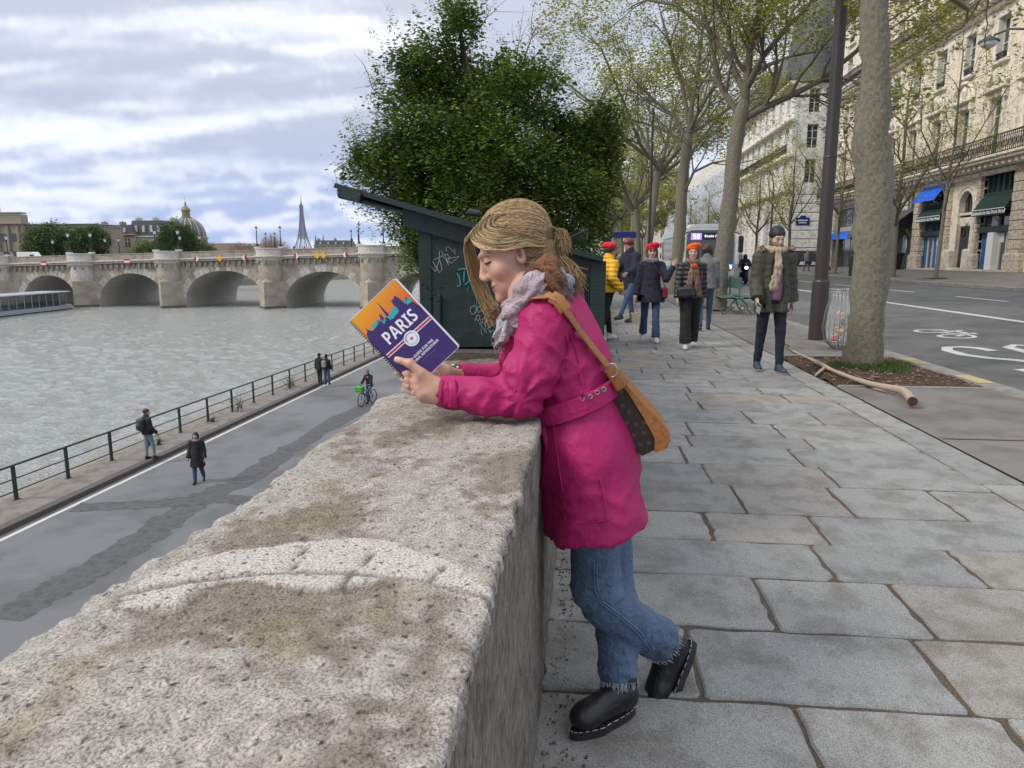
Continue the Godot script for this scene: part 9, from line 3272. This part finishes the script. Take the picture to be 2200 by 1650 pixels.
func reader_scarf(g: Node):
	var wool := cloth("scarf_wool", Color(1, 1, 1), 0.95, {"bump": T.crease, "bs": 0.9, "tile": 0.11})
	var mv := [Color(0.36, 0.27, 0.31), Color(0.47, 0.38, 0.42)]
	fold(g, "scarf", [V(-0.112,1.353,-2.042),V(-0.155,1.308,-1.999),V(-0.2,1.261,-2.016),V(-0.232,1.214,-2.066)], [0.034, 0.041, 0.038, 0.027], wool, mv)
	fold(g, "scarf", [V(-0.125,1.28,-1.997),V(-0.166,1.24,-1.996),V(-0.209,1.208,-2.027)], [0.026, 0.028, 0.024], wool, mv)
	fold(g, "scarf", [V(-0.219,1.225,-2.018),V(-0.234,1.195,-2.022),V(-0.245,1.161,-2.035)], [0.026, 0.022, 0.014], wool, [Color(0.44, 0.36, 0.4), Color(0.55, 0.54, 0.56)])
	fold(g, "scarf_fold", [V(-0.151,1.371,-2.061),V(-0.118,1.371,-2.044),V(-0.081,1.342,-2.063)], [0.022, 0.034, 0.030], wool, [Color(0.1, 0.04, 0.015), Color(0.19, 0.075, 0.025)])
	fold(g, "scarf_fold", [V(-0.135,1.346,-2.028),V(-0.105,1.33,-2.018),V(-0.085,1.303,-2.046)], [0.022, 0.034, 0.026], wool, [Color(0.11, 0.045, 0.018), Color(0.21, 0.085, 0.03)])
	fold(g, "scarf_fold", [V(-0.177,1.329,-2.061),V(-0.151,1.363,-2.065),V(-0.126,1.381,-2.086)], [0.012, 0.018, 0.02], wool, [Color(0.07, 0.09, 0.075), Color(0.16, 0.13, 0.14)])
	fold(g, "scarf_fold", [V(-0.085,1.355,-2.086),V(-0.066,1.331,-2.084),V(-0.058,1.296,-2.099)], [0.022, 0.024, 0.014], wool, [Color(0.24, 0.27, 0.36), Color(0.42, 0.45, 0.52)])
	var b := mb()
	for i in 130:
		var k := i % 3
		var p: Vector3 = [V(-0.061,1.305,-2.079), V(-0.246,1.171,-2.067), V(-0.147,1.354,-2.018)][k] + V(rnd(-0.022, 0.022), rnd(-0.01, 0.012), rnd(-0.02, 0.02))
		b.col = Color(0.45, 0.42, 0.46) * rnd(0.6, 1.4)
		var l := rnd(0.015, 0.042) if k < 2 else 0.012
		b.tube([p, p + V(rnd(-0.006, 0.008), -l * 0.5, 0.003), p + V(rnd(-0.012, 0.012), -l, 0.002)], 0.0011, 3, false)
	put("scarf_fringe", b, wool, g)

func reader_hair(g: Node, ht: Transform3D, m: Material):
	var f := Field.new(V(-0.13,-0.12,-0.19), V(0.13,0.16,0.15), 0.005)
	f.ell(V(0,0.046,-0.022), V(0.081,0.088,0.104), 0.02)
	f.ell(V(0,0.0,-0.07), V(0.066,0.075,0.062), 0.03)
	f.ell(V(0,-0.005,-0.128), V(0.026,0.026,0.026), 0.02)
	f.cut(V(0,-0.062,0.078), V(0.125,0.098,0.105), 0.012)
	var n := vnoise(16.0, 12, 3)
	var shade := func(k: float) -> Color:
		var c := Color(0.1, 0.056, 0.028).lerp(Color(0.29, 0.19, 0.095), smoothstep(0.0, 0.45, k))
		return c.lerp(Color(0.72, 0.56, 0.33), smoothstep(0.5, 1.0, k))
	var tmp := mb()
	f.net(tmp, func(p, _n): return shade.call(0.10 + 0.3 * n.get_noise_3d(p.x * 2, p.y * 3.0, p.z * 0.5)))
	var b := mb()
	b.add(tmp, ht)
	put("hair", b, m, g)
	b = mb()
	var c := V(0,0.048,-0.022)
	var R := V(0.088,0.094,0.11)
	var tie := V(0.012,-0.004,-0.138)
	for i in 3000:
		var lat := rnd(-0.35, 1.15)
		var fr := rnd(-0.5, 0.75)
		var d0 := V(sin(lat) * 1.0, cos(lat) * rnd(0.75, 1.0), fr * cos(lat * 0.5)).normalized()
		if d0.z > 0.3 and d0.y < 0.28: d0 = V(d0.x, 0.30 + rnd(0, 0.06), d0.z).normalized()
		var d1 := (tie - c).normalized()
		var sag := rnd(0.1, 0.42) * clampf(lat, 0.0, 1.0)
		var lift := rnd(0.0, 0.009)
		var pts := []
		for k in 11:
			var s := k / 10.0
			var d := d0.slerp(d1, s)
			d.y -= sag * sin(s * PI) * (1.0 - 0.3 * s)
			d.x += 0.15 * sin(s * PI) * signf(d0.x) * absf(d0.x)
			d = d.normalized()
			if d.z > -0.15 and d.x > 0.4 and d.y < -0.04: d.y = -0.04
			var p := c + d * R * (1.0 + lift * 4.0 * sin(s * PI) + 0.008 * sin(i * 1.7 + s * 5.0))
			pts.append(ht * p.lerp(tie, smoothstep(0.82, 1.0, s)))
		var tone := 0.5 + 0.75 * n.get_noise_3d(d0.x * 9.0, d0.y * 9.0, d0.z * 3.0) + rnd(-0.2, 0.2)
		b.col = shade.call(clampf(tone, 0, 1))
		var w := rnd(0.0004, 0.001)
		b.tube(pts, [w * 0.6, w, w, w, w, w, w, w, w, w, w * 0.7], 3, false)
	for i in 700:
		var p0 := V(rnd(0.045, 0.078), rnd(-0.085, 0.035), rnd(-0.06, -0.015))
		var pts := []
		for k in 7:
			var s := k / 6.0
			var q := p0.lerp(tie, s)
			var r := W2((q.x) / 0.074, (q.z + 0.04) / 0.092).length()
			if r < 1.0 and s < 0.9: q = V(q.x / r, q.y, -0.04 + (q.z + 0.04) / r)
			pts.append(ht * (q + V(0.003, -0.012 * sin(s * PI), 0)))
		b.col = shade.call(rnd(0.1, 0.75))
		b.tube(pts, rnd(0.0005, 0.001), 3, false)
	put("combed_strands", b, m, g)
	b = mb()
	var fam := [[V(-0.29,1.516,-2.084),V(-0.331,1.483,-2.1),V(-0.337,1.454,-2.1),V(-0.297,1.433,-2.072),V(-0.235,1.426,-2.06),V(-0.176,1.443,-2.074),V(-0.127,1.437,-2.103),V(-0.104,1.427,-2.131)], [V(-0.268,1.526,-2.08),V(-0.313,1.501,-2.091),V(-0.325,1.469,-2.093),V(-0.28,1.446,-2.069),V(-0.222,1.447,-2.064),V(-0.17,1.461,-2.08),V(-0.127,1.456,-2.107),V(-0.104,1.431,-2.132)], [V(-0.25,1.53,-2.078),V(-0.292,1.514,-2.084),V(-0.304,1.485,-2.084),V(-0.261,1.468,-2.069),V(-0.209,1.472,-2.07),V(-0.164,1.48,-2.086),V(-0.128,1.467,-2.108),V(-0.104,1.435,-2.132)], [V(-0.237,1.531,-2.078),V(-0.262,1.524,-2.078),V(-0.267,1.5,-2.075),V(-0.232,1.492,-2.071),V(-0.193,1.497,-2.078),V(-0.158,1.498,-2.093),V(-0.128,1.477,-2.11),V(-0.104,1.438,-2.133)]]
	for i in 2300:
		var k := rng.randf() * 2.999
		var a: Array = fam[int(k)]
		var e: Array = fam[int(k) + 1]
		var t := k - int(k)
		var wav := rnd(-0.006, 0.006)
		var ctl := []
		for q in 8:
			var p: Vector3 = (a[q] as Vector3).lerp(e[q], t) + V(rnd(-0.002, 0.002), rnd(-0.002, 0.002) + wav * sin(q * 1.6), rnd(-0.003, 0.006))
			ctl.append(p)
		ctl[7] = ht * (tie + V(rnd(-0.008, 0.008), rnd(-0.012, 0.012), 0.01))
		var pts := []
		for q in 7:
			for s in 3: pts.append((ctl[q] as Vector3).cubic_interpolate(ctl[q + 1], ctl[maxi(q - 1, 0)], ctl[mini(q + 2, 7)], s / 3.0))
		pts.append(ctl[7])
		b.col = shade.call(clampf(0.56 + 0.42 * sin(k * 13.0 + 0.8 * sin(k * 31.0)) + rnd(-0.3, 0.3), 0, 1))
		b.tube(pts, rnd(0.0004, 0.001), 3, false)
	put("swept_locks", b, m, g)
	b = mb()
	for i in 800:
		var k := rng.randf()
		var sp := rnd(-0.5, 0.5)
		var p0: Vector3 = V(-0.296,1.525,-2.185).lerp(V(-0.267,1.524,-2.219), k)
		var p1: Vector3 = V(-0.369,1.453,-2.175).lerp(V(-0.349,1.454,-2.229), k) + V(0, rnd(-0.01, 0.01), sp * 0.03)
		var p2: Vector3 = V(-0.361,1.362,-2.191).lerp(V(-0.327,1.351,-2.233), k) + V(0, rnd(-0.02, 0.02), sp * 0.03)
		var p3: Vector3 = V(-0.324,1.277,-2.19).lerp(V(-0.301,1.286,-2.214), k) + V(0, rnd(-0.03, 0.02), sp * 0.03)
		var p4: Vector3 = V(-0.289,1.225,-2.174).lerp(V(-0.277,1.236,-2.188), k) + V(rnd(-0.02, 0.015), rnd(-0.03, 0.03), sp * 0.03)
		var pts := []
		var ctl := [p0, p1, p2, p3, p4]
		for q in 4:
			for s in 3: pts.append((ctl[q] as Vector3).cubic_interpolate(ctl[q + 1], ctl[maxi(q - 1, 0)], ctl[mini(q + 2, 4)], s / 3.0))
		pts.append(p4)
		b.col = shade.call(clampf(0.62 + 0.5 * n.get_noise_2d(k * 9.0, sp * 6.0) + rnd(-0.2, 0.2), 0, 1))
		b.tube(pts, rnd(0.0004, 0.001), 3, false)
	put("loose_curtain", b, m, g)
	b = mb()
	var t0 := ht * tie
	for i in 1300:
		var up := i % 5 == 0 or i % 5 == 1
		var j := V(rnd(-0.016, 0.016), rnd(-0.016, 0.016), rnd(-0.03, 0.03))
		var p1: Vector3
		var p2: Vector3
		var p3: Vector3
		if up:
			p1 = V(-0.098,1.48,-2.178) + j * 0.7
			p2 = V(-0.078,1.472,-2.168) + j
			p3 = V(-0.072,1.435,-2.152) + j * 1.0 + V(rnd(-0.02, 0.012), rnd(-0.012, 0.02), 0)
		else:
			p1 = V(-0.081,1.403,-2.156) + j * 0.9
			p2 = V(-0.054,1.363,-2.152) + j * 1.5
			p3 = V(-0.043,1.318,-2.145) + j * 1.8 + V(rnd(-0.03, 0.022), rnd(-0.03, 0.035), 0)
		var pts := []
		var ctl := [t0 + j * 0.35, p1, p2, p3]
		for q in 3:
			for s in 3: pts.append((ctl[q] as Vector3).cubic_interpolate(ctl[q + 1], ctl[maxi(q - 1, 0)], ctl[mini(q + 2, 3)], s / 3.0))
		pts.append(p3)
		b.col = shade.call(clampf(0.42 + 0.6 * n.get_noise_3d(j.x * 60.0, j.y * 60.0, j.z * 30.0) + rnd(-0.15, 0.25), 0, 1))
		b.tube(pts, rnd(0.0005, 0.0011), 3, false)
	put("ponytail", b, m, g)
	b = mb()
	for i in 12:
		var p: Vector3 = ht * (c + V(rnd(-0.1, 0.9), rnd(0.0, 0.9), rnd(-1.0, -0.3)).normalized() * R)
		var d := (p - ht * c).normalized()
		b.col = shade.call(rnd(0.5, 1.0))
		b.tube([p, p + d * 0.006 + V(0.012,0.0,0), p + d * 0.008 + V(rnd(0.02, 0.035), rnd(-0.016, 0.004), rnd(-0.01, 0.01))], 0.0003, 3, false)
	put("stray_hairs", b, m, g)

func reader_bag(tan: Material):
	var bag := thing("shoulder_bag", "brown monogram shoulder bag with tan leather strap hanging behind the reader's back", "bag")
	var canvas := mk("bag_canvas", Color(0.026, 0.015, 0.01), 0.5, {"bump": T.weave, "bs": 0.05, "tile": 0.1})
	var z0 := -2.02
	var dark := PackedVector2Array()
	for q in [V(0.062,1.071,-2.05),V(0.083,1.072,-2.05),V(0.118,1.029,-2.05),V(0.16,0.961,-2.05),V(0.195,0.903,-2.05),V(0.21,0.865,-2.05),V(0.168,0.841,-2.05),V(0.14,0.867,-2.05),V(0.109,0.918,-2.05),V(0.08,0.987,-2.05)]: dark.append(W2(q.x, q.y))
	var b := mb()
	b.prism(dark, V(0, 0, z0 - 0.24), Vector3.RIGHT, Vector3.UP, V(0,0,0.24))
	put("body", b, canvas, bag)
	var gus := PackedVector2Array()
	for q in [V(0.078,1.082,-2.05),V(0.097,1.08,-2.05),V(0.117,1.05,-2.05),V(0.165,0.997,-2.05),V(0.209,0.955,-2.05),V(0.24,0.918,-2.05),V(0.246,0.893,-2.05),V(0.236,0.868,-2.05),V(0.202,0.853,-2.05),V(0.201,0.896,-2.05),V(0.164,0.961,-2.05),V(0.119,1.031,-2.05),V(0.081,1.069,-2.05)]: gus.append(W2(q.x, q.y))
	b = mb()
	b.prism(gus, V(0, 0, z0 - 0.232), Vector3.RIGHT, Vector3.UP, V(0,0,0.24))
	put("gusset", b, tan, bag)
	var gold := mk("monogram", Color(0.1, 0.065, 0.03), 0.5)
	for q in [V(0.086,1.017,-2.02),V(0.108,0.988,-2.02),V(0.098,0.963,-2.02),V(0.127,0.97,-2.02),V(0.123,0.939,-2.02),V(0.147,0.934,-2.02),V(0.142,0.902,-2.02),V(0.171,0.91,-2.02),V(0.162,0.875,-2.02),V(0.185,0.88,-2.02),V(0.102,1.028,-2.02),V(0.17,0.94,-2.02)]:
		b = mb()
		var s := 0.0075
		for k in 4:
			var a := PI / 4 + PI / 2 * k
			var d := W2(cos(a), sin(a))
			b.prism(PackedVector2Array([Vector2.ZERO, d * s * 0.6 + d.orthogonal() * s * 0.35, d * s, d * s * 0.6 - d.orthogonal() * s * 0.35]), V(q.x, q.y, z0), Vector3.RIGHT, Vector3.UP, V(0,0,0.0008))
		put("monogram_mark", b, gold, bag)
	var line: Array = [V(-0.164,1.262,-2.102),V(-0.143,1.293,-2.038),V(-0.107,1.303,-2.013),V(-0.078,1.289,-1.998),V(-0.049,1.25,-1.989),V(-0.012,1.198,-1.989),V(0.028,1.148,-1.99),V(0.061,1.109,-1.997),V(0.078,1.087,-2.005)]
	for i in range(1, 7):
		line[i] = on_coat(line[i], 0.017)
	b = mb()
	b.tube(line, [0.016, 0.018, 0.018, 0.017, 0.0145, 0.014, 0.014, 0.0145, 0.016], 8, true, 0.25, V(0.15,0.3,1))
	put("strap", b, tan, bag)
	b = mb()
	b.tube([line[2].lerp(line[3], 0.3) + V(0,0,0.004), line[3] + V(0,0,0.004), line[3].lerp(line[4], 0.7) + V(0,0,0.004)], 0.019, 8, true, 0.25, V(0.15,0.3,1))
	put("strap_pad", b, tan, bag)
	var ring := []
	for k in 14: ring.append(V(0.073,1.095,-1.985) + V(cos(TAU * k / 14) * 0.016, sin(TAU * k / 14) * 0.019, cos(TAU * k / 14) * 0.006))
	b = mb(); b.tube(ring, 0.003, 6, false, 1.0, V(0,0,1), true)
	put("ring", b, M.steel, bag)
	b = mb()
	b.tube([V(0.068,1.099,-1.99),V(0.088,1.073,-1.993),V(0.106,1.048,-2.001)], [0.017, 0.021, 0.024], 8, true, 0.4, V(0.15,0.3,1))
	put("strap_tab", b, tan, bag)
	b = mb()
	b.tube([V(-0.271,1.048,-2.084),V(-0.251,1.061,-2.088),V(-0.239,1.067,-2.101)], [0.004, 0.012, 0.013], 8, true, 0.3)
	put("strap_end", b, tan, bag)

func reader_book():
	var U := V(0.713,0.674,-0.193)
	var V := -V(0.694,-0.718,0.054)
	var N := U.cross(V).normalized()
	var O := V(-0.651,1.234,-1.914)
	var W := 0.1694
	var H := 0.2596
	var k := thing("book", "spiral bound purple and orange guide book lettered PARIS held open by the reader", "book")
	var purple := mk("cover_purple", Color(0.028, 0.007, 0.115), 0.5)
	var teal := mk("cover_teal", Color(0.03, 0.33, 0.36), 0.35)
	var white := mk("cover_white", Color(0.72, 0.7, 0.78), 0.4)
	var redm := mk("cover_red", Color(0.42, 0.012, 0.06), 0.35)
	var blush := mk("cover_badge", Color(0.42, 0.55, 0.66), 0.4)
	var faint := mk("cover_pattern", Color(0.05, 0.018, 0.17), 0.5)
	var card := func(called: String, poly: PackedVector2Array, layer: float, m: Material):
		var q := mb()
		q.prism(poly, O + N * (layer * 0.00035), U, V, N * 0.0003)
		return put(called, q, m, k)
	var rect := func(x0: float, y0: float, x1: float, y1: float, r: float) -> PackedVector2Array:
		var o := PackedVector2Array()
		for c in [[x1 - r, y1 + r, 0.0], [x0 + 0.001, y1 + 0.001, 99.0], [x0 + 0.001, y0 - 0.001, 99.0], [x1 - r, y0 - r, 1.0]]:
			if c[2] > 9.0: o.append(W2(c[0], c[1]))
			elif c[2] == 0.0:
				for i in 5: o.append(W2(c[0] + cos(-i * PI / 8) * r, c[1] + sin(-i * PI / 8) * r))
			else:
				for i in 5: o.append(W2(c[0] + cos(PI / 2 - i * PI / 8) * r, c[1] + sin(PI / 2 - i * PI / 8) * r))
		return o
	var q := mb()
	for i in 5:
		q = mb()
		q.prism(rect.call(0.004, 0.0, W + 0.0035 - 0.0004 * i, -H, 0.006), O - N * (0.0022 + 0.0019 * i) + U * 0.001 * i, U, V, N * 0.0014)
		put("page_block", q, white if i < 4 else purple, k)
	card.call("cover", rect.call(0.0, 0.0015, W + 0.0015, -H - 0.0015, 0.006), -1.2, white)
	card.call("cover_print", rect.call(0.0, 0.0, W, -H, 0.005), 0.0, purple)
	q = mb()
	var rows := []
	var cols := []
	for i in 13:
		var r := []
		var cr := []
		for j in 9:
			var u := j / 8.0
			var v := i / 12.0
			r.append(O + U * (0.001 + u * (W - 0.002)) + V * (-0.001 - v * 0.098) + N * 0.0004)
			var c := Color(0.72, 0.34, 0.012).lerp(Color(0.6, 0.07, 0.008), clampf(v * 0.75 + u * 0.35, 0, 1))
			cr.append(c)
		rows.append(r)
		cols.append(cr)
	q.grid(rows, N, cols)
	put("printed_sky", q, mk("cover_sky", Color(1, 1, 1), 0.35, {"vcol": true}), k)
	q = mb()
	var sk: Array = [W2(0.0,-0.085),W2(0.0071,-0.0614),W2(0.0158,-0.0542),W2(0.0168,-0.0422),W2(0.0175,-0.0503),W2(0.0264,-0.0641),W2(0.0317,-0.0636),W2(0.0433,-0.0536),W2(0.0571,-0.0499),W2(0.0588,-0.0528),W2(0.0597,-0.0581),W2(0.0601,-0.0624),W2(0.0734,-0.0407),W2(0.0749,-0.0672),W2(0.0759,-0.0592),W2(0.0822,-0.0645),W2(0.09,-0.0127),W2(0.0905,-0.0642),W2(0.0919,-0.0607),W2(0.0942,-0.0757),W2(0.1017,-0.0763),W2(0.1157,-0.075),W2(0.1208,-0.0339),W2(0.1217,-0.0412),W2(0.1275,-0.0357),W2(0.1284,-0.041),W2(0.1374,-0.0328),W2(0.1413,-0.0477),W2(0.1419,-0.0643),W2(0.1424,-0.0349),W2(0.1432,-0.0703),W2(0.158,-0.0579),W2(0.1689,-0.1371),W2(0.1689,-0.13),W2(0.0,-0.13)]
	for i in sk.size() - 3: q.quad(O + U * sk[i].x + V * sk[i].y + N * 0.0008, O + U * sk[i + 1].x + V * sk[i + 1].y + N * 0.0008, O + U * sk[i + 1].x - V * 0.11 + N * 0.0008, O + U * sk[i].x - V * 0.11 + N * 0.0008, N)
	put("printed_skyline", q, purple, k)
	for p in [[W2(0.0352,-0.0486),W2(0.0399,-0.0504),W2(0.0381,-0.0564),W2(0.055,-0.0479),W2(0.0595,-0.0534),W2(0.0512,-0.061),W2(0.0306,-0.0648)], [W2(0.0691,-0.0521),W2(0.0645,-0.0645),W2(0.0763,-0.0589),W2(0.0749,-0.0672),W2(0.0635,-0.0725),W2(0.0615,-0.0643)], [W2(0.0814,-0.0637),W2(0.0946,-0.0633),W2(0.1019,-0.0541),W2(0.1036,-0.0605),W2(0.1172,-0.0549),W2(0.1176,-0.0607),W2(0.1213,-0.0594),W2(0.1168,-0.0745),W2(0.1009,-0.0771),W2(0.0918,-0.0783),W2(0.0834,-0.0752)], [W2(0.1444,-0.0554),W2(0.15,-0.059),W2(0.1494,-0.0672),W2(0.1584,-0.0637),W2(0.1642,-0.065),W2(0.1627,-0.0797),W2(0.1461,-0.0775)], [W2(0.0252,-0.0456),W2(0.0247,-0.0522),W2(0.0246,-0.0592),W2(0.0209,-0.0583)]]:
		card.call("printed_buildings", PackedVector2Array(p), 3.0, teal)
	var sl: Array = [W2(0.0083,-0.1433),W2(0.1675,-0.1471)]
	var sd: Vector2 = (sl[1] - sl[0]).normalized()
	for j in 2:
		var hw: float = [0.0056, 0.0030][j]
		var nn := sd.orthogonal() * hw
		card.call("printed_stripe", PackedVector2Array([sl[0] + nn, sl[1] + nn, sl[1] - nn, sl[0] - nn]), 3.0 + j, [white, redm][j])
	var bc: Vector2 = [W2(0.0914,-0.1533)][0]
	for j in 3:
		card.call("printed_badge", PackedVector2Array(arc(bc, [0.0218, 0.0185, 0.0135][j], [0.0218, 0.0185, 0.0135][j], 0, TAU * 0.97, 28)), 5.0 + j, [white, blush, white][j])
	var star := PackedVector2Array()
	for j in 16: star.append(bc + Vector2.from_angle(TAU * j / 16) * (0.0085 if j % 4 == 0 else (0.0062 if j % 2 == 0 else 0.0026)))
	card.call("printed_star", star, 8.0, redm)
	var bas := Basis(U, V, N)
	var word := "CURIOSITY"
	for j in word.length():
		var a := PI * 0.97 - j * 0.26
		var p := bc + Vector2.from_angle(a) * 0.016
		label_text(word[j], k, Transform3D(bas * Basis(V(0,0,1), a - PI / 2), O + U * p.x + V * p.y + N * 0.0026), Vector3.ZERO, 0.0052, purple, "badge_lettering", "Droid Sans", 700, 0.0003)
	var T0 := func(x: Vector2) -> Transform3D: return Transform3D(bas, O + U * x.x + V * x.y + N * 0.0016)
	var t := label_text("PARIS", k, T0.call([W2(0.0894,-0.1081)][0]), Vector3.ZERO, 0.045, white, "title_lettering", "Droid Sans", 800, 0.0004)
	t.transform.basis = t.transform.basis * Basis().scaled(V(0.92,1.12,1))
	label_text("A GUIDE FOR THE", k, T0.call([W2(0.0913,-0.1955)][0]), Vector3.ZERO, 0.0098, white, "subtitle_lettering", "Droid Sans", 700, 0.0003)
	label_text("GLOBAL ADVENTURER", k, T0.call([W2(0.0911,-0.206)][0]), Vector3.ZERO, 0.0098, white, "subtitle_lettering", "Droid Sans", 700, 0.0003)
	var au: Array = [W2(0.067,-0.2177),W2(0.1182,-0.2202)]
	for j in 9:
		var a: Vector2 = (au[0] as Vector2).lerp(au[1], (j + 0.1) / 9.0)
		var e: Vector2 = (au[0] as Vector2).lerp(au[1], (j + 0.75) / 9.0)
		var nn := (e - a).normalized().orthogonal() * 0.0007
		card.call("author_line", PackedVector2Array([a + nn, e + nn, e - nn, a - nn]), 2.0, M.gold)
	for j in 30:
		var p := W2(rnd(0.02, W - 0.012), rnd(-H + 0.012, -0.165))
		if absf(p.x - 0.085) < 0.05 and p.y > -0.225 and p.y < -0.185: continue
		var r := rnd(0.004, 0.007)
		q = mb()
		var ring := []
		for i in [3, 5, 9, 4][j % 4]: ring.append(O + U * (p.x + cos(TAU * i / [3, 5, 9, 4][j % 4]) * r) + V * (p.y + sin(TAU * i / [3, 5, 9, 4][j % 4]) * r) + N * 0.0004)
		q.tube(ring, 0.0007, 4, false, 0.4, N, true)
		put("printed_doodle", q, faint, k)
	for j in 34:
		var p := O + V * (-0.006 - (H - 0.012) * j / 33.0)
		var ring := []
		for i in 8: ring.append(p + U * (cos(TAU * i / 8) * 0.0048) - N * (0.004 + sin(TAU * i / 8) * 0.0075))
		q = mb(); q.tube(ring, 0.0009, 4, false, 1.0, V, true)
		put("spiral_ring", q, M.iron, k)
